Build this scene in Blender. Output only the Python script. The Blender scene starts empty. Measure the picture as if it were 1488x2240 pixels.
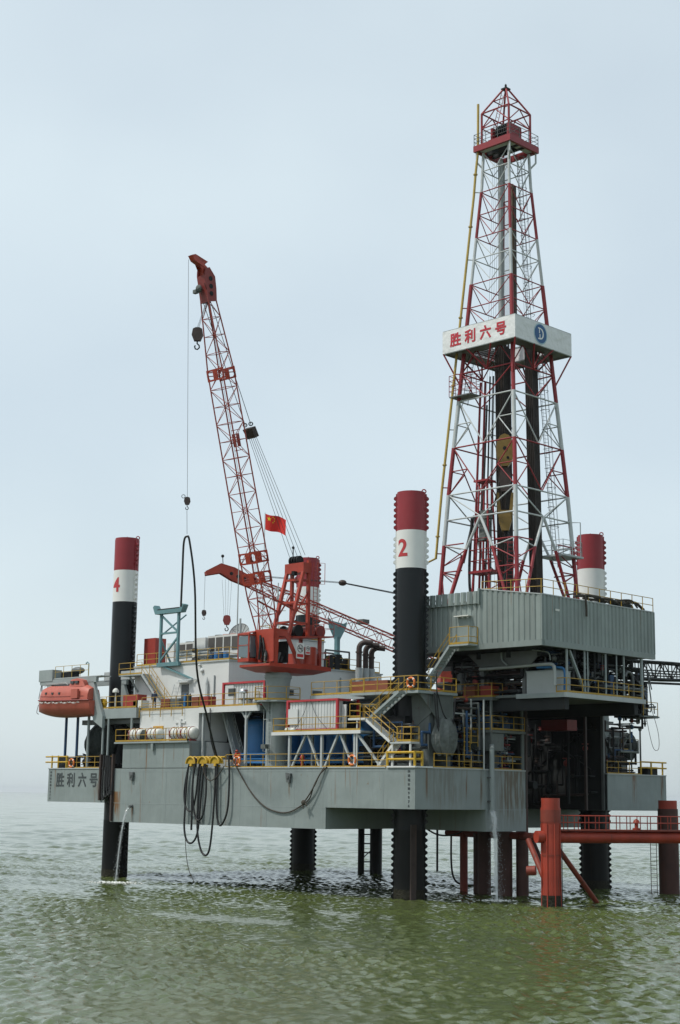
import bpy, bmesh, math, random
import numpy as np
from mathutils import Vector, Matrix, Quaternion
random.seed(7); rng = np.random.default_rng(11)
S = bpy.context.scene
COL = S.collection
R = math.radians
V = Vector

# ------------------------------------------------------------------ camera
cam_d = bpy.data.cameras.new('camera'); cam = bpy.data.objects.new('camera', cam_d); COL.objects.link(cam)
yaw, pitch, roll, FPX = 2.3486, 0.1822, 0.0143, 3374.36
fw = V((math.cos(yaw)*math.cos(pitch), math.sin(yaw)*math.cos(pitch), math.sin(pitch)))
rt = V((math.sin(yaw), -math.cos(yaw), 0)); up = rt.cross(fw)
r2 = rt*math.cos(roll) + up*math.sin(roll); u2 = -rt*math.sin(roll) + up*math.cos(roll)
cam.matrix_world = Matrix(((r2.x, u2.x, -fw.x, 81.2286), (r2.y, u2.y, -fw.y, -90.6159), (r2.z, u2.z, -fw.z, 7.669), (0, 0, 0, 1)))
cam_d.sensor_fit = 'VERTICAL'; cam_d.sensor_height = 24.0; cam_d.lens = FPX/2240*24.0
cam_d.clip_start = 0.5; cam_d.clip_end = 60000
S.camera = cam
S.render.resolution_x = 680; S.render.resolution_y = 1024

# ------------------------------------------------------------------ world, sun, exposure
SUN = V((-0.42, -0.74, 1.25)).normalized()
world = bpy.data.worlds.new('World'); S.world = world; world.use_nodes = True
wn, wl = world.node_tree.nodes, world.node_tree.links
wn.clear()
sky = wn.new('ShaderNodeTexSky'); sky.sky_type = 'NISHITA'; sky.sun_disc = False
sky.sun_elevation = math.asin(SUN.z); sky.sun_rotation = math.atan2(SUN.x, SUN.y)
sky.air_density = 1.0; sky.dust_density = 3.0; sky.ozone_density = 1.6; sky.altitude = 0
tc = wn.new('ShaderNodeTexCoord')
mp = wn.new('ShaderNodeMapping'); mp.inputs['Scale'].default_value = (1, 1, 1.5)
nz = wn.new('ShaderNodeTexNoise'); nz.inputs['Scale'].default_value = 2.1; nz.inputs['Detail'].default_value = 4; nz.inputs['Roughness'].default_value = .45
cr = wn.new('ShaderNodeValToRGB'); cr.color_ramp.elements[0].position = .44; cr.color_ramp.elements[1].position = .72
cr.color_ramp.elements[0].color = (.63, .63, .63, 1); cr.color_ramp.elements[1].color = (.84, .84, .84, 1)
mx = wn.new('ShaderNodeMix'); mx.data_type = 'RGBA'
mx.inputs['B'].default_value = (6.3, 7.2, 7.5, 1)
bg = wn.new('ShaderNodeBackground'); bg.inputs['Strength'].default_value = 0.11
wo = wn.new('ShaderNodeOutputWorld')
wl.new(tc.outputs['Generated'], mp.inputs['Vector']); wl.new(mp.outputs['Vector'], nz.inputs['Vector'])
wl.new(nz.outputs['Fac'], cr.inputs['Fac']); wl.new(cr.outputs['Color'], mx.inputs['Factor'])
wl.new(sky.outputs['Color'], mx.inputs['A']); wl.new(mx.outputs['Result'], bg.inputs['Color']); wl.new(bg.outputs['Background'], wo.inputs['Surface'])
sd = bpy.data.lights.new('sun', 'SUN'); sun = bpy.data.objects.new('sun', sd); COL.objects.link(sun)
sd.energy = 2.35; sd.angle = R(4.0); sd.color = (1.0, .955, .88)
sun.rotation_euler = SUN.to_track_quat('Z', 'Y').to_euler(); sun.location = (-40, -60, 100)
S.view_settings.view_transform = 'Standard'; S.view_settings.look = 'None'; S.view_settings.gamma = 1.0
S.view_settings.exposure = 0.28
S.view_settings.use_curve_mapping = False
S.cycles.use_denoising = True
S.cycles.max_bounces = 6; S.cycles.volume_bounces = 0

# ------------------------------------------------------------------ materials
MATS = {}
def paint(name, col, rough=.55, var=.18, rust=0.0, rustcol=(.16, .07, .03), scale=.6, metal=0.0, spec=.4, streak=0.0, bump=0.0, bscale=1.2, grime=None, scuff=0.0, rnd=0.0, stains=(), frames=0.0):
    m = bpy.data.materials.new(name); m.use_nodes = True
    n, l = m.node_tree.nodes, m.node_tree.links
    b = n['Principled BSDF']
    b.inputs['Roughness'].default_value = rough; b.inputs['Metallic'].default_value = metal
    b.inputs['Specular IOR Level'].default_value = spec
    g = n.new('ShaderNodeNewGeometry')
    t1 = n.new('ShaderNodeTexNoise'); t1.inputs['Scale'].default_value = scale; t1.inputs['Detail'].default_value = 6; t1.inputs['Roughness'].default_value = .65
    l.new(g.outputs['Position'], t1.inputs['Vector'])
    mr = n.new('ShaderNodeMapRange'); mr.inputs['From Min'].default_value = .3; mr.inputs['From Max'].default_value = .7
    mr.inputs['To Min'].default_value = 1-var; mr.inputs['To Max'].default_value = 1+var*.6
    l.new(t1.outputs['Fac'], mr.inputs['Value'])
    mul = n.new('ShaderNodeVectorMath'); mul.operation = 'SCALE'; mul.inputs[0].default_value = col
    if rnd > 0:
        oi = n.new('ShaderNodeObjectInfo'); rr_ = n.new('ShaderNodeMapRange'); rr_.inputs['To Min'].default_value = 1-rnd; rr_.inputs['To Max'].default_value = 1+rnd*.6
        l.new(oi.outputs['Random'], rr_.inputs['Value']); mm = n.new('ShaderNodeMath'); mm.operation = 'MULTIPLY'
        l.new(rr_.outputs['Result'], mm.inputs[0]); l.new(mr.outputs['Result'], mm.inputs[1]); l.new(mm.outputs['Value'], mul.inputs['Scale'])
    else: l.new(mr.outputs['Result'], mul.inputs['Scale'])
    out = mul.outputs['Vector']
    def mixin(out, colr, thr, amt, vscale, sc, wid=.16):
        mpn = n.new('ShaderNodeMapping'); mpn.inputs['Scale'].default_value = vscale
        l.new(g.outputs['Position'], mpn.inputs['Vector'])
        t = n.new('ShaderNodeTexNoise'); t.inputs['Scale'].default_value = sc; t.inputs['Detail'].default_value = 7; t.inputs['Roughness'].default_value = .7
        l.new(mpn.outputs['Vector'], t.inputs['Vector'])
        q = n.new('ShaderNodeMapRange'); q.inputs['From Min'].default_value = thr; q.inputs['From Max'].default_value = thr+wid
        q.inputs['To Min'].default_value = 0; q.inputs['To Max'].default_value = amt
        l.new(t.outputs['Fac'], q.inputs['Value'])
        x = n.new('ShaderNodeMix'); x.data_type = 'RGBA'
        l.new(q.outputs['Result'], x.inputs['Factor']); l.new(out, x.inputs['A']); x.inputs['B'].default_value = (*colr, 1)
        return x.outputs['Result']
    if grime: out = mixin(out, grime, .5, .6, (1, 1, .25), .8)
    if scuff > 0:
        out = mixin(out, tuple(min(1, c*1.28) for c in col), .52, scuff, (.9, .9, .16), .9)
        out = mixin(out, tuple(c*.80 for c in col), .55, scuff, (.25, .25, .5), .7)
    if streak > 0: out = mixin(out, tuple(c*.62 for c in col), .56, streak, (2.2, 2.2, .12), 1.1)
    if rust > 0:
        out = mixin(out, rustcol, .655-.12*rust, min(.9, rust+.3), (2.6, 2.6, .10), 1.0, .09)
        out = mixin(out, rustcol, .69-.10*rust, .8, (1, 1, 1), 2.6, .08)
    if stains:
        sp = n.new('ShaderNodeSeparateXYZ'); l.new(g.outputs['Position'], sp.inputs['Vector'])
        mpn = n.new('ShaderNodeMapping'); mpn.inputs['Scale'].default_value = (4, 4, .5); l.new(g.outputs['Position'], mpn.inputs['Vector'])
        tn = n.new('ShaderNodeTexNoise'); tn.inputs['Scale'].default_value = 1.0; tn.inputs['Detail'].default_value = 6; l.new(mpn.outputs['Vector'], tn.inputs['Vector'])
        def M(op, a, c):
            q = n.new('ShaderNodeMath'); q.operation = op
            for k_, v_ in ((0, a), (1, c)):
                if hasattr(v_, 'links'): l.new(v_, q.inputs[k_])
                else: q.inputs[k_].default_value = v_
            return q.outputs[0]
        def ramp(v, a, c):
            q = n.new('ShaderNodeMapRange'); q.interpolation_type = 'SMOOTHSTEP'; q.inputs['From Min'].default_value = a; q.inputs['From Max'].default_value = c
            l.new(v, q.inputs['Value']); return q.outputs['Result']
        for axn, c0_, hw_, zt, zb_, amt, colr in stains:
            d_ = M('ABSOLUTE', M('SUBTRACT', sp.outputs[axn], c0_), 0.0)
            k_ = M('MULTIPLY', M('MULTIPLY', ramp(d_, hw_, hw_*.1), ramp(sp.outputs['Z'], zb_, zb_+(zt-zb_)*.6)), M('MULTIPLY', ramp(sp.outputs['Z'], zt+.05, zt-.05), ramp(tn.outputs['Fac'], .36, .62)))
            x = n.new('ShaderNodeMix'); x.data_type = 'RGBA'; l.new(M('MINIMUM', M('MULTIPLY', k_, amt*1.7), .95), x.inputs['Factor']); l.new(out, x.inputs['A']); x.inputs['B'].default_value = (*colr, 1); out = x.outputs['Result']
    l.new(out, b.inputs['Base Color'])
    if bump > 0:
        t3 = n.new('ShaderNodeTexNoise'); t3.inputs['Scale'].default_value = bscale; t3.inputs['Detail'].default_value = 2
        l.new(g.outputs['Position'], t3.inputs['Vector'])
        bp = n.new('ShaderNodeBump'); bp.inputs['Strength'].default_value = bump; bp.inputs['Distance'].default_value = .25
        hgt = t3.outputs['Fac']
        if frames > 0:
            wv = n.new('ShaderNodeTexWave'); wv.wave_profile = 'SIN'; wv.inputs['Scale'].default_value = .42; wv.inputs['Distortion'].default_value = .6; l.new(g.outputs['Position'], wv.inputs['Vector'])
            ad = n.new('ShaderNodeMath'); ad.operation = 'MULTIPLY_ADD'; ad.inputs[1].default_value = frames; l.new(wv.outputs['Fac'], ad.inputs[0]); l.new(t3.outputs['Fac'], ad.inputs[2]); hgt = ad.outputs['Value']
        l.new(hgt, bp.inputs['Height']); l.new(bp.outputs['Normal'], b.inputs['Normal'])
    MATS[name] = m
    return m
paint('hull_grey', (.212, .25, .246), .5, .10, .40, (.15, .075, .032), .2, streak=.45, bump=.4, bscale=.45, scuff=.3, frames=.10, stains=(
    ('X', -31.3, 1.0, 7.8, 5.0, .95, (.17, .085, .03)), ('X', -28.75, .22, 6.45, 4.9, 1.0, (.10, .055, .025)), ('X', -27.05, .10, 12.0, 8.0, .9, (.16, .085, .035)), ('X', -40.6, .14, 9.9, 6.9, .9, (.15, .075, .03)),
    ('X', -34.0, .8, 9.0, 6.9, .5, (.12, .085, .055)), ('X', -28.95, .18, 9.0, 7.4, .6, (.13, .08, .04)), ('X', -8.8, .16, 8.9, 7.2, .6, (.13, .08, .04)), ('X', -18.0, 1.6, 9.8, 6.2, .3, (.10, .10, .085)), ('X', -12.2, .06, 9.8, 8.4, .7, (.15, .08, .035)), ('X', -2.6, .07, 9.8, 8.0, .7, (.15, .08, .035)), ('X', -23.3, .06, 11.9, 10.2, .8, (.15, .08, .035)),
    ('Y', 7.0, 2.6, 9.8, 5.0, .8, (.11, .09, .06)), ('Y', -3.2, .18, 9.8, 6.8, .8, (.13, .075, .04)), ('Y', 1.4, .14, 9.8, 7.2, .8, (.12, .065, .03)), ('Y', -1.0, 3.5, 9.8, 6.0, .35, (.12, .115, .095)), ('Y', 3.2, .3, 9.8, 6.0, .6, (.10, .075, .045)), ('Y', 24.0, .5, 9.8, 7.0, .7, (.14, .08, .045)), ('Y', 28.3, .4, 9.8, 6.8, .7, (.12, .07, .04))))
paint('weathered_shade_grey', (.13, .15, .145), .6, .25, .6, (.085, .058, .038), .5, streak=.5, bump=.25, bscale=1.2)  # darker grey: rust wear, plus shade around the frames put into the colour
paint('deck_grey', (.16, .20, .20), .7, .2, .4)
paint('grey_paint', (.26, .30, .30), .55, .12, .28, streak=.3)
paint('pale_grey', (.37, .40, .40), .5, .10, .22, streak=.25)
paint('white_paint', (.58, .595, .585), .5, .07, .16, (.30, .21, .13), .35, streak=.22, bump=.08)
paint('banner_white', (.66, .68, .68), .55, .05, 0, streak=.08, bump=.5, bscale=1.3)
paint('corrugated_grey', (.22, .26, .248), .5, .15, .42, (.15, .10, .065), .3, streak=.5, scuff=.3, rnd=.13)
paint('leg_black', (.006, .0085, .0105), .38, .25, .18, (.022, .016, .012), .5, spec=.28)
paint('leg_wet', (.007, .0075, .0075), .5, .3, .45, (.035, .022, .014), .5, spec=.2)
paint('growth', (.022, .021, .013), .7, .4, .5, (.045, .035, .02), 2.0, spec=.2, bump=.6, bscale=5)
paint('leg_red', (.25, .022, .030), .5, .12, .05, (.2, .05, .04), .4)
paint('leg_white', (.68, .69, .67), .5, .08, .1, (.4, .36, .3), .4)
paint('number_red', (.42, .035, .04), .5, .1)
paint('derrick_red', (.25, .022, .028), .45, .15, .08, (.12, .03, .02))
paint('derrick_white', (.46, .49, .49), .45, .15, .3, (.22, .15, .10), 1.0)
paint('crane_red', (.35, .042, .021), .45, .24, .25, (.12, .03, .018), .9, streak=.45)
paint('boom_red', (.30, .050, .036), .5, .2, .2, (.14, .04, .03), .9)
paint('crane_dark_red', (.22, .035, .03), .5, .2, .2)
paint('rail_yellow', (.38, .235, .028), .5, .25, .45, (.14, .07, .02), 1.2)
paint('saddle_yellow', (.46, .29, .02), .45, .2, .35, (.16, .08, .02))
paint('pipe_yellow', (.42, .30, .07), .45, .15, .1)
paint('teal_paint', (.11, .22, .24), .5, .15, .12)
paint('tank_blue', (.025, .15, .36), .4, .15, .08, (.02, .07, .16))
paint('dark_blue', (.012, .05, .12), .5, .2, .1)
paint('boat_orange', (.41, .10, .068), .5, .16, .3, (.30, .13, .09), .8, streak=.4, scuff=.35)
paint('jetty_red', (.30, .038, .019), .55, .3, .55, (.11, .03, .018), .6)
paint('jetty_dark', (.20, .035, .02), .6, .25, .6, (.06, .025, .018), .6)
paint('pile_dark', (.06, .022, .016), .6, .3, .5, (.03, .018, .012))
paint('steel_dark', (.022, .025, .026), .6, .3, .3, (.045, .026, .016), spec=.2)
paint('steel_mid', (.11, .12, .12), .5, .25, .3, (.10, .06, .035))
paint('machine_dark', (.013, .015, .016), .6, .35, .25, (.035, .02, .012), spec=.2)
paint('wire_black', (.012, .013, .014), .5, .1)
paint('rubber_black', (.012, .013, .014), .55, .2)
paint('rope_brown', (.055, .048, .038), .9, .25, scale=3)
paint('drill_pipe', (.032, .026, .022), .5, .3, .35, (.07, .04, .024), 1.2, metal=.3)
paint('mustard', (.19, .12, .025), .5, .25, .6, (.05, .035, .02), 1.5)
paint('canvas_green', (.016, .024, .022), .75, .3, scale=1.5, bump=.6, bscale=2.5)
paint('canvas_grey', (.11, .125, .12), .8, .3, scale=1.5, bump=.6, bscale=2.5)
paint('silver', (.55, .56, .57), .3, .05, metal=.9)
paint('glass', (.10, .14, .16), .08, .1, spec=.8)
paint('glass_dark', (.02, .028, .03), .1, .1, spec=.6)
paint('door_dark', (.075, .085, .09), .5, .1)
paint('container_white', (.52, .54, .54), .5, .06, .2, (.3, .2, .14), .5, streak=.3, rnd=.08)
paint('container_red', (.42, .035, .045), .45, .12, .12)
paint('box_red', (.28, .038, .028), .5, .15, .2)
paint('box_orange', (.20, .058, .025), .55, .25, .35)
paint('ring_orange', (.62, .16, .03), .5, .1)
paint('raft_white', (.60, .61, .57), .45, .1, .1)
paint('ac_white', (.56, .57, .55), .5, .08, .12)
paint('grille_dark', (.07, .065, .06), .6, .15)
paint('cover_pink', (.45, .25, .22), .6, .15)
paint('exhaust_rust', (.045, .030, .026), .6, .3, .5, (.11, .05, .03), 1.5)
paint('coverall_red', (.55, .06, .03), .8, .1)
paint('coverall_blue', (.035, .05, .085), .8, .15)
paint('skin', (.36, .20, .14), .6, .05)
paint('hair_black', (.012, .011, .01), .7, .1)
paint('flag_red', (.60, .018, .012), .7, .06)
paint('flag_yellow', (.75, .55, .02), .7, .02)
paint('letter_dark', (.045, .055, .058), .6, .15)
paint('letter_red', (.42, .022, .035), .55, .08)
paint('logo_blue', (.012, .085, .22), .5, .05)
paint('logo_pale', (.30, .45, .52), .5, .05)
paint('sign_white', (.72, .72, .70), .5, .04)
paint('sign_red', (.52, .03, .03), .5, .04)
paint('box_yellow', (.50, .27, .02), .5, .1)
paint('brown_pipe', (.12, .085, .05), .5, .2, .2)
paint('foam_white', (.80, .82, .80), .6, .05)

def water_mat():
    m = bpy.data.materials.new('sea_water'); m.use_nodes = True
    n, l = m.node_tree.nodes, m.node_tree.links; b = n['Principled BSDF']
    b.inputs['Roughness'].default_value = .07; b.inputs['IOR'].default_value = 1.333
    g = n.new('ShaderNodeNewGeometry')
    t = n.new('ShaderNodeTexNoise'); t.inputs['Scale'].default_value = .035; t.inputs['Detail'].default_value = 5
    l.new(g.outputs['Position'], t.inputs['Vector'])
    c = n.new('ShaderNodeValToRGB'); c.color_ramp.elements[0].position = .3; c.color_ramp.elements[1].position = .75
    c.color_ramp.elements[0].color = (.056, .076, .023, 1); c.color_ramp.elements[1].color = (.082, .104, .035, 1)
    l.new(t.outputs['Fac'], c.inputs['Fac']); l.new(c.outputs['Color'], b.inputs['Base Color'])
    prev = None
    for sc, st, dist, det in ((2.4, .16, .25, 5), (9.0, .16, .07, 4)):
        mpn = n.new('ShaderNodeMapping'); mpn.inputs['Rotation'].default_value = (0, 0, R(25)); mpn.inputs['Scale'].default_value = (1, .55, 1)
        l.new(g.outputs['Position'], mpn.inputs['Vector'])
        k = n.new('ShaderNodeTexNoise'); k.inputs['Scale'].default_value = sc; k.inputs['Detail'].default_value = det; k.inputs['Roughness'].default_value = .55
        l.new(mpn.outputs['Vector'], k.inputs['Vector'])
        bp = n.new('ShaderNodeBump'); bp.inputs['Strength'].default_value = st; bp.inputs['Distance'].default_value = dist
        l.new(k.outputs['Fac'], bp.inputs['Height'])
        if prev: l.new(prev.outputs['Normal'], bp.inputs['Normal'])
        prev = bp
    l.new(prev.outputs['Normal'], b.inputs['Normal'])
    MATS['sea_water'] = m
water_mat()
def spray_mat():
    m = bpy.data.materials.new('spray'); m.use_nodes = True
    b = m.node_tree.nodes['Principled BSDF']
    b.inputs['Base Color'].default_value = (.72, .76, .78, 1); b.inputs['Roughness'].default_value = .25; b.inputs['Alpha'].default_value = .42
    MATS['spray'] = m
spray_mat()

# ------------------------------------------------------------------ mesh helpers
WO = {}
def frame(p, q):
    p, q = V(p), V(q); d = q-p; L = d.length; d = d/L
    ref = V((0, 0, 1)) if abs(d.z) < .95 else V((1, 0, 0))
    s = d.cross(ref).normalized(); t = s.cross(d).normalized()
    return p, q, L, d, s, t
class MB:
    def __init__(self): self.v = []; self.f = []
    def add(self, vs, fs):
        o = len(self.v); self.v += [tuple(x) for x in vs]; self.f += [tuple(i+o for i in f) for f in fs]; return self
    def box(self, x0, x1, y0, y1, z0, z1):
        return self.add([(x0, y0, z0), (x1, y0, z0), (x1, y1, z0), (x0, y1, z0), (x0, y0, z1), (x1, y0, z1), (x1, y1, z1), (x0, y1, z1)],
            [(0, 3, 2, 1), (4, 5, 6, 7), (0, 1, 5, 4), (1, 2, 6, 5), (2, 3, 7, 6), (3, 0, 4, 7)])
    def beam(self, p, q, w, h=None, w2=None, h2=None):
        h = h or w; w2 = w2 or w; h2 = h2 or h
        p, q, L, d, s, t = frame(p, q); vs = []
        for c, a, b in ((p, w, h), (q, w2, h2)):
            vs += [c-s*a/2-t*b/2, c+s*a/2-t*b/2, c+s*a/2+t*b/2, c-s*a/2+t*b/2]
        return self.add(vs, [(0, 3, 2, 1), (4, 5, 6, 7), (0, 1, 5, 4), (1, 2, 6, 5), (2, 3, 7, 6), (3, 0, 4, 7)])
    def cyl(self, p, q, r, r2=None, n=12):
        r2 = r if r2 is None else r2
        p, q, L, d, s, t = frame(p, q); vs = []
        for c, a in ((p, r), (q, r2)):
            for i in range(n):
                an = 2*math.pi*i/n; vs.append(c+s*a*math.cos(an)+t*a*math.sin(an))
        return self.add(vs, [(i, (i+1) % n, n+(i+1) % n, n+i) for i in range(n)]+[tuple(reversed(range(n))), tuple(range(n, 2*n))])
    def tube(self, pts, r, n=6):
        pts = [V(p) for p in pts]; N = len(pts); vs = []; prev = None
        for i, p in enumerate(pts):
            d = (pts[min(i+1, N-1)]-pts[max(i-1, 0)]).normalized()
            if prev is None:
                ref = V((0, 0, 1)) if abs(d.z) < .9 else V((1, 0, 0)); s = d.cross(ref).normalized()
            else:
                s = (prev-d*prev.dot(d)).normalized()
            prev = s; t = d.cross(s)
            for k in range(n):
                a = 2*math.pi*k/n; vs.append(p+(s*math.cos(a)+t*math.sin(a))*r)
        fs = [(i*n+k, i*n+(k+1) % n, (i+1)*n+(k+1) % n, (i+1)*n+k) for i in range(N-1) for k in range(n)]
        return self.add(vs, fs+[tuple(reversed(range(n))), tuple(range((N-1)*n, N*n))])
    def prism(self, poly, ext):
        n = len(poly); e = V(ext); P = [V(p) for p in poly]
        return self.add(P+[p+e for p in P], [tuple(reversed(range(n))), tuple(range(n, 2*n))]+[(i, (i+1) % n, n+(i+1) % n, n+i) for i in range(n)])
    def loft(self, rings, cap=True):
        n = len(rings[0]); vs = [p for r in rings for p in r]; m = len(rings)
        fs = [(i*n+k, i*n+(k+1) % n, (i+1)*n+(k+1) % n, (i+1)*n+k) for i in range(m-1) for k in range(n)]
        if cap: fs += [tuple(reversed(range(n))), tuple(range((m-1)*n, m*n))]
        return self.add(vs, fs)
    def lathe(self, c, prof, n=20):
        c = V(c)
        return self.loft([[c+V((r*math.cos(2*math.pi*k/n), r*math.sin(2*math.pi*k/n), z)) for k in range(n)] for r, z in prof])
    def ball(self, c, rx, ry=None, rz=None, n=12):
        ry = ry or rx; rz = rz or rx; c = V(c)
        return self.loft([[c+V((rx*math.sin(a)*math.cos(2*math.pi*k/n), ry*math.sin(a)*math.sin(2*math.pi*k/n), -rz*math.cos(a))) for k in range(n)]
                          for a in [max(.02, min(math.pi-.02, math.pi*i/(n//2+1))) for i in range(n//2+2)]])
    def torus(self, c, ax, R_, r, n=24, m=8, a0=0, a1=2*math.pi):
        ax = V(ax).normalized(); ref = V((0, 0, 1)) if abs(ax.z) < .9 else V((1, 0, 0)); s = ax.cross(ref).normalized(); t = s.cross(ax)
        full = abs(a1-a0-2*math.pi) < 1e-6; c = V(c)
        pts = [c+(s*math.cos(a0+(a1-a0)*i/n)+t*math.sin(a0+(a1-a0)*i/n))*R_ for i in range(n+1)]
        return self.tube(pts, r, m)
def fin(o, name, parent, origin):
    o.name = name; COL.objects.link(o)
    WO[o] = V(origin)
    if parent is not None: o.parent = parent; o.location = V(origin)-WO[parent]
    else: o.location = V(origin)
    return o
def obj(name, mb, mat, parent=None, smooth=None, label=None, cat=None, group=None, kind=None):
    if isinstance(mb, MB):
        a = np.array([tuple(x) for x in mb.v], dtype=float)
        lo, hi = a.min(0), a.max(0); org = np.array([(lo[0]+hi[0])/2, (lo[1]+hi[1])/2, lo[2]])
        me = bpy.data.meshes.new(name); me.from_pydata((a-org).tolist(), [], mb.f); me.update()
        bm = bmesh.new(); bm.from_mesh(me); bmesh.ops.recalc_face_normals(bm, faces=bm.faces); bm.to_mesh(me); bm.free()
    else: me, org = mb
    if smooth is not None:
        me.polygons.foreach_set('use_smooth', [True]*len(me.polygons)); me.set_sharp_from_angle(angle=R(smooth))
    me.materials.append(MATS[mat]) if not me.materials else None
    o = fin(bpy.data.objects.new(name, me), name, parent, org)
    return tag(o, label, cat, group, kind)
def tag(o, label=None, cat=None, group=None, kind=None):
    if label: o['label'] = label
    if cat: o['category'] = cat
    if group: o['group'] = group
    if kind or cat: o['kind'] = kind or 'thing'
    return o
def thing(name, label, cat, loc, group=None):
    return tag(fin(bpy.data.objects.new(name, None), name, None, loc), label, cat, group)
UNIT = {}
def unit(kind, mat):
    k = (kind, mat)
    if k not in UNIT:
        mb = MB()
        if kind == 'rod': mb.cyl((0, 0, 0), (0, 0, 1), 1, n=8)
        elif kind == 'bar': mb.box(-.5, .5, -.5, .5, 0, 1)
        me = bpy.data.meshes.new(kind+'_'+mat); me.from_pydata(mb.v, [], mb.f); me.update(); me.materials.append(MATS[mat])
        if kind == 'rod':
            me.polygons.foreach_set('use_smooth', [True]*len(me.polygons)); me.set_sharp_from_angle(angle=R(50))
        UNIT[k] = me
    return UNIT[k]
def piece(kind, name, parent, p, q, sx, sy, mat):
    p, q, L, d, s, t = frame(p, q)
    o = bpy.data.objects.new(name, unit(kind, mat))
    fin(o, name, parent, p)
    o.rotation_mode = 'QUATERNION'
    o.rotation_quaternion = Matrix((s, t, -d if False else d)).transposed().to_quaternion() if s.cross(t).dot(d) > 0 else Matrix((t, s, d)).transposed().to_quaternion()
    o.scale = (sx, sy, L)
    return o
def rod(parent, name, p, q, r, mat): return piece('rod', name, parent, p, q, r, r, mat)
def bar(parent, name, p, q, w, h, mat): return piece('bar', name, parent, p, q, w, h, mat)
def lerp(a, b, t): return V(a)*(1-t)+V(b)*t

def railing(pts, label, mat='rail_yellow', h=1.1, spacing=1.5, closed=False, group='deck railings', r=.03, mids=(.58,), name='railing', toe=True):
    pts = [V(p) for p in pts]
    if closed: pts = pts+[pts[0]]
    T = thing(name, label, 'railing', pts[0], group)
    for hh, nm in [(h, 'top_rail')]+[(m, 'mid_rail') for m in mids]:
        mb = MB()
        for a, b in zip(pts, pts[1:]): mb.cyl(a+V((0, 0, hh)), b+V((0, 0, hh)), r, n=6)
        obj(nm, mb, mat, T, smooth=50)
    if toe:
        mb = MB()
        for a, b in zip(pts, pts[1:]): mb.beam(a+V((0, 0, .09)), b+V((0, 0, .09)), .02, .14)
        obj('toe_board', mb, mat, T)
    done = []
    for a, b in zip(pts, pts[1:]):
        k = max(1, round((b-a).length/spacing))
        for i in range(k+1):
            p = lerp(a, b, i/k)
            if any((p-x).length < .2 for x in done): continue
            done.append(p); rod(T, 'post', p, p+V((0, 0, h)), r*1.15, mat)
    return T
def stairs(p0, p1, side, width, label, mat='grey_paint', rmat='rail_yellow', step=.23):
    p0, p1, side = V(p0), V(p1), V(side).normalized()
    T = thing('stairway', label, 'stairs', p0, 'outside stairways')
    for k in (0, 1):
        o = side*width*k
        obj('stringer', MB().beam(p0+o, p1+o, .06, .19), mat, T)
        obj('handrail', MB().cyl(p0+o+V((0, 0, 1)), p1+o+V((0, 0, 1)), .03, n=6).cyl(p0+o+V((0, 0, .55)), p1+o+V((0, 0, .55)), .025, n=6), rmat, T)
        for i in range(4):
            q = lerp(p0, p1, i/3)+o; rod(T, 'post', q, q+V((0, 0, 1)), .03, rmat)
    n = max(2, int(abs(p1.z-p0.z)/step))
    h = V((p1.x-p0.x, p1.y-p0.y, 0)).normalized()
    for i in range(n):
        c = lerp(p0, p1, (i+.5)/n)+side*width/2+V((0, 0, .08))
        bar(T, 'tread', c-side*(width/2-.04), c+side*(width/2-.04), .24 if abs(side.z) < .5 else .24, .04, mat)
    return T
def ladder_mesh(p, q, w, side, cage=0, mat=None, cagedir=None):
    mb = MB(); p, q, side = V(p), V(q), V(side).normalized()
    mb.cyl(p-side*w/2, q-side*w/2, .03, n=5); mb.cyl(p+side*w/2, q+side*w/2, .03, n=5)
    n = int((q-p).length/.32)
    for i in range(1, n):
        c = lerp(p, q, i/n); mb.cyl(c-side*w/2, c+side*w/2, .018, n=4)
    if cage:
        d = (q-p).normalized(); out = V(cagedir) if cagedir else d.cross(side).normalized()
        m = int((q-p).length/cage)
        for i in range(1, m+1):
            c = lerp(p, q, i/m)
            mb.tube([c+side*math.cos(a)*.38+out*math.sin(a)*.75 for a in [math.pi*k/8 for k in range(9)]], .022, 4)
        for a in (.5, math.pi/2, math.pi-.5):
            o = side*math.cos(a)*.38+out*math.sin(a)*.75
            mb.cyl(p+o+d*2, q+o, .016, n=4)
    return mb
def text_mesh(body, size, offset=0.0, sx=1.0, ext=.012):
    cu = bpy.data.curves.new('txt', 'FONT'); cu.body = body; cu.size = size; cu.offset = offset; cu.extrude = ext
    cu.align_x = 'CENTER'; cu.align_y = 'CENTER'
    o = bpy.data.objects.new('txt', cu); COL.objects.link(o)
    dg = bpy.context.evaluated_depsgraph_get(); me = bpy.data.meshes.new_from_object(o.evaluated_get(dg))
    bpy.data.objects.remove(o); bpy.data.curves.remove(cu); me.materials.clear()
    a = np.zeros(len(me.vertices)*3); me.vertices.foreach_get('co', a); a = a.reshape(-1, 3); a[:, 0] *= sx
    return me, a
def text_on(name, body, size, c, xdir, udir, mat, parent, offset=0.0, sx=1.0):
    me, a = text_mesh(body, size, offset, sx)
    x, u = V(xdir).normalized(), V(udir).normalized(); nn = x.cross(u)
    B = np.array([x, u, nn]); w = a@B
    me.vertices.foreach_set('co', w.ravel()); me.update()
    return obj(name, (me, V(c)), mat, parent)
def sag(p, q, d, n=16):
    p, q = V(p), V(q)
    return [lerp(p, q, i/n)-V((0, 0, d*4*(i/n)*(1-i/n))) for i in range(n+1)]
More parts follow.
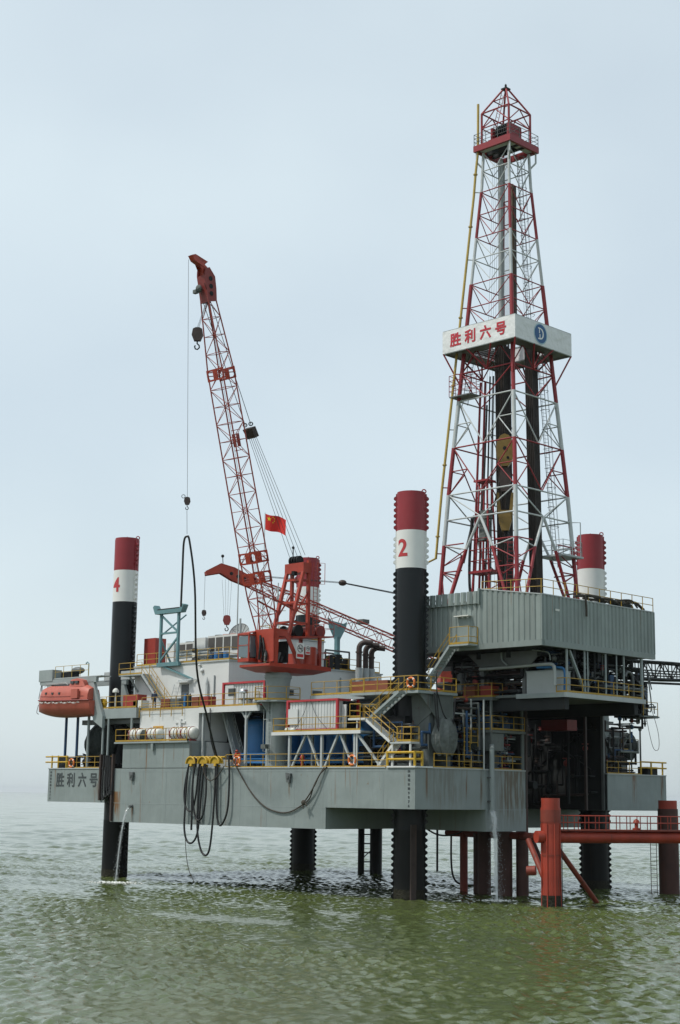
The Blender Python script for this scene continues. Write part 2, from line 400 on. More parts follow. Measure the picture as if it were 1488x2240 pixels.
def smooth_path(pts, n=6):
    P = [V(p) for p in pts]; P = [2*P[0]-P[1]]+P+[2*P[-1]-P[-2]]; out = []
    for i in range(1, len(P)-2):
        a, b, c, d = P[i-1:i+3]
        for k in range(n):
            t = k/n; out.append(.5*((2*b)+(c-a)*t+(2*a-5*b+4*c-d)*t*t+(3*b-a-3*c+d)*t**3))
    return out+[P[-2]]
def boxobj(name, b, mat, parent=None, **k): return obj(name, MB().box(*b), mat, parent, **k)
#PART2
# ------------------------------------------------------------------ sea
def build_sea():
    c0 = np.array([15., -20.]); d = np.array([math.cos(yaw), math.sin(yaw)]); e = np.array([-d[1], d[0]])
    def axis(a, b, step, far, glo, ghi):
        mid = list(np.arange(a, b, step)); st = [step]*len(mid); s_ = step; x = mid[-1]
        while x < far: s_ *= ghi; x += s_; mid.append(min(x, far)); st.append(s_)
        lo, sl, s_, x = [], [], step, a
        while x > -far: s_ *= glo; x -= s_; lo.append(max(x, -far)); sl.append(s_)
        return np.array(lo[::-1]+mid), np.array(sl[::-1]+st)
    A, sa = axis(-48, 70, .195, 26000., 1.25, 1.0105); B, sb = axis(-38, 42, .195, 26000., 1.05, 1.05)
    g, h = np.meshgrid(A, B, indexing='ij'); sg = np.maximum(*np.meshgrid(sa, sb, indexing='ij'))
    X = c0[0]+g*d[0]+h*e[0]; Y = c0[1]+g*d[1]+h*e[1]; Z = np.zeros_like(X)
    wd = math.atan2(.55, .83); SLOPE = .050
    lev = np.log2(sg/.195)
    for o_ in range(0, 9):      # wave lengths follow the mesh spacing, so the slope stays natural far out
        w_ = np.clip(1-np.abs(lev-o_), 0, 1) if o_ else np.clip(1-lev, 0, 1)
        ms = w_ > 0; xs, ys, zs, ws = X[ms], Y[ms], np.zeros(ms.sum()), w_[ms]; nw = 60 if o_ == 0 else 26
        for i in range(nw):
            lam = (.58*(2.7)**rng.random())*2**o_; a = wd+rng.normal()*.8; k = 2*math.pi/lam
            amp = min(SLOPE*math.sqrt(60/nw)/k*(1 if o_ == 0 else .8), .03)
            zs += amp*(.6+.8*rng.random())*np.sin(k*(xs*math.cos(a)+ys*math.sin(a))+rng.random()*6.28)
        Z[ms] += zs*ws
    patch = np.zeros_like(Z)
    for i in range(9):
        lam = 9*(60/9)**rng.random(); a = rng.random()*6.28
        patch += np.sin(2*math.pi/lam*(X*math.cos(a)+Y*math.sin(a))+rng.random()*6.28)
    Z *= 1+.15*patch
    n, m = X.shape
    me = bpy.data.meshes.new('sea'); co = np.stack([X, Y, Z], -1).reshape(-1, 3)
    idx = np.arange(n*m).reshape(n, m)
    q = np.stack([idx[:-1, :-1], idx[1:, :-1], idx[1:, 1:], idx[:-1, 1:]], -1).reshape(-1, 4)
    me.vertices.add(len(co)); me.vertices.foreach_set('co', co.ravel())
    me.loops.add(q.size); me.loops.foreach_set('vertex_index', q.ravel().astype(np.int32))
    me.polygons.add(len(q)); me.polygons.foreach_set('loop_start', np.arange(0, q.size, 4, dtype=np.int32))
    me.update(); me.validate()
    me.polygons.foreach_set('use_smooth', [True]*len(me.polygons))
    if me.polygons[0].normal.z < 0: me.flip_normals()
    me.materials.append(MATS['sea_water'])
    o = fin(bpy.data.objects.new('sea', me), 'sea', None, (0, 0, 0))
    tag(o, 'green grey choppy sea reaching a hazy horizon', 'sea', kind='structure')
build_sea()

# ------------------------------------------------------------------ hull
ZD = 9.83; ZM = 6.80; ZB = 5.15
def P3(poly, z): return [(x, y, z) for x, y in poly]
hull = thing('rig_hull', 'long grey steel jack-up rig hull raised above the sea', 'hull', (-18, 12, ZB))
upper = [(-41.65, -4.5), (-32.87, -4.5), (-36.6, -1.1), (-35.6, -.1), (-31.9, -4.5), (4.55, -4.5), (4.55, 8.74), (-9, 8.74), (-9, 20), (4.55, 20), (4.55, 29), (-41.65, 29)]
lower = [(-31.9, -4.5), (-4.68, -4.5), (-4.68, 3.7), (4.55, 3.7), (4.55, 8.74), (-9, 8.74), (-9, 20), (-4.68, 20), (-4.68, 29), (-31.9, 29)]
obj('upper_hull', MB().prism(P3(upper, ZM), (0, 0, ZD-ZM)), 'hull_grey', hull)
obj('lower_hull', MB().prism(P3(lower, ZB), (0, 0, ZM-ZB)), 'hull_grey', hull)
for bb_ in ((-21.1, 1.6, -4.56, -4.3), (-41.7, -33.0, -4.56, -4.3), (4.4, 4.61, -2.6, 8.7), (4.4, 4.61, 20, 29)): boxobj('deck_edge', (*bb_, ZD-.02, ZD+.07), 'pale_grey', hull)
obj('corner_sill', MB().box(1.8, 4.66, -4.62, -2.6, ZD, ZD+.12), 'white_paint', hull)
obj('weld_seam', MB().box(-31.8, -4.7, -4.515, -4.49, 6.78, 6.82).box(-31.8, 4.5, -4.512, -4.49, 9.55, 9.575).box(4.5, 4.562, 3.75, 8.7, 6.79, 6.82), 'grey_paint', hull)
for x, s in ((-28.9, 9.2), (-8.8, 9.1)):
    obj('pad_eye', MB().prism([(x-.28, -4.5, s+.35), (x+.3, -4.5, s+.3), (x+.18, -4.5, s-.45), (x-.15, -4.5, s-.4)], (0, -.22, 0)).cyl((x, -4.8, s), (x, -4.45, s), .13, n=8), 'steel_mid', hull)
obj('outlet', MB().cyl((-28.75, -4.85, 6.5), (-28.75, -4.4, 6.6), .13, n=10), 'steel_mid', hull, smooth=40)
# writing on the hull
for i, ch in enumerate('胜利六号'):
    text_on('hull_character', ch, 1.35, (-39.75+i*1.72, -4.515, 8.72), (1, 0, 0), (0, 0, 1), 'letter_dark', hull, .03, .95)
for i, t in enumerate(['14', '13', '12', '11', '10', '9', '8', '7', '6']):
    text_on('draft_mark', t, .24, (3.95, -4.515, 9.55-i*.315), (1, 0, 0), (0, 0, 1), 'letter_dark', hull, .012)
    text_on('draft_mark', t, .24, (-41.25, -4.515, 9.5-i*.30), (1, 0, 0), (0, 0, 1), 'letter_dark', hull, .012)
shade_lining = MB().box(-8.98, 4.5, 8.745, 8.80, ZM+.02, ZD).box(-8.99, -8.94, 8.82, 19.9, ZM+.02, ZD).box(-8.9, 4.5, 19.93, 19.995, ZM+.02, ZD)  # dark sheets on slot walls: rusty dirt plus slot shade put into colour
obj('slot_shade_lining', shade_lining, 'steel_dark', hull)
for x in (-27.4, -24.2, -21.0, -17.8, -14.6, -11.4, -8.2, -5.0, -1.8, 1.4): obj('weld_seam', MB().box(x-.012, x+.012, -4.513, -4.49, (ZB if x < -4.7 else ZM)+.03, 9.5), 'grey_paint', hull)
# bulkheads and frames inside the drilling slot
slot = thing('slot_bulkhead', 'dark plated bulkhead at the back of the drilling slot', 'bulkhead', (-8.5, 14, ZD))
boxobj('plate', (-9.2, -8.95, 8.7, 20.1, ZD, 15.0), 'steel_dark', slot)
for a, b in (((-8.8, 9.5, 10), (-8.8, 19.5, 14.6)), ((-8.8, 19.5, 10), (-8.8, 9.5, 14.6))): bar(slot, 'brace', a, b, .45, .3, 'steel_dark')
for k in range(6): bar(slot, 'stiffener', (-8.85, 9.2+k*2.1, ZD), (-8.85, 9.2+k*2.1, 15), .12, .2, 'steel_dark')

# ------------------------------------------------------------------ legs
CAMP = V((81.23, -90.62, 7.67))
def jack_leg(x, y, top, label, teeth_deg, number=None, num_deg=0, h=3.04, split=True):
    T = thing('support_pillar', label, 'pillar', (x, y, -3), 'jack-up legs')
    r = 1.18; c = V((x, y, 0))
    view = V((CAMP.x-x, CAMP.y-y, 0)).normalized(); lat = V((-view.y, view.x, 0))
    bands = [('red_band', top-h, top, 'leg_red'), ('white_band', top-2*h, top-h, 'leg_white'), ('black_shaft', 5.2, top-2*h, 'leg_black'), ('wet_shaft', -3, 5.2, 'leg_wet')]
    for nm, a, b, m in bands:
        obj(nm, MB().cyl((x, y, a), (x, y, b), r if m != 'leg_wet' else r+.015, n=48), m, T, smooth=40)
    obj('tide_band', MB().cyl((x, y, -3), (x, y, .75), r+.03, n=48), 'growth', T, smooth=40)
    obj('top_rim', MB().cyl((x, y, top), (x, y, top+.12), r*.97, n=48).cyl((x, y, top+.1), (x, y, top+.35), .12, .03, n=8).torus((x+lat.x*r*.85, y+lat.y*r*.85, top+.25), view, .16, .05, 12, 6), 'leg_red', T)
    for sgn in (-1, 1):
        an = R(teeth_deg)
        out = (lat*math.cos(an)+view*math.sin(an))*sgn
        tan = V((-out.y, out.x, 0))
        for nm, a, b, m in bands:
            mb = MB(); z = math.ceil(a/.47)*.47
            bot = a
            mb.prism([c+out*(r-.12)+tan*.16+V((0, 0, a)), c+out*(r+.06)+tan*.16+V((0, 0, a)), c+out*(r+.06)+tan*.16+V((0, 0, b)), c+out*(r-.12)+tan*.16+V((0, 0, b))], tan*-.32)
            while z+.4 < b:
                mb.prism([c+out*(r+.04)+tan*.15+V((0, 0, z)), c+out*(r+.23)+tan*.15+V((0, 0, z+.14)), c+out*(r+.23)+tan*.15+V((0, 0, z+.25)), c+out*(r+.04)+tan*.15+V((0, 0, z+.40))], tan*-.30)
                z += .47
            obj('tooth_rack', mb, m, T, kind='stuff')
    if number:
        me, a = text_mesh(number, 1.9, .045, 1.0, .006)
        bm = bmesh.new(); bm.from_mesh(me); bmesh.ops.triangulate(bm, faces=bm.faces)
        for _ in range(6):
            es = [e for e in bm.edges if e.calc_length() > .12]
            if es: bmesh.ops.subdivide_edges(bm, edges=es, cuts=1); bmesh.ops.triangulate(bm, faces=bm.faces)
        bm.to_mesh(me); bm.free(); a = np.zeros(len(me.vertices)*3); me.vertices.foreach_get('co', a); a = a.reshape(-1, 3)
        base = math.atan2(view.y, view.x)+R(num_deg)
        ang = base+a[:, 0]/r
        w = np.stack([np.cos(ang)*(r+.008+np.maximum(a[:, 2], 0)), np.sin(ang)*(r+.008+np.maximum(a[:, 2], 0)), a[:, 1]], -1)
        me.vertices.foreach_set('co', w.ravel()); me.update()
        obj('number', (me, V((x, y, top-1.5*h))), 'number_red', T)
    return T
L4, W4 = -36.85, 24.5
jack_leg(0, 0, 31.58, 'thick black jack-up leg marked 2 with red and white top', 0, '2', -36)
jack_leg(L4, 0, 31.75, 'black jack-up leg marked 4 with red and white top by the lifeboat', 42, '4', -50)
jack_leg(L4, W4, 32.73, 'jack-up leg seen behind the upright red crane', 0)
jack_leg(0, W4, 31.28, 'jack-up leg with red and white top behind the drilling derrick', 0)

# ------------------------------------------------------------------ living quarters
house = thing('living_quarters', 'white rust-streaked living quarters block with flat roof on the deck', 'deckhouse', (-27, 8, ZD))
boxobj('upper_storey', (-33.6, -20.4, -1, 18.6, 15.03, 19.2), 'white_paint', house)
boxobj('lower_storey', (-33.2, -20.8, 0, 18.4, ZD, 15.0), 'steel_dark', house)  # dark colour paints in the shade behind the blue tank
boxobj('front_annex', (-29.4, -21.3, -3.5, -.2, 12.2, 15.0), 'white_paint', house)
boxobj('annex_base', (-30.45, -21.0, -2.6, -.1, ZD, 12.12), 'white_paint', house)
boxobj('roof_edge', (-33.72, -20.3, -1.1, 18.7, 19.2, 19.32), 'pale_grey', house)
obj('gutter_pipe', MB().cyl((-22.2, -1.08, 15.3), (-22.2, -1.08, 18.0), .06, n=8).tube([(-20.33, 12.9, 15.2), (-20.33, 12.9, 18.6)], .07), 'grey_paint', house)
def door(b0, b1, mat, par, nm='door'):
    d = boxobj(nm, (b0[0], b1[0], b0[1], b1[1], b0[2], b1[2]), mat, par); return d
d = door((-26.7, -1.06, 15.15), (-25.75, -.9, 17.35), 'door_dark', house)
obj('handle', MB().box(-25.95, -25.88, -1.12, -1.05, 16.1, 16.3), 'silver', d)
f = boxobj('door_hood', (-27.1, -25.3, -1.55, -1.0, 17.5, 17.58), 'white_paint', house)
for y0, y1, z0, z1, nm in ((9.3, 10.5, 16.2, 17.2, 'window'), (6.3, 6.9, 16.6, 17.1, 'window')):
    w = boxobj(nm, (-20.42, -20.36, y0, y1, z0, z1), 'steel_mid', house)
    boxobj('pane', (-20.38, -20.33, y0+.08, y1-.08, z0+.08, z1-.08), 'glass_dark', w)
obj('wall_duct', MB().box(-23.2, -22.95, -1.22, -1.0, 15.3, 17.3).cyl((-23.1, -1.15, 17.3), (-23.1, -1.15, 17.9), .14, .02, n=8), 'pale_grey', house)
obj('wall_bracket', MB().beam((-27.2, -1.0, 17.7), (-25.0, -1.3, 17.75), .12, .16).beam((-25.0, -1.2, 17.75), (-24.4, -1.0, 17.7), .1, .1), 'pale_grey', house)
obj('wall_lamp', MB().ball((-24.2, -1.15, 19.0), .16, .14, .12).ball((-23.9, -1.12, 18.5), .2, .12, .2), 'white_paint', house, smooth=60)
boxobj('wall_box', (-27.4, -26.05, -3.58, -3.48, 12.3, 13.55), 'box_yellow', house)
obj('vent_pipe', MB().box(-24.4, -23.0, -3.62, -3.5, 13.75, 13.9).box(-23.8, -23.5, -3.68, -3.5, 13.0, 14.1).cyl((-23.65, -3.6, 12.3), (-23.65, -3.6, 13.0), .07, n=8), 'white_paint', house)
# grey winch block flush with the hull side
blk = thing('winch_block', 'grey steel block flush with hull side under white liferafts', 'deck block', (-25.8, -2.5, ZD))
boxobj('casing', (-30.45, -21.24, -4.49, -2.62, ZD+.05, 12.02), 'hull_grey', blk)
boxobj('top_plate', (-31.4, -21.24, -4.78, -2.3, 12.02, 12.16), 'grey_paint', blk)
boxobj('gusset', (-26.2, -25.9, -4.75, -4.49, 11.4, 12.02), 'hull_grey', blk)
# deck hatch left of hose saddles
boxobj('hatch_cover', (-20.9, -16.6, -3.9, -2.0, ZD+.05, 10.55), 'pale_grey', label='flat pale steel hatch behind the yellow hose saddles', cat='hatch')

# roof equipment
def ac_unit(x0, x1, y0, z0, z1, n, label):
    T = thing('air_conditioner', label, 'air conditioner', ((x0+x1)/2, y0, z0), 'roof air conditioners')
    boxobj('housing', (x0, x1, y0, y0+2.2, z0, z1), 'ac_white', T)
    w = (x1-x0)/n
    for i in range(n):
        boxobj('grille', (x0+i*w+.1, x0+(i+1)*w-.1, y0-.04, y0+.02, z0+.45, z1-.18), 'grille_dark', T)
        obj('fan_cowl', MB().cyl((x0+(i+.5)*w, y0+1.1, z1), (x0+(i+.5)*w, y0+1.1, z1+.16), .55, n=16), 'cover_pink' if i in (1, 2) and n == 4 else 'steel_mid', T)
    return T
ac_unit(-31.0, -27.8, 2.0, 19.9, 21.6, 3, 'white roof air conditioner behind the teal boom rest')
ac_unit(-25.9, -21.6, 1.2, 20.0, 21.85, 4, 'longer white roof air conditioner with pinkish fan covers')
boxobj('roof_cabin', (-27.6, -26.0, 1.0, 3.4, 19.33, 21.75), 'white_paint', label='plain white cabin between two roof air conditioners', cat='cabin')
boxobj('roof_cabin', (-32.2, -31.2, 1.6, 3.4, 19.33, 21.6), 'white_paint', label='white cabin left of the teal boom rest', cat='cabin')
boxobj('roof_cabin', (-22.2, -20.6, 2.2, 4.4, 19.33, 21.3), 'white_paint', label='white cabin under the satellite dish mast', cat='cabin')
T = thing('pipe_bundle', 'horizontal white pipes on the quarters roof behind teal frame', 'pipes', (-27, 0, 19.33))
for k in range(3): rod(T, 'pipe', (-29.6, .5+k*.1, 20.0+k*.28), (-25.0, .5+k*.1, 20.05+k*.28), .12, 'pale_grey')
for x in (-29.3, -27.2, -25.2): rod(T, 'stand', (x, .6, 19.3), (x, .6, 20.6), .05, 'steel_mid')
for k in range(4):
    obj('drum', MB().cyl((-23.9+k*.62, .1, 19.33), (-23.9+k*.62, .1, 20.15), .28, n=14).torus((-23.9+k*.62, .1, 19.75), (0, 0, 1), .285, .02, 14, 5), 'tank_blue' if k % 2 else 'dark_blue', smooth=40, group='drums on the quarters roof',
        label=['leftmost of the four small drums on the quarters roof', 'second from left of the four small roof drums', 'third from left of the four small roof drums', 'rightmost of the four small roof drums'][k], cat='drum')
T = thing('life_ring_rack', 'black and white striped float stand on the quarters roof', 'float stand', (-25.9, -.2, 19.33))
for k in range(3): obj('float', MB().cyl((-25.9, -.45, 19.6+k*.42), (-25.9, -.1, 19.6+k*.42), .22, n=12), 'rubber_black' if k != 1 else 'raft_white', T, smooth=40)
obj('base', MB().ball((-25.7, -.3, 19.5), .55, .35, .3), 'rubber_black', T, smooth=60)
# satellite dish
T = thing('satellite_dish', 'round mesh satellite dish beside the mast on the roof', 'satellite dish', (-23.6, 3, 19.33))
mb = MB(); nd = V((.25, -.85, .35)).normalized(); ref = nd.cross(V((0, 0, 1))).normalized(); rf = ref.cross(nd)
c = V((-23.7, 3.0, 22.1)); rings = []
for i in range(6):
    rr = 1.05*i/5+.02; rings.append([c+ref*rr*math.cos(a)+rf*rr*math.sin(a)-nd*(.32*(1-(rr/1.05)**2)) for a in [2*math.pi*k/24 for k in range(24)]])
mb.loft(rings, cap=False)
obj('reflector', mb, 'pale_grey', T, smooth=60)
mb = MB()
for k in range(12):
    a = 2*math.pi*k/12; mb.tube([rings[j][k*2]+nd*.02 for j in range(6)], .018, 4)
mb.torus(c, nd, 1.05, .03, 24, 5); mb.tube([c+ref*.8, c+nd*.9, c-ref*.8], .02, 4)
obj('rib_frame', mb, 'steel_mid', T)
obj('mast', MB().cyl((-23.5, 3.3, 19.3), (-23.6, 3.1, 21.9), .1, n=8), 'steel_mid', T)
# bridge block and mast on the roof
T = thing('bridge_cabin', 'white cabin block with a window right behind the red crane', 'cabin', (-20, 7, 19.33))
boxobj('wall', (-23.4, -20.6, 5.2, 10.9, 19.34, 21.75), 'white_paint', T)
boxobj('roof', (-23.5, -20.5, 5.1, 11.0, 21.75, 21.85), 'pale_grey', T)
w = boxobj('window', (-20.64, -20.56, 9.0, 10.2, 19.9, 21.1), 'steel_mid', T); boxobj('pane', (-20.6, -20.53, 9.1, 10.1, 20.0, 21.0), 'glass', w)
railing([(-23.4, 5.2, 21.86), (-20.6, 5.2, 21.86), (-20.6, 10.9, 21.86), (-23.4, 10.9, 21.86)], 'yellow railing around the cabin top behind the red crane', closed=True)
T = thing('signal_mast', 'slim lattice signal mast with crossbars behind the red crane', 'mast', (-22, 7, 21.85))
for dx, dy in ((0, 0), (.35, 0), (0, .35)): rod(T, 'upright', (-22.2+dx, 6.2+dy, 21.8), (-22.1, 6.3, 27.0), .045, 'pale_grey')
for z, w in ((23.2, .9), (24.4, .7), (25.5, .6), (26.4, .4)): rod(T, 'crossbar', (-22.1-w, 6.3-w*.5, z), (-22.1+w, 6.3+w*.5, z), .035, 'pale_grey')
for k in range(10): rod(T, 'lacing', (-22.2+.3*(k % 2), 6.2, 21.9+k*.45), (-22.2+.3*((k+1) % 2), 6.25, 22.35+k*.45), .025, 'pale_grey')
obj('antenna_mast', MB().cyl((-22.6, 1.8, 21.3), (-22.6, 1.8, 29.4), .07, .03, n=8).cyl((-22.3, 1.9, 21.3), (-22.3, 1.9, 23.3), .09, n=8), 'pale_grey', label='thin whip antenna mast beside the satellite dish', cat='antenna')
# flag on its pole
T = thing('flag', 'red flag with five yellow stars flying on a thin pole', 'flag', (-22.72, 5.0, 19.3))
obj('pole', MB().cyl((-22.72, 5.0, 19.3), (-22.72, 5.0, 33.5), .045, .028, n=6), 'pale_grey', T)
mb = MB(); nu, nv = 24, 10; FW, FH = 2.05, 1.5
def flagpt(u, v):   # u along the fly, v down from the top
    t = u/FW; dirx = V((.72, .70, 0)); side = V((.70, -.72, 0))
    return V((-22.68, 5.02, 33.4))+dirx*(u*.93)+side*(.16*math.sin(t*6.5+.6*v)*t**.6)+V((0, 0, -v-.52*t**1.3-.08*math.sin(t*7)))
vs = [flagpt(FW*i/nu, FH*j/nv) for i in range(nu+1) for j in range(nv+1)]
mb.add(vs, [(i*(nv+1)+j, (i+1)*(nv+1)+j, (i+1)*(nv+1)+j+1, i*(nv+1)+j+1) for i in range(nu) for j in range(nv)])
obj('cloth', mb, 'flag_red', T, smooth=80)
def star(cu, cv, r, rot=0):
    mb = MB()
    for off in (V((.7, -.72, 0))*.02, V((-.7, .72, 0))*.02):
        pts = []
        for k in range(10):
            a = rot-math.pi/2+k*math.pi/5; q = r if k % 2 == 0 else r*.40
            pts.append(flagpt(cu+q*math.cos(a), cv+q*math.sin(a))+off)
        ctr = flagpt(cu, cv)+off
        mb.add(pts+[ctr], [(k, (k+1) % 10, 10) for k in range(10)])
    return mb
obj('large_star', star(.38, .38, .24), 'flag_yellow', T)
for su, sv, ro in ((.76, .16, .4), (.90, .30, .8), (.90, .52, 1.2), (.76, .66, 1.6)): obj('small_star', star(su, sv, .085, ro), 'flag_yellow', T)
railing([(-33.5, -.9, 19.32), (-20.5, -.9, 19.32), (-20.5, 5.0, 19.32)], 'yellow railing along the quarters roof edge')
railing([(-20.5, 11.2, 19.32), (-20.5, 18.4, 19.32)], 'yellow railing on the roof beside the exhaust pipes')
# generator clutter and exhaust stacks right of the bridge
T = thing('engine_unit', 'dark engine machinery on the roof beside the teal boom rest', 'engine', (-22, 12, 19.33))
mb = MB()
for k in range(26):
    x, y, z = -22.6+random.random()*1.8, 11.3+random.random()*3, 19.35+random.random()*1.1
    s = .2+random.random()*.35; mb.box(x, x+s*1.5, y, y+s*1.5, 19.34, z+s)
obj('block', mb, 'machine_dark', T)
obj('frame', MB().beam((-22.8, 11.2, 21.1), (-22.8, 14.4, 21.1), .15).beam((-20.7, 11.2, 21.1), (-20.7, 14.4, 21.1), .15).beam((-20.7, 11.2, 19.3), (-20.7, 11.2, 21.1), .12).beam((-20.7, 14.4, 19.3), (-20.7, 14.4, 21.1), .12), 'steel_mid', T)
obj('fan_ring', MB().torus((-20.6, 12.2, 20.2), (1, 0, 0), .45, .07, 18, 6), 'steel_mid', T)
for k, (y, h) in enumerate(((14.6, 22.15), (15.5, 21.95), (16.3, 21.75))):
    pts = [(-19.6, y, 19.4), (-19.6, y, h-.75)]+[(-19.6+.62*(1-math.cos(a))*.72, y+.62*(1-math.cos(a))*.70, h-.75+.62*math.sin(a)) for a in [math.pi/2*i/6 for i in range(1, 7)]]
    pts.append(V(pts[-1])+V((.5, .48, -.06)))
    T = thing('exhaust_pipe', ['leftmost and tallest rusty hooked exhaust pipe on the roof', 'middle rusty hooked exhaust pipe', 'rightmost and lowest rusty hooked exhaust pipe'][k], 'exhaust pipe', (-19.6, y, 18), 'hooked exhaust pipes')
    obj('stack', MB().tube(pts, .27, 12), 'exhaust_rust', T, smooth=60)
    obj('sleeve', MB().cyl((-19.6, y, 17.6), (-19.6, y, 19.6), .34, n=14), 'pale_grey', T, smooth=40)
    obj('flange', MB().cyl((-19.6, y, h-1.15), (-19.6, y, h-1.0), .34, n=14), 'exhaust_rust', T)
#PART3
# ------------------------------------------------------------------ boom rests
T = thing('boom_rest', 'teal steel boom rest frame on the quarters roof edge', 'boom rest', (-28.2, -1, 18.9))
xa, xb = -29.6, -27.1
for x, y in ((xa, -1.3), (xb, -1.3)): bar(T, 'post', (x, y, 19.35), (x, y, 24.0), .22, .22, 'teal_paint')
bar(T, 'sill', (xa-.3, -1.3, 19.25), (xb+.3, -1.3, 19.25), .35, .3, 'teal_paint')
bar(T, 'crosspiece', (xa, -1.3, 22.1), (xb, -1.3, 22.1), .16, .2, 'teal_paint')
bar(T, 'brace', (xb, -1.3, 22.1), (xa, -1.3, 23.8), .14, .16, 'teal_paint')
bar(T, 'brace', (xa, -1.3, 19.6), (xb, -1.3, 21.7), .14, .16, 'teal_paint')
bar(T, 'strut', (xa, -1.3, 21.6), (xa-1.7, 1.6, 19.3), .13, .15, 'teal_paint')
bar(T, 'strut', (xa, -1.3, 21.9), (xb-1.6, .9, 24.0), .12, .14, 'teal_paint')
bar(T, 'knee', (xa+.2, -1.3, 19.2), (-25.2, -1.05, 17.8), .15, .2, 'teal_paint')
obj('cradle', MB().prism([(xa-.95, -1.6, 24.6), (xa-.6, -1.6, 23.9), (xb+.6, -1.6, 23.9), (xb+.95, -1.6, 24.55), (xb+.7, -1.6, 24.65), (xb+.35, -1.6, 24.25), (xa-.35, -1.6, 24.25), (xa-.7, -1.6, 24.75)], (0, .6, 0)), 'teal_paint', T)
boxobj('pad', (xa-.3, xb+.3, -1.58, -1.02, 24.26, 24.36), 'rubber_black', T)
T = thing('boom_rest', 'teal Y-shaped boom rest under the sloping lattice boom', 'boom rest', (-24.4, 16.5, 19.3))
bx0, by0 = -24.6, 16.7
obj('post', MB().beam((bx0, by0, 21.2), (bx0, by0, 23.0), .4, .4), 'teal_paint', T)
for dx, dy in ((-1.0, -.9), (1.2, 1.1), (.6, -1.0)): bar(T, 'strut', (bx0+dx, by0+dy, 19.3), (bx0, by0, 21.6), .18, .18, 'teal_paint')
lx, ly = .71, .70
obj('fork', MB().prism([(bx0-lx*.25, by0-ly*.25, 22.7), (bx0+lx*.25, by0+ly*.25, 22.7), (bx0+lx*.85, by0+ly*.85, 23.9), (bx0+lx*.95, by0+ly*.95, 24.5), (bx0+lx*.6, by0+ly*.6, 24.3), (bx0-lx*.6, by0-ly*.6, 24.6), (bx0-lx*.95, by0-ly*.95, 25.0), (bx0-lx*.85, by0-ly*.85, 24.0)], (-.3, .3, 0)), 'teal_paint', T)

# ------------------------------------------------------------------ second deck between quarters and crane
T = thing('upper_walkway', 'pale upper deck walkway between quarters and crane pedestal', 'walkway', (-17, -2, 14.6))
boxobj('deck_plate', (-21.25, -13.6, -3.5, 1.5, 14.72, 14.98), 'pale_grey', T)
boxobj('fascia', (-21.25, -13.5, -3.58, -3.48, 14.55, 15.02), 'white_paint', T)
for x in (-15.4, -20.9): bar(T, 'post', (x, -3.3, ZD), (x, -3.3, 14.6), .19, .19, 'pale_grey')
for s in (-1, 1): bar(T, 'knee', (-15.4, -3.3, 13.9), (-15.4+s*.6, -3.3, 14.6), .14, .14, 'pale_grey')
railing([(-29.3, -3.45, 15.02), (-21.3, -3.45, 15.02), (-13.7, -3.45, 15.02)], 'long yellow railing along the white upper deck edge')
railing([(-29.3, -3.7, 14.35), (-23.3, -3.7, 14.35)], 'short yellow railing just below the upper deck edge', h=1.0, toe=False)
railing([(-31.3, -4.7, 12.17), (-21.4, -4.7, 12.17)], 'yellow railing in front of the white liferafts')
def container(x0, x1, y0, y1, z0, z1, label, n, wmat='container_white', fmat='container_red'):
    T = thing('container', label, 'container', ((x0+x1)/2, (y0+y1)/2, z0), 'deck containers')
    boxobj('shell', (x0+.08, x1-.08, y0+.10, y1-.08, z0+.1, z1-.05), wmat, T)
    w = (x1-x0-.3)/n; me = None
    for i in range(n):
        a = x0+.15+i*w
        mb = MB().prism([(a+.02, y0+.11, z0+.18), (a+w*.2, y0+.05, z0+.18), (a+w*.8, y0+.05, z0+.18), (a+w-.02, y0+.11, z0+.18)], (0, 0, z1-z0-.34))
        if me is None: p = obj('panel', mb, wmat, T); me = p.data; o0 = WO[p]
        else: fin(bpy.data.objects.new('panel', me), 'panel', T, o0+V((i*w, 0, 0)))
    for x in (x0, x1):
        for y in (y0, y1): bar(T, 'corner_post', (x, y, z0), (x, y, z1), .2, .2, fmat)
    for z in (z0+.09, z1-.08):
        bar(T, 'rail', (x0+.1, y0, z), (x1-.1, y0, z), .16, .18, fmat); bar(T, 'rail', (x1, y0+.1, z), (x1, y1-.1, z), .16, .18, fmat)
    return T
T = container(-19.4, -14.2, -2.4, -.2, 15.02, 17.15, 'white container with red frame and small window left of crane pedestal', 14)
boxobj('door', (-19.2, -18.1, -2.42, -2.30, 15.2, 16.9), 'container_white', T)
w = boxobj('window', (-18.75, -17.95, -2.46, -2.33, 16.0, 16.62), 'grille_dark', T); boxobj('pane', (-18.68, -18.02, -2.48, -2.44, 16.07, 16.55), 'glass_dark', w)
for k, (x, w_, m) in enumerate(((-22.4, .9, 'box_orange'), (-21.3, 1.1, 'box_red'))):
    boxobj('storage_box', (x-.4, x-.4+w_, -3.1, -2.2, 15.03, 16.0), m, label=['rusty orange storage box on the upper deck corner', 'bright red storage box left of the white container'][k], cat='box', group='storage boxes on the upper deck')
for k, (x, m, lb) in enumerate(((-26.2, 'box_orange', 'brown storage box behind the upper deck railing'), (-24.9, 'steel_mid', 'grey storage box behind the upper deck railing'), (-30.2, 'raft_white', 'pale storage box left of the man in blue'))):
    boxobj('storage_box', (x-.7, x+.5, -3.2, -2.3, 15.03, 15.95), m, label=lb, cat='box', group='storage boxes on the upper deck')
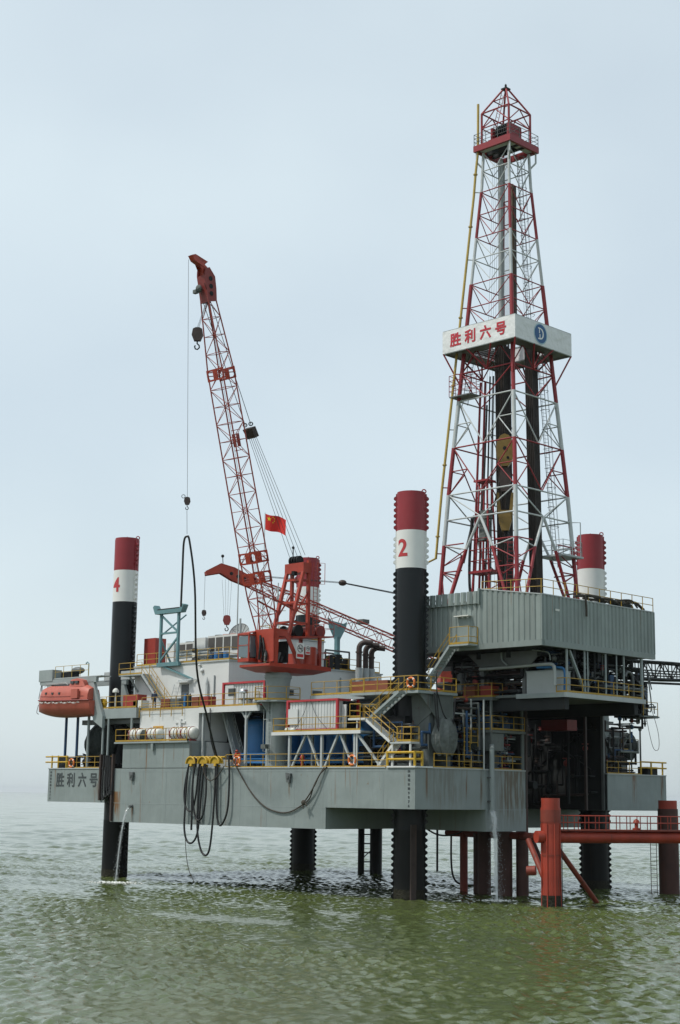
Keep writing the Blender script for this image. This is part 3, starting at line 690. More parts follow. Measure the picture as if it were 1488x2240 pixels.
for k in range(3):
    obj('gas_bottle', MB().lathe((-23.8+k*.33, -3.0, 15.03), [(.14, 0), (.14, 1.05), (.08, 1.2), (.05, 1.3)], 10), 'steel_dark' if k else 'tank_blue', smooth=40, label=['blue gas bottle at the upper deck railing', 'dark gas bottle right beside the blue one', 'dark gas bottle farthest right at the upper deck railing'][k], cat='gas bottle', group='gas bottles')
T = thing('floodlight', 'silver bowl floodlight on a post left of crane pedestal', 'floodlight', (-15.6, -3.4, 15))
obj('bowl', MB().lathe((-15.6, -3.5, 16.05), [(.06, .45), (.35, .3), (.42, .05), (.40, 0)], 16), 'silver', T, smooth=50)
rod(T, 'post', (-15.6, -3.45, 15.0), (-15.6, -3.45, 16.1), .06, 'pale_grey')
T = thing('cargo_bench', 'low pale rack with brown top beside the floodlight', 'rack', (-15.5, -3, 15.0))
boxobj('top', (-16.6, -14.2, -3.2, -2.7, 15.55, 15.68), 'exhaust_rust', T)
for x in (-16.4, -15.5, -14.6): obj('drum', MB().cyl((x, -2.95, 15.03), (x, -2.95, 15.55), .28, n=12), 'raft_white', T, smooth=40)
# outside stairs of the quarters with landing
T = thing('stair_landing', 'yellow landing high on the quarters wall beside the black leg', 'landing', (-33.5, -1.6, 18.4))
boxobj('plate', (-34.6, -31.2, -2.1, -1.02, 18.35, 18.45), 'grey_paint', T)
obj('bracket', MB().beam((-31.6, -1.9, 18.3), (-31.0, -1.05, 16.9), .12, .15).beam((-33.2, -1.9, 18.3), (-33.0, -1.05, 16.9), .12, .15), 'grey_paint', T)
railing([(-34.6, -2.1, 18.45), (-31.2, -2.1, 18.45)], 'yellow railing on the high landing beside the black leg')
stairs((-31.2, -2.1, 18.4), (-27.8, -2.1, 15.1), (0, 1, 0), .9, 'steep stairs on the white quarters wall with a man at their foot', 'pale_grey')
boxobj('locker_red', (-35.3, -33.6, 1.3, 2.6, 19.34, 22.2), 'box_red', label='tall red box beside the black leg above the quarters stairs', cat='box')
T = thing('wall_ladder', 'short ladder leaning by the quarters door', 'ladder', (-27.4, -1.4, 15))
obj('frame', ladder_mesh((-27.6, -1.5, 15.05), (-27.2, -1.15, 17.4), .75, (1, 0, 0)), 'pale_grey', T)
# inclined stair below the upper deck
stairs((-20.6, -1.4, 14.7), (-18.6, -1.4, 9.9), (0, 1, 0), .9, 'dim pale stairs under the upper deck beside the white wall', 'pale_grey', 'pale_grey')

# ------------------------------------------------------------------ tanks and pipes on the main deck
def tank(x, y, r, z0, z1, label):
    T = thing('storage_tank', label, 'tank', (x, y, z0), 'blue storage tanks')
    obj('shell', MB().lathe((x, y, 0), [(r, z0+.5), (r, z1-.55), (r*.95, z1-.3), (r*.78, z1-.12), (r*.45, z1), (.05, z1+.03)], 32), 'tank_blue', T, smooth=40)
    for k in range(4): a = R(45+90*k); rod(T, 'leg', (x+r*.8*math.cos(a), y+r*.8*math.sin(a), ZD), (x+r*.8*math.cos(a), y+r*.8*math.sin(a), z0+.6), .1, 'dark_blue')
    obj('band', MB().torus((x, y, z0+1.0), (0, 0, 1), r+.01, .03, 32, 5).torus((x, y, z1-.6), (0, 0, 1), r+.01, .03, 32, 5), 'tank_blue', T)
tank(-18.0, .5, 1.25, 10.0, 14.15, 'domed blue tank left of the crane pedestal')
tank(-14.4, .8, 1.25, 10.0, 14.4, 'domed blue tank just behind the crane pedestal')
tank(-11.4, .9, 1.25, 10.0, 14.4, 'domed blue tank right behind crane pedestal under the container')
tank(-8.4, .9, 1.25, 10.0, 14.4, 'domed blue tank under the container platform middle')
tank(-5.4, .9, 1.25, 10.0, 14.4, 'domed blue tank under the container platform right end')
T = thing('pipe_run', 'bright blue horizontal pipes on the main deck behind railing', 'pipes', (-12, -1.2, ZD))
for z, r in ((11.05, .15), (10.35, .11), (10.65, .06)): rod(T, 'pipe', (-18.4, -1.4, z), (-3.2, -1.3, z), r, 'tank_blue')
for x in (-18, -15.5, -13.6, -10.2, -6.8, -3.6): rod(T, 'support', (x, -1.35, ZD), (x, -1.35, 11), .07, 'dark_blue')
# machinery darkness behind: equipment skids
def skid(name, label, b, mat, seed, n=30, lo=.25, hi=.9, cat='machinery'):
    rs = random.Random(seed); x0, x1, y0, y1, z0, z1 = b
    T = thing(name, label, cat, ((x0+x1)/2, (y0+y1)/2, z0), 'deck machinery')
    boxobj('base', (x0, x1, y0, y1, z0, z0+.2), 'steel_dark', T)
    for i in range(n):
        s = rs.uniform(lo, hi); x, y = rs.uniform(x0, x1-s), rs.uniform(y0, y1-s); h = rs.uniform(.3, 1)*(z1-z0)
        k = rs.random(); m = mat if k < .6 else ('steel_mid' if k < .8 else 'machine_dark')
        if rs.random() < .5: obj('unit', MB().box(x, x+s, y, y+s*rs.uniform(.6, 1.4), z0+.21, z0+h), m, T)
        else: obj('unit', MB().cyl((x, y+s/2, z0+h*.6), (x+s*1.6, y+s/2, z0+h*.6), s*.35, n=12), m, T, smooth=40)
    for i in range(n//3):
        pts = smooth_path([(rs.uniform(x0, x1), rs.uniform(y0, y1), rs.uniform(z0, z1)) for _ in range(4)], 5)
        obj('pipe', MB().tube(pts, rs.uniform(.03, .07), 6), rs.choice(['steel_mid', 'machine_dark', mat]), T, smooth=60)
    return T
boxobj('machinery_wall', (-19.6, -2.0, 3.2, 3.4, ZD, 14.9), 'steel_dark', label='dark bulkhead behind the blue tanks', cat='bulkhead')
boxobj('machinery_house_top', (-20.3, -4.0, 1.8, 8.4, 14.9, 15.2), 'deck_grey', label='grey machinery house roof behind the container', cat='roof')
skid('deck_machinery', 'dark pumps and piping behind the main deck railing right of tanks', (-3.6, 1.0, -2.9, 1.6, ZD, 12.6), 'machine_dark', 3, 26)
skid('deck_machinery', 'cluttered gear behind the railing on the roof right of container', (-10.0, -2.0, 2.2, 4.2, 15.2, 16.6), 'box_orange', 5, 16)
boxobj('skip_box', (-5.6, -1.6, -.9, .3, 15.75, 16.75), 'box_orange', label='rusty orange skip behind railing left of the tall black leg', cat='box')
# ------------------------------------------------------------------ container platform
T = thing('container_platform', 'grey steel platform on slanted struts carrying the white container', 'platform', (-6, -3.4, ZD))
boxobj('deck_plate', (-10.9, -1.0, -4.55, -1.6, 12.5, 12.64), 'pale_grey', T)
boxobj('fascia', (-10.92, -.98, -4.6, -4.5, 12.42, 12.68), 'white_paint', T)
for x in (-9.0, -5.35, -1.75):
    bar(T, 'post', (x, -4.35, ZD), (x, -4.35, 12.5), .2, .2, 'pale_grey'); bar(T, 'post', (x, -1.8, ZD), (x, -1.8, 12.5), .18, .18, 'pale_grey')
for a, b in (((-8.8, ZD), (-7.2, 12.45)), ((-5.6, ZD), (-7.0, 12.45)), ((-5.1, ZD), (-3.6, 12.45)), ((-1.95, ZD), (-3.4, 12.45)), ((1.0, ZD), (-1.6, 12.45))):
    bar(T, 'strut', (a[0], -4.3, a[1]), (b[0], -4.3, b[1]), .16, .16, 'pale_grey')
railing([(-10.8, -1.8, 12.66), (-10.8, -4.5, 12.66), (-1.1, -4.5, 12.66)], 'yellow railing around the white container on its platform')
T = container(-9.6, -4.0, -4.05, -1.75, 12.72, 15.22, 'white ribbed container with red frame and open end door', 16)
boxobj('doorway_shade', (-4.06, -3.93, -3.4, -2.0, 12.95, 15.0), 'machine_dark', T)  # flat dark panel stands for the shaded container interior
boxobj('door', (-3.95, -3.5, -3.62, -3.5, 12.95, 14.75), 'white_paint', T)
boxobj('cover_plate', (-9.5, -8.4, -4.13, -4.0, 13.3, 14.5), 'container_white', T)
obj('door_lamp', MB().ball((-3.75, -2.5, 15.1), .2, .3, .12).cyl((-4.0, -2.5, 15.1), (-3.75, -2.5, 15.1), .04, n=6), 'silver', T, smooth=60)
obj('cable', MB().tube(smooth_path([(-7.3, -4.17, 15.1), (-7.6, -4.17, 14.2), (-8.6, -4.2, 12.9)]), .02, 5).tube(smooth_path([(-6.9, -4.17, 15.1), (-6.2, -4.17, 13.9), (-5.0, -4.2, 12.9)]), .02, 5), 'wire_black', T)
T = thing('rag_bundle', 'white bundle lying at the container platform left corner', 'bundle', (-9.6, -4.3, 12.7))
obj('bag', MB().ball((-9.3, -4.3, 12.86), .34, .2, .2).ball((-8.75, -4.3, 12.85), .28, .2, .17), 'raft_white', T, smooth=60)

# ------------------------------------------------------------------ stairs beside leg 2
T = thing('stair_landing', 'white edged landing beside the white container end', 'landing', (-1.5, -4, 13.5))
boxobj('plate', (-2.4, -.6, -4.5, -2.8, 13.45, 13.6), 'white_paint', T)
rod(T, 'post', (-1.5, -4.4, ZD), (-1.5, -4.4, 13.45), .07, 'white_paint')
railing([(-.9, -2.9, 13.6), (-2.3, -2.9, 13.6), (-2.3, -4.4, 13.6), (-1.2, -4.4, 13.6)], 'yellow railing of the small landing beside container end')
stairs((-.7, -4.4, 13.5), (1.9, -4.4, 11.75), (0, 1, 0), .9, 'white-edged stairs with yellow handrails going down right of container', 'white_paint')
T = thing('stair_landing', 'lower stair landing in front of the tall black leg', 'landing', (3, -3.9, 11.6))
boxobj('plate', (1.9, 4.0, -4.4, -3.4, 11.6, 11.74), 'pale_grey', T)
for x in (2.1, 3.9): bar(T, 'post', (x, -4.3, ZD), (x, -4.3, 11.6), .12, .12, 'white_paint')
railing([(2.4, -3.45, 11.75), (4.0, -3.45, 11.75), (4.0, -4.35, 11.75), (2.6, -4.35, 11.75)], 'yellow railing of the lower stair landing by the black leg')
stairs((2.2, -3.5, 11.65), (.6, -3.5, 9.95), (0, -1, 0), .8, 'lowest short stairs from landing down to the main deck', 'white_paint')
stairs((2.6, -3.3, 15.5), (-.4, -3.3, 13.6), (0, -1, 0), .9, 'upper stairs climbing to the platform around the tall black leg', 'grey_paint')
#PART4
# ------------------------------------------------------------------ jacking frame around the tall near leg
T = thing('jacking_frame', 'grey jacking frame and platform around the tall black leg', 'jacking frame', (.5, -1, ZD))
boxobj('platform', (-3.4, 3.75, -3.3, 1.3, 15.42, 15.62), 'grey_paint', T)
boxobj('platform_wing', (-9.6, -3.45, -1.6, 1.3, 15.3, 15.72), 'grey_paint', T)
for x0, x1, y0, y1 in ((1.5, 3.2, -1.4, -.9), (1.5, 3.2, .6, 1.1), (-2.4, -1.5, -1.6, 1.2)): boxobj('frame_wall', (x0, x1, y0, y1, ZD, 15.4), 'weathered_shade_grey', T)
boxobj('frame_face', (3.2, 3.4, -.8, 1.1, 12.6, 15.4), 'weathered_shade_grey', T)
obj('gusset', MB().prism([(1.4, -1.45, 15.4), (3.7, -1.45, 15.4), (3.4, -1.45, 14.0), (1.6, -1.45, 12.8)], (0, .1, 0)).prism([(3.45, 1.05, 15.4), (3.45, -2.9, 15.4), (3.45, -.9, 13.6), (3.45, 1.05, 13.4)], (.08, 0, 0)), 'weathered_shade_grey', T)
obj('recess_shade', MB().box(-1.45, 1.45, -2.2, -1.6, ZD, 13.8), 'machine_dark', T)  # solid dark block stands in for shade inside the frame
railing([(-3.3, -3.25, 15.63), (3.7, -3.25, 15.63), (3.7, 1.2, 15.63)], 'yellow railing of the platform around the tall black leg', r=.035)
railing([(-9.5, -1.55, 15.73), (-3.6, -1.55, 15.73)], 'yellow railing in front of the rusty skip')
def tarp(name, label, c, r, seed, mat, squash=(1, 1, 1)):
    rs = np.random.default_rng(seed); mb = MB(); n = 26; c = V(c); rings = []
    ph = rs.random(6)*6.28
    for i in range(12):
        t = i/11; rr = r*(.15+.95*math.sin(math.pi*min(.92, t*.8+.12))**.7)
        ring = []
        for k in range(n):
            a = 2*math.pi*k/n
            w = 1+.10*math.sin(3*a+ph[0])+.08*math.sin(7*a+ph[1]+t*2)+.06*math.sin(11*a+ph[2])+.05*(rs.random()-.5)
            ring.append(c+V((rr*w*math.cos(a)*squash[0], rr*w*math.sin(a)*squash[1], 2*r*squash[2]*(t+.03*math.sin(5*a+ph[3])))))
        rings.append(ring)
    mb.loft(rings)
    return obj(name, mb, mat, None, smooth=25, label=label, cat='tarpaulin', group='canvas covered winches')
tarp('covered_winch', 'grey canvas wrapped winch in front of the tall leg', (4.0, -.4, ZD+1.0), 1.15, 2, 'canvas_grey', (.45, 1, 1.2))
tarp('covered_winch', 'smaller dark canvas bundle beside yellow ladder', (3.6, 2.9, 11.4), .75, 4, 'canvas_green', (.5, .9, 1))
obj('covered_winch_hose', MB().tube(smooth_path([(3.9, -1.6, 15.5), (4.1, -1.5, 13.2), (4.3, -1.0, 11.6), (4.4, -.2, 11.2), (4.3, .3, 12.4), (4.2, .2, 13.6)]), .06, 6).tube(smooth_path([(3.9, -1.3, 15.6), (4.2, -.8, 13.8), (4.3, .1, 13.5), (4.2, .5, 15.2)]), .05, 6).tube(smooth_path([(3.9, -1.4, 17.0), (4.0, -1.4, 15.0), (4.2, -1.3, 12.0)]), .05, 6), 'rubber_black', label='black hoses hanging down the jacking frame of the near leg', cat='hose')
T = thing('caged_ladder', 'yellow caged ladder right of the near jacking frame', 'ladder', (4.1, 2, ZD))
obj('ladder', ladder_mesh((4.2, 1.9, ZD), (4.2, 1.9, 13.0), .7, (0, 1, 0)), 'rail_yellow', T)
obj('cage', MB().tube([(4.2, 1.5, 13.0), (4.2, 3.2, 13.0), (4.2, 3.2, 11.6)], .03).tube([(4.2, 1.5, 12.4), (4.2, 3.2, 12.4)], .03).tube([(4.2, 1.5, 11.9), (4.2, 3.2, 11.9)], .03).tube([(4.2, 2.4, 13.0), (4.2, 2.4, 11.8)], .03), 'rail_yellow', T)
# thick yellow corner bars
T = thing('bollard_rail', 'thick bright yellow bar rail at the near hull corner', 'railing', (3, -4.5, ZD), 'deck railings')
for z in (10.45, 10.95): rod(T, 'bar', (1.7, -4.42, z), (4.45, -4.42, z), .09, 'saddle_yellow'); rod(T, 'bar', (4.45, -4.42, z), (4.45, -3.6, z), .09, 'saddle_yellow')
for x, y in ((1.7, -4.42), (4.45, -4.42), (4.45, -3.6)): rod(T, 'post', (x, y, ZD), (x, y, 11.05), .1, 'saddle_yellow')
T = thing('bollard_rail', 'thick yellow bar rail at the far left hull corner', 'railing', (-41, -4.5, ZD), 'deck railings')
for z in (10.45, 10.95): rod(T, 'bar', (-42.3, -4.42, z), (-38.8, -4.42, z), .07, 'saddle_yellow')
for x in (-41.3, -40.3, -39.0): rod(T, 'post', (x, -4.42, ZD), (x, -4.42, 11.05), .08, 'saddle_yellow')
T = thing('bollard_rail', 'thick yellow bar rail at the far right hull corner', 'railing', (4.4, 28, ZD), 'deck railings')
for z in (10.5, 11.0): rod(T, 'bar', (4.4, 25.2, z), (4.4, 29.3, z), .07, 'saddle_yellow')
for y in (25.3, 26.9, 28.7): rod(T, 'post', (4.4, y, ZD), (4.4, y, 11.05), .08, 'saddle_yellow')
railing([(-38.8, -4.4, ZD), (-31.9, -4.4, ZD)], 'yellow railing at the far left end of the main deck')
railing([(-16.6, -4.4, ZD), (1.6, -4.4, ZD)], 'long yellow railing along the main deck edge')
railing([(4.4, -2.2, ZD), (4.4, 3.6, ZD)], 'yellow railing on the main deck right of near corner')
railing([(4.4, 4.6, ZD), (4.4, 8.6, ZD)], 'yellow railing on the main deck beside the drilling slot')
railing([(4.4, 20.2, ZD), (4.4, 25.2, ZD)], 'yellow railing on the main deck right of the drilling slot')

# ------------------------------------------------------------------ right-hand decks beside the slot
def platform(label, b, mat='weathered_shade_grey', rail=None, posts=()):
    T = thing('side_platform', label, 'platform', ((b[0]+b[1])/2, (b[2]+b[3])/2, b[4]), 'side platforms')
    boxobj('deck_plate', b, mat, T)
    for x, y, z in posts: bar(T, 'post', (x, y, z), (x, y, b[4]), .16, .16, 'weathered_shade_grey')
    return T
platform('upper side platform carrying orange boxes beside drilling slot', (-2.5, 4.6, 4.5, 8.75, 15.28, 15.48), posts=((4.4, 4.6, ZD), (4.4, 8.5, ZD), (0, 4.7, ZD)))
railing([(.4, 4.55, 15.5), (4.5, 4.55, 15.5), (4.5, 8.6, 15.5)], 'yellow railing of the upper platform with orange boxes')
platform('lower side platform above the hanging grey tank box', (1.6, 4.6, 4.5, 8.8, 12.74, 12.93), posts=((4.4, 8.6, ZD),))
railing([(1.8, 4.55, 12.95), (4.5, 4.55, 12.95), (4.5, 8.7, 12.95)], 'yellow railing of the lower platform beside drilling slot')
for k, (x, y, s, m, lb) in enumerate(((1.2, 5.0, 1.2, 'box_orange', 'orange crate at left on the upper side platform'), (2.9, 5.1, 1.1, 'box_red', 'red crate at the upper side platform corner'), (3.2, 6.6, 1.3, 'box_orange', 'rusty crate at right on the upper side platform'))):
    boxobj('crate', (x, x+s, y, y+1.0, 15.49, 16.45), m, label=lb, cat='crate', group='crates on the upper side platform')
T = thing('drain_tank', 'grey tank box under lower platform with long drain pipe down hull', 'tank', (4, 4.8, 11.4))
boxobj('box', (2.2, 4.45, 4.7, 6.1, 11.35, 12.7), 'weathered_shade_grey', T)
obj('pipe', MB().cyl((4.85, 4.1, 6.65), (4.85, 4.1, 11.4), .19, n=14).cyl((4.85, 4.1, 11.4), (4.2, 4.9, 11.8), .19, n=12), 'grey_paint', T, smooth=40)
obj('clamp', MB().box(4.5, 4.9, 3.85, 4.35, 9.2, 9.3).box(4.5, 4.9, 3.85, 4.35, 7.4, 7.5), 'steel_mid', T)
skid('pump_unit', 'dark blue and black pumps on the lower side platform', (1.8, 4.2, 5.0, 8.4, 12.95, 14.7), 'dark_blue', 21, 18, cat='pump')
skid('pump_unit', 'dark pumps on the main deck under the side platforms', (-1.5, 3.9, 3.0, 8.0, ZD, 12.0), 'machine_dark', 22, 26, cat='pump')
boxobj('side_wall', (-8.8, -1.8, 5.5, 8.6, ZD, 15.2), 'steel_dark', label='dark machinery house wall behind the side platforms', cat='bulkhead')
obj('slot_post', MB().beam((4.5, 8.82, ZM+.1), (4.5, 8.82, 15.3), .22, .22), 'exhaust_rust', label='rusty vertical post at the near edge of the drilling slot', cat='post')
obj('slot_post', MB().beam((4.4, 17.1, ZM), (4.4, 17.1, 15.4), .2, .2), 'exhaust_rust', label='rusty vertical post standing free in the drilling slot', cat='post')
obj('slot_post', MB().beam((4.2, 19.9, ZM), (4.2, 19.9, 14.8), .25, .25), 'steel_mid', label='grey pipe post at the far edge of the drilling slot', cat='post')
# small pieces with bright edges
obj('lamp_bar', MB().beam((3.6, 1.1, 14.1), (3.6, 3.2, 14.1), .1, .1).beam((3.6, 3.1, ZD), (3.6, 3.1, 15.3), .1, .1), 'pale_grey', label='pale grey pipe frame right of the near jacking frame', cat='pipe frame')
obj('vertical_mast', MB().cyl((4.75, 1.85+1.4, ZD), (4.75, 3.25, 15.2), .07, n=8), 'pale_grey', label='thin pale standpipe between near leg and side platforms', cat='pipe')
boxobj('switch_cabinet', (2.4, 3.0, 5.6, 6.4, 16.5, 18.3), 'pale_grey', label='tall pale cabinet under the drill floor above orange crates', cat='cabinet')
boxobj('switch_cabinet', (-.6, 2.35, 6.2, 8.0, 16.0, 18.2), 'grey_paint', label='wide grey cabinet under the drill floor above orange crates', cat='cabinet')
# right jack house
T = thing('jacking_frame', 'grey jacking frame of the far right leg beside the drilling slot', 'jacking frame', (1.5, 23, ZD))
boxobj('frame_wall', (-2, 3.0, 20.6, 22.6, ZD, 15.2), 'grey_paint', T); boxobj('frame_wall', (-2, 2.2, 22.9, 26.4, ZD, 13.6), 'weathered_shade_grey', T)
boxobj('platform', (-3, 3.2, 20.4, 24.2, 15.2, 15.4), 'grey_paint', T)
obj('brace', MB().beam((3.3, 20.2, 14.5), (3.3, 24.0, ZD), .3, .2).beam((3.2, 24.8, 12.9), (3.2, 23.2, 11.2), .2, .2), 'steel_mid', T)
for k in range(10): boxobj('louvre', (3.0, 3.08, 20.8, 21.7, 10.6+k*.2, 10.72+k*.2), 'machine_dark', T)
boxobj('hanging_plate', (3.1, 3.2, 21.9, 23.0, 14.2, 14.4), 'steel_mid', T)
boxobj('arm', (2.6, 3.0, 22.6, 25.0, 13.0, 13.2), 'pale_grey', T)
for k in range(3): bar(T, 'spike', (2.5, 24.3, 12.6-k*.35), (2.5, 26.2, 12.5-k*.35), .08, .08, 'steel_dark')
tarp('covered_winch', 'dark canvas covered winch at the far right of the deck', (2.2, 26.4, ZD+1.4), 1.0, 9, 'canvas_green', (.8, .8, 1.15))
railing([(2.8, 24.8, 12.0), (2.8, 27.4, 12.0)], 'yellow railing around the canvas winch at far right', h=1.0)
boxobj('mooring_winch', (3.2, 4.2, 26.6, 28.2, ZD+.05, 10.6), 'machine_dark', label='squat dark mooring winch at the far right hull corner', cat='winch')

# ------------------------------------------------------------------ left end: leg structure, davit and lifeboat
T = thing('leg_platform', 'grey platform with yellow railing around the leg marked 4', 'platform', (-34, -2.5, 14.2))
boxobj('deck_plate', (-35.6, -29.5, -3.9, 1.0, 14.35, 15.25), 'grey_paint', T)
boxobj('under_beam', (-38.5, -29.7, -3.2, -2.6, 13.9, 14.34), 'steel_mid', T)
for x in (-33.6, -34.4, -30.2): rod(T, 'post', (x, -3.8, ZD), (x, -3.8, 14.4), .11, 'grey_paint')
boxobj('jack_wall', (-38.6, -35.0, 1.5, 4.0, ZD, 14.3), 'steel_mid', T)
boxobj('jack_wall', (-34.6, -31.2, .9, 2.5, ZD, 14.3), 'steel_mid', T)
railing([(-35.5, -3.85, 15.26), (-29.6, -3.85, 15.26)], 'yellow railing on the platform around leg 4')
boxobj('red_locker', (-32.4, -30.2, -3.2, -2.2, 15.27, 16.5), 'box_red', label='low red locker at the foot of leg 4', cat='locker')
obj('dome_light', MB().lathe((-33.4, -3.3, 15.27), [(.06, 0), (.06, 1.5), (.3, 1.5), (.28, 1.7), (.15, 1.85), (.02, 1.9)], 12), 'raft_white', smooth=50, label='white dome light on a post before leg 4', cat='lamp')
obj('pulley_wheel', MB().cyl((-34.9, -3.7, 15.8), (-34.9, -3.4, 15.8), .45, n=16), 'saddle_yellow', smooth=40, label='yellow pulley wheel at the left platform corner', cat='pulley')
D = thing('boat_davit', 'grey davit gantry holding the orange lifeboat', 'davit', (-39, -2, 14.5))
def davarm(y):
    obj('arm', MB().beam((-44.0, y, 18.0), (-35.2, y, 18.0), .3, .5).prism([(-36.4, y-.15, 17.8), (-35.6, y-.15, 17.8), (-34.0, y-.15, 14.6), (-34.0, y-.15, 13.5), (-35.4, y-.15, 14.2)], (0, .3, 0)).prism([(-43.2, y-.12, 17.8), (-42.4, y-.12, 17.8), (-41.6, y-.12, 16.6), (-42.1, y-.12, 16.5)], (0, .24, 0)), 'grey_paint', D)
davarm(-4.1); davarm(-.6)
boxobj('winch_box', (-44.3, -42.1, -4.3, -3.2, 18.1, 19.2), 'grey_paint', D)
boxobj('cross_beam', (-44.2, -43.8, -4.2, -.5, 17.8, 18.2), 'grey_paint', D)
boxobj('walkway', (-41.9, -34.6, -4.2, -3.0, 18.28, 18.36), 'pale_grey', D)
obj('rescue_pod', MB().ball((-40.9, -2.2, 19.2), .9, .5, .35), 'steel_mid', D, smooth=60)
boxobj('gear_box', (-41.9, -40.4, -3.4, -2.4, 18.3, 19.0), 'machine_dark', D)
obj('brace', MB().beam((-38.4, -4.1, 17.7), (-34.6, -4.1, 14.8), .22, .22).beam((-37.4, -.6, 17.7), (-34.6, -.6, 14.8), .2, .2).beam((-44.0, -4.1, 17.8), (-44.0, -4.1, 16.2), .08, .08), 'grey_paint', D)
obj('vent_hook', MB().tube([(-37.3, -3.6, 18.3), (-37.3, -3.6, 19.6), (-37.5, -3.6, 19.75), (-37.75, -3.6, 19.6)], .06), 'teal_paint', D)
boxobj('rear_beam', (-38.6, -33.0, -.8, .2, 18.2, 19.0), 'pale_grey', D)
railing([(-41.9, -4.1, 18.37), (-36.6, -4.1, 18.37)], 'thin railing on top of the lifeboat davit', mat='pipe_yellow', toe=False, r=.025)
for x, y in ((-41.0, -3.2), (-38.9, -3.4), (-36.9, -3.6)): obj('davit_post', MB().cyl((x, y, ZD), (x, y, 15.2), .13, n=10), 'dark_blue' if x < -38 else 'grey_paint', smooth=40, group='posts under the lifeboat',
    label={-41.0: 'leftmost blue grey post under the lifeboat', -38.9: 'middle blue grey post under the lifeboat', -36.9: 'rightmost grey post under the lifeboat'}[x], cat='post')
# lifeboat
B = thing('lifeboat', 'enclosed orange lifeboat hanging at the left end of the rig', 'lifeboat', (-41, -2.6, 14.5))
bx, by, bl = -39.7, -4.2, 8.9
def bring(t, lower):
    x = bx-bl/2+bl*t
    k = max(.02, min(1, math.sin(math.pi*min(1, (t+.02)*1.02)/1)**.5 if t < .5 else (1-((t-.5)/.5)**4*.55)))
    k = (1-(1-t/.35)**2.2) if t < .35 else (1-.45*((t-.35)/.65)**3)
    k = max(.04, k)
    sheer = 16.05+.25*(1-t)**3
    keel = 14.5+.75*(1-t)**4*1.0+.12*t**3
    return x, k, sheer, keel
rings = []
for i in range(17):
    t = i/16; x, k, sh, ke = bring(t, True); w = 1.3*k
    rings.append([V((x, by+w, sh)), V((x, by+w*.92, sh-.45*(sh-ke))), V((x, by+w*.6, ke+.18*(sh-ke))), V((x, by, ke)), V((x, by-w*.6, ke+.18*(sh-ke))), V((x, by-w*.92, sh-.45*(sh-ke))), V((x, by-w, sh))])
mb = MB(); mb.loft(rings); obj('hull', mb, 'boat_orange', B, smooth=60)
rings = []
for i in range(13):
    t = .02+i/12*.95; x, k, sh, ke = bring(t, False); w = 1.22*k
    hgt = 1.45*min(1, (t/.22))**.6 if t < .22 else 1.45
    if t > .9: hgt *= .8
    rings.append([V((x, by+w, sh+.06)), V((x, by+w*.96, sh+.45*hgt)), V((x, by+w*.78, sh+.85*hgt)), V((x, by+w*.3, sh+hgt)), V((x, by-w*.3, sh+hgt)), V((x, by-w*.78, sh+.85*hgt)), V((x, by-w*.96, sh+.45*hgt)), V((x, by-w, sh+.06))])
mb = MB(); mb.loft(rings); obj('canopy', mb, 'boat_orange', B, smooth=60)
rings = []
for i, (x, hh, ww) in enumerate(((-39.0, .05, .4), (-38.4, .65, .7), (-37.4, .75, .75), (-36.6, .55, .7), (-36.3, .05, .6))):
    rings.append([V((x, by+ww, 17.35)), V((x, by+ww*.8, 17.4+hh)), V((x, by-ww*.8, 17.4+hh)), V((x, by-ww, 17.35))])
obj('cockpit', MB().loft(rings), 'boat_orange', B, smooth=40)
boxobj('cockpit_window', (-38.2, -37.7, by-.78, by-.62, 17.65, 17.9), 'glass_dark', B); boxobj('cockpit_window', (-37.5, -37.0, by-.8, by-.6, 17.65, 17.9), 'glass_dark', B)
obj('fender_strip', MB().tube([r[6]+V((0, -.05, .02)) for r in [[None]*6+[V((bring(i/16, 1)[0], by-1.3*bring(i/16, 1)[1], bring(i/16, 1)[2]))] for i in range(17)]], .07, 6), 'crane_dark_red', B)
for k in range(12):
    t = .12+k*.067; x, kk, sh, ke = bring(t, 1); boxobj('reflector', (x-.16, x+.16, by-1.3*kk*.99-.03, by-1.3*kk*.985+.1, sh-.20, sh-.14), 'sign_white', B)
obj('side_hatch', MB().box(-37.5, -36.5, by-1.17, by-.95, 16.25, 17.1), 'boat_orange', B)
obj('seam', MB().tube([(x_, by-1.235*bring(t_, 0)[1], bring(t_, 0)[2]+.42) for t_, x_ in [(k/12, bx-bl/2+bl*k/12) for k in range(2, 12)]], .018, 4), 'crane_dark_red', B)
for t_ in (.3, .42, .54): x_, kk, sh, ke = bring(t_, 0); boxobj('porthole', (x_-.12, x_+.12, by-1.21*kk-.02, by-1.1*kk, sh+.62, sh+.80), 'glass_dark', B)
obj('rudder', MB().box(-35.6, -35.2, by-.04, by+.04, 14.55, 15.5), 'crane_dark_red', B)
obj('top_rail', MB().tube([(-43.0, by-.3, 17.55), (-42.6, by-.3, 17.8), (-39.6, by-.3, 17.85), (-39.2, by-.3, 17.6)], .025, 5), 'pale_grey', B)
for t_ in (.18, .32, .46, .6, .74): x_, kk, sh, ke = bring(t_, 1); obj('grab_loop', MB().tube(sag((x_, by-1.36*kk, sh-.05), (x_+1.1, by-1.36*bring(t_+.12, 1)[1], sh-.05), .22, 8), .018, 4), 'sign_white', B)
obj('grab_line', MB().tube(smooth_path([(-44.0, by-.2, 15.9), (-44.15, by-.25, 15.2), (-43.9, by-.2, 15.0)]), .03), 'wire_black', B)
obj('fall_wire', MB().cyl((-44.3, by, 16.5), (-43.9, by, 18.0), .03, n=5).cyl((-37.2, by, 17.3), (-37.2, by, 18.0), .04, n=5), 'wire_black', B)
tarp('covered_winch', 'dark green canvas wrapped winch behind posts under the lifeboat', (-37.6, -1.4, 10.6), 1.75, 12, 'canvas_green', (.85, .8, .95))
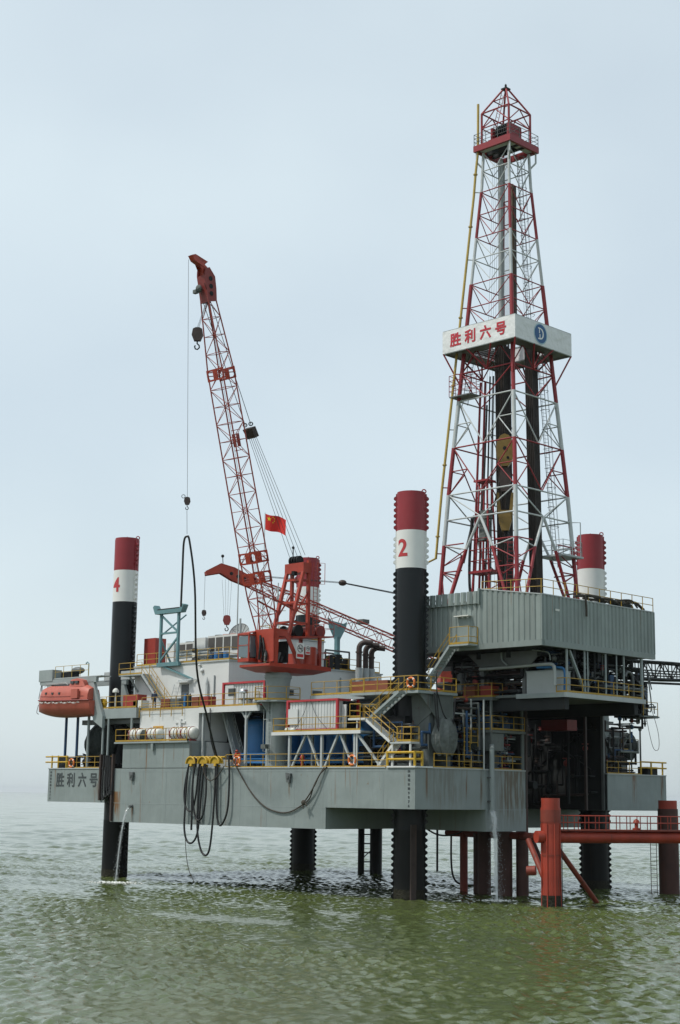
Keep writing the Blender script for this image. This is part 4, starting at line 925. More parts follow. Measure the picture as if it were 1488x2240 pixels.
skid('deck_machinery', 'dark gear on deck beside leg 4 under the platform', (-40.0, -34.9, -3.6, .5, ZD, 11.4), 'machine_dark', 31, 14)
boxobj('tool_locker', (-41.0, -38.6, -3.9, -3.1, ZD+.02, 10.9), 'steel_dark', label='dark locker at the far left deck end', cat='locker')
#PART5
# ------------------------------------------------------------------ liferafts, hoses, ropes, lifebuoys
def raft(x, label, dark=False):
    T = thing('liferaft', label, 'liferaft', (x, -3.8, 12.17), 'liferafts on the grey block')
    obj('canister', MB().loft([[V((x+dx, -3.75+r*math.cos(a), 12.85+r*math.sin(a))) for a in [2*math.pi*k/20 for k in range(20)]] for dx, r in ((-.95, .1), (-.9, .38), (-.7, .52), (0, .54), (.7, .52), (.9, .38), (.95, .1))]), 'raft_white', T, smooth=50)
    for dx in (-.5, 0, .5): obj('strap', MB().torus((x+dx, -3.75, 12.85), (1, 0, 0), .55, .03, 20, 5), 'box_red' if dx else 'wire_black', T)
    obj('cradle', MB().beam((x-.6, -4.2, 12.2), (x-.6, -3.3, 12.2), .12, .2).beam((x+.6, -4.2, 12.2), (x+.6, -3.3, 12.2), .12, .2).beam((x-.6, -4.25, 12.3), (x-.6, -4.3, 13.2), .05, .05), 'crane_dark_red', T)
raft(-29.4, 'leftmost white liferaft canister on the grey block'); raft(-26.9, 'second white liferaft canister from the left')
raft(-23.7, 'third white liferaft canister from the left'); raft(-22.2, 'rightmost white liferaft canister on the grey block')
tarp('raft_cover', 'dark canvas heap between the two left liferafts', (-28.1, -3.9, 12.2), .5, 14, 'canvas_green', (1.3, .7, 1))
def saddle(x, label):
    T = thing('hose_saddle', label, 'hose saddle', (x, -4.6, ZD), 'yellow hose saddles')
    mb = MB()
    for yy in (-4.95, -4.55): mb.torus((x, yy, 10.25), (0, 1, 0), .52, .10, 16, 8, 0, math.pi) if False else mb.tube([(x+.56*math.cos(a), yy, 10.2+.56*math.sin(a)) for a in [math.pi*i/12 for i in range(13)]], .09, 8)
    obj('hoop', mb, 'saddle_yellow', T, smooth=60)
    obj('plate', MB().prism([(x+.5*math.cos(a), -4.92, 10.2+.5*math.sin(a)) for a in [math.pi*i/12 for i in range(13)]], (0, .36, 0)), 'saddle_yellow', T, smooth=30)
    bar(T, 'bracket', (x, -4.4, 10.0), (x, -4.95, 10.1), .2, .25, 'saddle_yellow')
for x, lb in ((-20.5, 'leftmost yellow hose saddle on the deck edge'), (-18.95, 'middle yellow hose saddle on the deck edge'), (-17.4, 'rightmost yellow hose saddle on the deck edge')): saddle(x, lb)
rod(thing('saddle_beam', 'yellow beam joining the three hose saddles', 'beam', (-19, -4.5, 10)), 'beam', (-21.2, -4.5, 10.75), (-16.6, -4.5, 10.75), .07, 'saddle_yellow')
def hose(label, pts, r, mat='rubber_black', name='hose', group='black hoses hanging on the hull side', cat='hose', n=7):
    return obj(name, MB().tube(smooth_path(pts, 7), r, n), mat, smooth=60, label=label, cat=cat, group=group)
yh = -4.72
hose('black hose hanging from left saddle in a wide shallow loop', [(-20.0, yh, 10.6), (-20.9, yh, 10.2), (-21.4, yh-.05, 8.0), (-21.1, yh-.1, 6.6), (-20.3, yh-.1, 6.3), (-19.9, yh-.05, 7.5), (-19.7, yh, 9.6), (-19.4, yh, 10.6)], .078)
hose('longest black hose hanging below the hull bottom from left saddle', [(-20.2, yh, 10.7), (-21.05, yh, 9.8), (-21.2, yh-.1, 6.0), (-21.1, yh-.15, 4.6), (-20.7, yh-.15, 3.75), (-20.0, yh-.15, 3.7), (-19.4, yh-.15, 4.6), (-19.2, yh-.1, 7.0), (-19.0, yh, 10.4)], .085)
hose('black hose looping lowest to the right below the hull', [(-19.2, yh-.05, 10.7), (-19.45, yh-.1, 8.2), (-19.4, yh-.2, 5.0), (-18.9, yh-.2, 3.2), (-18.2, yh-.2, 2.7), (-17.7, yh-.2, 3.5), (-17.5, yh-.1, 6.5), (-17.5, yh, 9.5), (-17.6, yh, 10.6)], .085)
hose('black hose hanging in a narrow loop from right saddle', [(-17.3, yh, 10.7), (-17.2, yh-.1, 8.6), (-17.1, yh-.1, 6.2), (-16.7, yh-.1, 5.2), (-16.2, yh-.1, 5.5), (-15.75, yh-.1, 6.6), (-15.7, yh-.05, 9.0), (-15.9, yh, 10.8)], .085)
hose('black hose straight end hanging under left saddle', [(-20.1, yh-.1, 10.5), (-20.2, yh-.2, 8.0), (-20.1, yh-.25, 6.0), (-20.1, yh-.25, 4.7)], .09)
hose('black hose loop between left and middle saddles', [(-19.9, yh-.15, 10.5), (-20.1, yh-.25, 8.4), (-19.8, yh-.25, 6.2), (-19.2, yh-.25, 5.5), (-18.6, yh-.25, 6.2), (-18.4, yh-.2, 8.2), (-18.8, yh-.1, 10.5)], .08)
hose('thin grey line looped across the hose saddles', [(-18.9, yh-.15, 10.5), (-18.7, yh-.2, 9.4), (-17.9, yh-.25, 8.8), (-17.0, yh-.2, 9.2), (-16.2, yh-.2, 10.0)], .045, 'rope_brown')
hose('thin rope end dangling from the longest black hose', [(-20.9, yh-.2, 3.9), (-20.7, yh-.2, 2.6), (-20.3, yh-.2, 1.4), (-19.6, yh-.2, .5)], .03, 'rope_brown', 'rope', 'ropes', 'rope')
for k in range(4):
    x = -33.0+k*.33
    hose(['leftmost dark hose in the slot before leg 4', 'second dark hose in the slot before leg 4', 'third dark hose in the slot before leg 4', 'rightmost dark hose in the slot before leg 4'][k], [(x, -4.6-.05*k, 11.0), (x+.05, -4.7, 9.5), (x+.08, -4.75, 7.6+.3*k), (x+.3, -4.75, 7.1+.2*k), (x+.45, -4.7, 7.9), (x+.4, -4.62, 10.8)], .09, group='hoses in the slot before leg 4')
for k, x in enumerate((-33.4, -31.6)):
    obj('fender_beam', MB().beam((x, -4.62, 5.2 if k else 7.0), (x, -4.62, 11.1), .28, .2), 'exhaust_rust', label=['rusty vertical fender left of the leg 4 slot', 'rusty vertical fender right of the leg 4 slot'][k], cat='fender')
# rope catenary across the hull side
hose('thick rope sagging in a long curve across the hull side', [(-15.4, -4.7, 10.5), (-14.6, -4.6, 9.4), (-13.2, -4.6, 7.9), (-11.6, -4.6, 6.8), (-9.9, -4.6, 6.35), (-8.6, -4.6, 6.4), (-7.4, -4.6, 6.85), (-6.4, -4.6, 7.45), (-5.8, -4.75, 8.4), (-5.2, -4.7, 9.3), (-4.8, -4.62, 9.85)], .055, 'rope_brown', 'rope', 'ropes', 'rope')
hose('short doubled rope end beside the long sagging rope', [(-6.5, -4.95, 7.3), (-6.0, -4.9, 7.9), (-5.5, -4.85, 8.6), (-5.1, -4.8, 9.3), (-4.5, -4.62, 9.9)], .055, 'rope_brown', 'rope', 'ropes', 'rope')
obj('rope_knot', MB().ball((-6.7, -4.95, 7.15), .22, .15, .2).tube([(-6.8, -4.95, 7.2), (-6.7, -4.97, 6.7)], .06).tube([(-6.6, -4.95, 7.2), (-6.3, -4.97, 6.9)], .06), 'rope_brown', label='frayed knot on the long sagging rope', cat='rope')
def lifebuoy(c, ax, label):
    T = thing('lifebuoy', label, 'lifebuoy', c, 'orange lifebuoys')
    obj('ring', MB().torus(c, ax, .36, .085, 28, 10), 'ring_orange', T, smooth=60)
    for k in range(4):
        a = math.pi/4+k*math.pi/2; s = V((1, 0, 0)) if abs(ax[1]) > .5 else V((0, 1, 0)); p = V(c)+s*.36*math.cos(a)+V((0, 0, .36*math.sin(a)))
        obj('band', MB().ball(p, .10, .10, .10, 8), 'sign_white', T)
lifebuoy((-38.1, -4.5, 10.35), (0, 1, 0), 'orange lifebuoy on the railing at the far left end')
lifebuoy((-15.1, -4.5, 10.4), (0, 1, 0), 'orange lifebuoy on railing beside the crouching worker')
lifebuoy((-1.9, -4.5, 10.4), (0, 1, 0), 'orange lifebuoy on main deck railing under the container stairs')
lifebuoy((3.1, -3.4, 16.2), (0, 1, 0), 'orange lifebuoy on the platform rail at the tall leg')
T = thing('fire_hydrant', 'red hydrant post behind the railing under the container', 'hydrant', (-8.2, -3.6, ZD))
obj('body', MB().lathe((-8.2, -3.7, ZD), [(.2, 0), (.2, .1), (.13, .12), (.13, .7), (.2, .75), (.2, .9), (.1, 1.05), (.02, 1.1)], 12), 'crane_red', T, smooth=40)
obj('nozzle', MB().cyl((-8.5, -3.7, ZD+.6), (-7.9, -3.7, ZD+.6), .09, n=10), 'crane_red', T)
obj('fire_monitor', MB().lathe((-1.0, 2.0, 22.6), [(.3, 0), (.3, .5), (.18, .6), (.2, .9), (.34, 1.0), (.34, 1.2), (.1, 1.35)], 14), 'crane_red', smooth=40, label='red valve on the drill floor corner beside the yellow vent pipe', cat='valve')

# ------------------------------------------------------------------ cranes
def lattice(T, foot, axis, wdir, L, sec, nb, rc, rl, mat, taper_names=True):
    a = V(axis).normalized(); w = V(wdir).normalized(); d = a.cross(w).normalized(); foot = V(foot)
    def cor(s, i):
        hw, hd = sec(s); return foot+a*s+w*(hw if i in (0, 1) else -hw)+d*(hd if i in (1, 2) else -hd)
    st = [L*i/nb for i in range(nb+1)]
    for i in range(4):
        key = [0]+[k for k in range(1, nb) if any(abs(st[k]-b) < L/nb/2+1e-6 for b in sec.breaks)]+[nb]
        for k0, k1 in zip(key, key[1:]): rod(T, 'chord', cor(st[k0], i), cor(st[k1], i), rc, mat)
    for f in range(4):
        i, j = f, (f+1) % 4
        for k in range(nb):
            if k: rod(T, 'lacing', cor(st[k], i), cor(st[k], j), rl, mat)
            if (k+f) % 2: rod(T, 'lacing', cor(st[k], i), cor(st[k+1], j), rl, mat)
            else: rod(T, 'lacing', cor(st[k], j), cor(st[k+1], i), rl, mat)
    return cor
class Sec:
    def __init__(s, keys): s.k = keys; s.breaks = [x[0] for x in keys[1:-1]]
    def __call__(s, x):
        K = s.k
        for (a, b, c), (a2, b2, c2) in zip(K, K[1:]):
            if x <= a2: t = (x-a)/(a2-a); return b+(b2-b)*t, c+(c2-c)*t
        return K[-1][1:]
def slotted_plate(T, c, w, u, hw, hh, mat, th=.06):
    c, w, u = V(c), V(w).normalized(), V(u).normalized(); n = w.cross(u).normalized()*th
    mb = MB()
    def quad(x0, x1, y0, y1): mb.prism([c+w*x0+u*y0-n/2, c+w*x1+u*y0-n/2, c+w*x1+u*y1-n/2, c+w*x0+u*y1-n/2], n)
    t = hh*.3; quad(-hw, hw, hh-t, hh); quad(-hw, hw, -hh, -hh+t); quad(-hw, -hw+t, -hh+t, hh-t); quad(hw-t, hw, -hh+t, hh-t); quad(-hw*.26, hw*.26, -hh+t, hh-t)
    for sx in (-1, 1):
        for sy in (-1, 1):
            p = c+w*sx*(hw-t)+u*sy*(hh-t); mb.prism([p-n/2, p-w*sx*t*1.2-n/2, p-u*sy*t*1.2-n/2], n)
    return obj('splice_plate', mb, mat, T)
def hook_block(label, c, s, mat='crane_dark_red', group='crane hooks'):
    c = V(c); T = thing('crane_hook', label, 'crane hook', c, group)
    lat = V((.71, .70, 0)); n = V((.7, -.71, 0))
    obj('sheave_block', MB().prism([c+lat*x*s+V((0, 0, z*s))-n*.25*s for x, z in ((-.5, .9), (-.62, .2), (-.35, -.45), (.35, -.45), (.62, .2), (.5, .9), (.2, 1.05), (-.2, 1.05))], n*.5*s), mat, T)
    obj('hook', MB().tube([c+lat*x*s+V((0, 0, z*s)) for x, z in ((0, -.4), (0, -.75), (.22, -.95), (.25, -1.2), (.05, -1.4), (-.18, -1.35), (-.27, -1.1), (-.2, -.95))], .08*s, 8), 'machine_dark', T, smooth=60)
    return T
C1 = thing('pedestal_crane', 'upright red lattice boom crane with cab on grey pedestal', 'crane', (-12.4, -2.6, ZD))
px, py = -12.4, -2.6
obj('pedestal', MB().lathe((px, py, 0), [(.93, ZD), (.93, 15.2), (.95, 15.6), (1.02, 16.8), (1.08, 17.2), (1.15, 17.2), (1.15, 17.45), (1.05, 17.45), (1.05, 17.66)], 36), 'grey_paint', C1, smooth=35)
ringp = obj('ring_platform', MB().lathe((px, py, 0), [(.95, 15.2), (2.05, 15.2), (2.05, 15.32), (.95, 15.32)], 8), 'grey_paint', C1)
for tri, ex in (([(px-1.9, py-.05, 15.2), (px-.9, py-.05, 15.2), (px-.9, py-.05, 14.2)], (0, .1, 0)), ([(px-.05, py-1.9, 15.2), (px-.05, py-.9, 15.2), (px-.05, py-.9, 14.2)], (.1, 0, 0)), ([(px+1.9, py-.05, 15.2), (px+.9, py-.05, 15.2), (px+.9, py-.05, 14.2)], (0, .1, 0))): obj('ring_bracket', MB().prism(tri, ex), 'grey_paint', C1)
obj('ladder', ladder_mesh((px+.25, py-1.05, ZD), (px+.25, py-1.05, 15.2), .4, (1, 0, 0)).tube([(px-.55, py-1.0, 14.6), (px-.55, py-1.0, 11.2), (px+.1, py-1.0, 11.2)], .03).tube([(px-.55, py-1.0, 13.8), (px+.1, py-1.0, 13.8)], .025), 'pale_grey', C1)
obj('lamp', MB().box(px-.2, px+.35, py-1.6, py-1.2, 11.4, 11.75), 'canvas_grey', C1)
a8 = [(px+2.0*math.cos(R(22.5+45*k)), py+2.0*math.sin(R(22.5+45*k)), 15.33) for k in range(8)]
railing(a8, 'octagonal yellow railing around the crane pedestal', closed=True, r=.028)
# slewing deck
obj('slew_deck', MB().prism([(-14.2, -5.3, 18.02), (-10.6, -5.3, 18.02), (-10.6, 1.7, 18.02), (-14.2, 1.7, 18.02)], (0, 0, .2)), 'crane_red', C1)
obj('slew_keel', MB().loft([[V((-13.4, -4.2, 17.64)), V((-11.4, -4.2, 17.64)), V((-11.4, .5, 17.64)), V((-13.4, .5, 17.64))], [V((-14.18, -5.28, 18.0)), V((-10.62, -5.28, 18.0)), V((-10.62, 1.68, 18.0)), V((-14.18, 1.68, 18.0))]]), 'crane_red', C1)
obj('side_plate', MB().prism([(-10.58, -5.3, 17.98), (-10.58, 1.75, 17.98), (-10.58, 1.75, 18.3), (-10.58, -1.6, 18.42), (-10.58, -3.0, 18.28), (-10.58, -5.3, 18.28)], (.05, 0, 0)), 'crane_red', C1)
# cab
cab = obj('cab', MB().box(-14.3, -12.95, -5.45, -3.75, 18.45, 18.75).prism([(-14.35, -5.5, 20.65), (-12.9, -5.5, 20.65), (-12.9, -3.7, 20.65), (-14.35, -3.7, 20.65)], (0, 0, .1)).prism([(-14.35, -5.5, 20.75), (-12.9, -5.5, 20.75), (-12.9, -3.7, 21.15), (-14.35, -3.7, 21.15)], (0, 0, .06))
    .box(-14.3, -12.95, -3.85, -3.75, 18.7, 21.1), 'crane_red', C1)
for x in (-14.27, -12.98):
    for y in (-5.42, -3.8): bar(cab, 'pillar', (x, y, 18.7), (x, y, 20.7), .1, .1, 'crane_red')
for b in ((-14.2, -13.05, -5.46, -5.42, 18.85, 19.75), (-14.2, -13.05, -5.46, -5.42, 19.85, 20.55), (-12.97, -12.93, -5.3, -4.65, 18.85, 20.55), (-12.97, -12.93, -4.5, -3.95, 18.85, 20.55)): boxobj('window', b, 'glass', cab)
bar(cab, 'sill_bar', (-14.2, -5.46, 19.8), (-13.05, -5.46, 19.8), .06, .08, 'crane_red'); bar(cab, 'pillar', (-12.95, -4.58, 18.7), (-12.95, -4.58, 20.6), .08, .1, 'crane_red')
obj('operator_seat', MB().box(-13.8, -13.3, -4.6, -4.2, 18.8, 19.3).box(-13.8, -13.3, -4.3, -4.15, 19.3, 20.0), 'machine_dark', cab)
# boom bracket: front portal with arched opening
for y in (-4.75, -3.3):
    mb = MB(); x0, x1 = -13.0, -10.75
    if y < -4: mb.prism([(x0, y, 21.1), (x0, y, 20.3), (x0+.45, y, 18.4), (x0+.80, y, 18.4), (x0+.62, y, 20.0), (x0+.85, y, 20.35), (x0+1.05, y, 20.35), (x1-.75, y, 18.4), (x1+.05, y, 18.4), (x1, y, 20.3), (x1, y, 21.1)], (0, .12, 0))
    else: mb.prism([(x0, y, 21.1), (x0, y, 20.5), (x1, y, 20.5), (x1, y, 21.1)], (0, .12, 0))
    obj('boom_bracket', mb, 'crane_red', C1)
obj('bracket_top', MB().box(-12.95, -10.8, -4.62, -3.31, 20.95, 21.12), 'crane_red', C1)
obj('bracket_side', MB().prism([(-10.8, -4.63, 20.95), (-10.8, -3.2, 20.95), (-10.75, -1.5, 18.2), (-10.75, -1.95, 18.2), (-10.75, -3.45, 20.5), (-10.75, -4.2, 20.5), (-10.75, -4.3, 18.2), (-10.75, -4.63, 18.2)], (.06, 0, 0)), 'crane_red', C1)
for k in range(9):
    x, y = -12.6+random.random()*1.6, -4.4+random.random()*1.6
    obj('hydraulics', MB().cyl((x, y, 18.45), (x+random.uniform(-.2, .2), y+.2, 18.8+random.random()*.9), .08+random.random()*.12, n=8), random.choice(['machine_dark', 'rubber_black', 'steel_mid']), C1, smooth=40)
obj('hose_bunch', MB().tube(smooth_path([(-12.3, -4.8, 20.6), (-12.2, -4.9, 19.6), (-12.35, -4.85, 18.6)]), .09).tube(smooth_path([(-12.0, -4.8, 20.4), (-11.7, -4.9, 19.4), (-12.0, -4.85, 18.6)]), .08).tube(smooth_path([(-11.6, -4.8, 19.3), (-11.4, -4.9, 18.9), (-11.5, -4.85, 18.5)]), .1), 'rubber_black', C1)
# machinery house, counterweight, winches
boxobj('pump_bay', (-12.9, -11.0, -3.0, -2.8, 18.42, 20.2), 'machine_dark', C1)
boxobj('machinery_house', (-13.9, -11.9, -.2, 1.5, 18.41, 19.5), 'crane_red', C1)
obj('round_tank', MB().lathe((-11.2, -.2, 18.41), [(.62, 0), (.62, 1.45), (.5, 1.5)], 20), 'crane_red', C1, smooth=40)
obj('upper_deck', MB().prism([(-13.7, -2.2, 20.55), (-11.1, -2.2, 20.55), (-11.1, 2.6, 20.95), (-13.7, 2.6, 20.95)], (0, 0, .12)), 'crane_red', C1)
for x in (-13.5, -11.2): bar(C1, 'deck_post', (x, 1.0, 18.4), (x, 1.0, 20.9), .25, .25, 'crane_red')
for k, (y, z) in enumerate(((-1.2, 21.25), (.2, 21.35), (1.4, 21.4))):
    w = obj('winch_drum', MB().cyl((-13.3, y, z), (-11.5, y, z), .36, n=18).cyl((-13.35, y, z), (-13.25, y, z), .52, n=18).cyl((-11.55, y, z), (-11.45, y, z), .52, n=18), 'crane_dark_red' if k else 'machine_dark', C1, smooth=40)
boxobj('winch_motor', (-12.9, -12.3, -.7, -.3, 20.85, 21.4), 'box_orange', C1)
railing([(-11.0, -1.6, 18.42), (-10.65, 1.6, 18.42), (-14.1, 1.6, 18.42)], 'thin red railing around the crane counterweight deck', mat='crane_red', toe=False, r=.022)
railing([(-11.1, .2, 21.05), (-11.1, 2.6, 21.1), (-13.6, 2.6, 21.1)], 'red railing on the crane winch deck', mat='crane_red', toe=False, r=.022)
# gantry
gz = 26.5
for x in (-13.35, -11.35):
    bar(C1, 'gantry_leg', (x, -2.5, 20.7), (x, -.85, gz), .26, .26, 'crane_red'); bar(C1, 'gantry_leg', (x, -.3, 20.7), (x, -.3, gz+.8), .26, .26, 'crane_red')
    for z in (23.6, 21.9): bar(C1, 'gantry_strut', (x, -2.5+(z-20.7)*1.65/5.8, z), (x, -.3, z), .14, .14, 'crane_red')
    bar(C1, 'gantry_strut', (x, -4.2, 23.6), (x, -1.9, 22.9), .12, .12, 'crane_red')
    bar(C1, 'gantry_strut', (x, -2.1, 22.2), (x, -.3, 24.6), .10, .10, 'crane_red')
for z in (21.9, 23.6, 25.6): bar(C1, 'gantry_strut', (-13.35, -2.5+(z-20.7)*1.65/5.8, z), (-11.35, -2.5+(z-20.7)*1.65/5.8, z), .18, .18, 'crane_red'); bar(C1, 'gantry_strut', (-13.35, -.3, z), (-11.35, -.3, z), .16, .16, 'crane_red')
boxobj('gantry_head', (-13.5, -11.2, -1.05, -.1, gz-.3, gz+.55), 'crane_red', C1)
for x in (-13.0, -12.7, -12.4, -12.1): obj('sheave', MB().cyl((x-.06, -.65, gz+.8), (x+.06, -.65, gz+.8), .42, n=18), 'machine_dark', C1, smooth=40)
obj('gantry_lamp', MB().box(-12.2, -11.9, -1.5, -1.1, gz-.55, gz-.2).cyl((-13.4, -.2, gz+.5), (-13.4, -.2, gz+2.1), .05, n=6).ball((-13.4, -.2, gz+2.1), .13), 'machine_dark', C1)
obj('gantry_ladder', ladder_mesh((-11.0, .2, 21), (-11.0, .2, gz+.6), .45, (0, 1, 0)).tube([(-11.0, .3, gz+.6), (-10.6, .9, gz+.6), (-10.6, .9, gz-1.2), (-11.0, .3, gz-1.2)], .03), 'crane_red', C1)
# boom
foot = V((-12.4, -4.0, 20.9)); head = V((-12.4, -11.4, 47.75)); ax = (head-foot).normalized(); LB = (head-foot).length
sec = Sec([(0, 1.0, .16), (3.4, .98, .62), (7.4, .97, .66), (21.4, .95, .66), (LB, .48, .42)])
cor = lattice(C1, foot, ax, (1, 0, 0), LB, sec, 19, .058, .028, 'boom_red')
dd = ax.cross(V((1, 0, 0))).normalized()
for s in (4.6, 6.3, 21.7):
    hw, hd = sec(s)
    for sg in (-1, 1): slotted_plate(C1, foot+ax*s+dd*hd*sg, (1, 0, 0), ax, hw+.1, .48, 'crane_red')
    for sx in (-1, 1): bar(C1, 'splice_strap', foot+ax*s+dd*hd+V((sx*hw, 0, 0)), foot+ax*s-dd*hd+V((sx*hw, 0, 0)), .05, .3, 'crane_red')
# head box and jib nose
hp = lambda s, x, d_: foot+ax*s+V((x, 0, 0))+dd*d_
mb = MB()
for x in (-.52, .46):
    mb.prism([hp(LB-.15, x, .46), hp(LB-.15, x, -.46), hp(LB+2.1, x, -.34), hp(LB+2.6, x, -.2), hp(LB+2.7, x, .32), hp(LB+1.9, x, .75), hp(LB+.9, x, .66)], (.06, 0, 0))
mb.prism([hp(LB-.15, -.46, -.46), hp(LB-.15, .46, -.46), hp(LB+2.1, .46, -.34), hp(LB+2.1, -.46, -.34)], dd*.06)
mb.prism([hp(LB+.6, -.46, .56), hp(LB+.6, .46, .56), hp(LB+1.9, .46, .72), hp(LB+1.9, -.46, .72)], dd*-.05)
obj('boom_head', mb, 'crane_dark_red', C1)
for s, d_ in ((LB+.5, 0), (LB+1.1, .1), (LB+1.75, .2)): obj('head_sheave', MB().cyl(hp(s, -.57, d_), hp(s, .55, d_), .2, n=14), 'machine_dark', C1, smooth=40)
mb = MB(); tipc = V((-12.4, -13.55, 50.85))
mb.prism([hp(LB+2.0, -.3, -.2), hp(LB+2.8, -.3, -.25), hp(LB+3.2, -.3, .5), tipc+V((.1, .1, .25)), tipc+V((.1, -.25, .1)), tipc+V((.1, .05, -.3)), hp(LB+2.3, -.3, .72)], (.55, 0, 0))
obj('boom_nose', mb, 'crane_red', C1)
obj('boom_lamp', MB().ball((-12.6, -12.3, 48.6), .3, .25, .35).box(-13.0, -12.6, -12.6, -12.3, 48.2, 48.5), 'canvas_grey', C1)
mb = MB()
for k in range(3): mb.cyl(foot+ax*.5+V((-.2+k*.2, 0, 0)), head+V((-.14+k*.14, 0, 0)), .018, n=4)
obj('boom_rope', mb, 'wire_black', C1, kind='stuff')
s0 = 15.6
obj('boom_box', MB().beam(hp(s0, -.6, .72), hp(s0+1.1, -.6, .72), .28, .12).beam(hp(s0, -.1, .72), hp(s0+1.1, -.1, .72), .28, .12).beam(hp(s0-.3, -.8, .74), hp(s0-.3, .2, .74), .05).beam(hp(s0+1.4, -.8, .74), hp(s0+1.4, .2, .74), .05), 'crane_dark_red', C1)
# bridle and hoist ropes
brid = V((-12.4, -6.35, 37.55)); top = hp(LB+1.4, 0, -.5); gt = V((-12.4, -.65, gz+1.2))
bd = (gt-brid).normalized()
mb = MB()
for x in (-.45, .45): mb.cyl(top+V((x, 0, 0)), brid+V((x*.75, 0, 0))-bd*.6, .028, n=6)
obj('pendant_rope', mb, 'wire_black', C1)
obj('bridle_block', MB().prism([brid+V((-.55, 0, 0))-bd*.35+bd.cross(V((1, 0, 0)))*.28, brid+V((.55, 0, 0))-bd*.35+bd.cross(V((1, 0, 0)))*.28, brid+V((.48, 0, 0))+bd*.55+bd.cross(V((1, 0, 0)))*.2, brid+V((-.48, 0, 0))+bd*.55+bd.cross(V((1, 0, 0)))*.2], bd.cross(V((1, 0, 0)))*-.5), 'exhaust_rust', C1)
obj('shackle', MB().torus(brid+V((-.36, 0, 0))-bd*.65, (.6, -.6, .2), .16, .05, 14, 6).torus(brid+V((.36, 0, 0))-bd*.65, (.6, -.6, .2), .16, .05, 14, 6), 'machine_dark', C1)
mb = MB()
for k in range(5): mb.cyl(brid+V((-.45+k*.22, 0, 0))+bd*.5, gt+V((-.95+k*.475, 0, 0)), .02, n=5)
obj('luffing_rope', mb, 'wire_black', C1, kind='stuff')
# signs
def nosmoke(c, s, name='sign_panel'):
    c = V(c); p = obj(name, MB().box(c.x-.01, c.x+.02, c.y-.42*s, c.y+.42*s, c.z-.62*s, c.z+.62*s), 'sign_white', C1)
    obj('ring_symbol', MB().torus((c.x+.03, c.y, c.z+.18*s), (1, 0, 0), .29*s, .025*s, 24, 5).tube([(c.x+.035, c.y-.2*s, c.z+.38*s), (c.x+.035, c.y+.2*s, c.z-.02*s)], .025*s, 5), 'wire_black', p)
    obj('cigarette_symbol', MB().box(c.x+.02, c.x+.035, c.y-.2*s, c.y+.2*s, c.z+.14*s, c.z+.2*s).tube([(c.x+.03, c.y+.15*s, c.z+.22*s), (c.x+.03, c.y+.1*s, c.z+.3*s), (c.x+.03, c.y+.15*s, c.z+.38*s)], .015*s, 4), 'wire_black', p)
    boxobj('red_strip', (c.x+.02, c.x+.032, c.y-.34*s, c.y+.34*s, c.z-.5*s, c.z-.26*s), 'sign_red', p)
nosmoke((-10.5, -1.95, 19.45), 1.05); nosmoke((-10.62, -.95, 19.6), .62)
# main hook and whip line
hook_block('heavy main hook block hanging beside the top of upright boom', (-12.4, -12.45, 44.4), .75, 'exhaust_rust')
mb = MB()
for k in range(4): mb.cyl(V((-12.55+k*.1, -12.45, 45.1)), hp(LB+1.2+.1*k, -.15+k*.1, .8), .012, n=4)
obj('main_rope', mb, 'wire_black', C1, kind='stuff')
whip = V((-12.35, -13.7, 50.7)); wend = V((-12.35, -12.75, 30.9))
wend.y = -13.0
obj('whip_rope', MB().cyl(whip, wend, .016, n=5), 'wire_black', C1)
H = hook_block('small whip line hook holding the black hose', wend+V((0, 0, -.35)), .42, 'exhaust_rust')
obj('tag_ring', MB().torus(wend+V((-.25, -.2, .15)), (.7, -.7, 0), .14, .025, 12, 5), 'machine_dark', H)
ht = wend+V((.05, .05, -3.1))
obj('sling', MB().cyl(wend+V((0, 0, -1.0)), ht+V((0, 0, .2)), .018, n=5), 'wire_black', H)
hose('black hose hung from the crane hook and trailing down to deck', [ht+V((-.28, -.15, -5.6)), ht+V((-.25, -.14, -3)), ht+V((-.22, -.12, -.5)), ht, ht+V((.2, .15, -.5)), ht+V((.1, .9, -4)), (-13.6, -10.4, 17.5), (-15.6, -7.5, 14.0), (-17.3, -4.9, 11.0), (-17.4, -4.4, 10.2)], .085, group='hose on the crane hook')
hose('thin black line hanging from the upper deck to the hatch', [(-19.6, -3.7, 14.9), (-19.4, -3.75, 12.5), (-19.0, -3.4, 10.6)], .05, group='deck lines')

# second crane, boom lowered onto its rest
C2 = thing('pedestal_crane', 'second red lattice crane with boom lying sloped behind the first', 'crane', (-17.6, 27.2, ZD))
obj('pedestal', MB().lathe((-17.8, 27.0, 0), [(.93, ZD), (.93, 17.0), (1.1, 17.4)], 28), 'grey_paint', C2, smooth=40)
f2 = V((-18.8, 25.8, 20.6)); h2 = V((-29.2, 9.0, 28.0)); a2 = (h2-f2).normalized(); w2 = a2.cross(V((0, 0, 1))).normalized(); L2 = (h2-f2).length
hx = V((a2.x, a2.y, 0)).normalized()
obj('slew_deck', MB().prism([V((-17.8, 27, 17.6))+hx*i+w2*j for i, j in ((2.5, -1.8), (2.5, 1.8), (-3.5, 1.8), (-3.5, -1.8))], (0, 0, .5)), 'crane_red', C2)
obj('machinery_house', MB().prism([V((-17.8, 27, 18.12))+hx*i+w2*j for i, j in ((-.5, -1.5), (-.5, 1.5), (-3.2, 1.5), (-3.2, -1.5))], (0, 0, 1.8)), 'crane_red', C2)
obj('cab', MB().prism([V((-17.8, 27, 18.12))+hx*i+w2*j for i, j in ((2.4, -1.7), (2.4, -.6), (.9, -.6), (.9, -1.7))], (0, 0, 2.2)), 'crane_red', C2)
g2 = V((-17.8, 27, 26.4))-hx*1.0
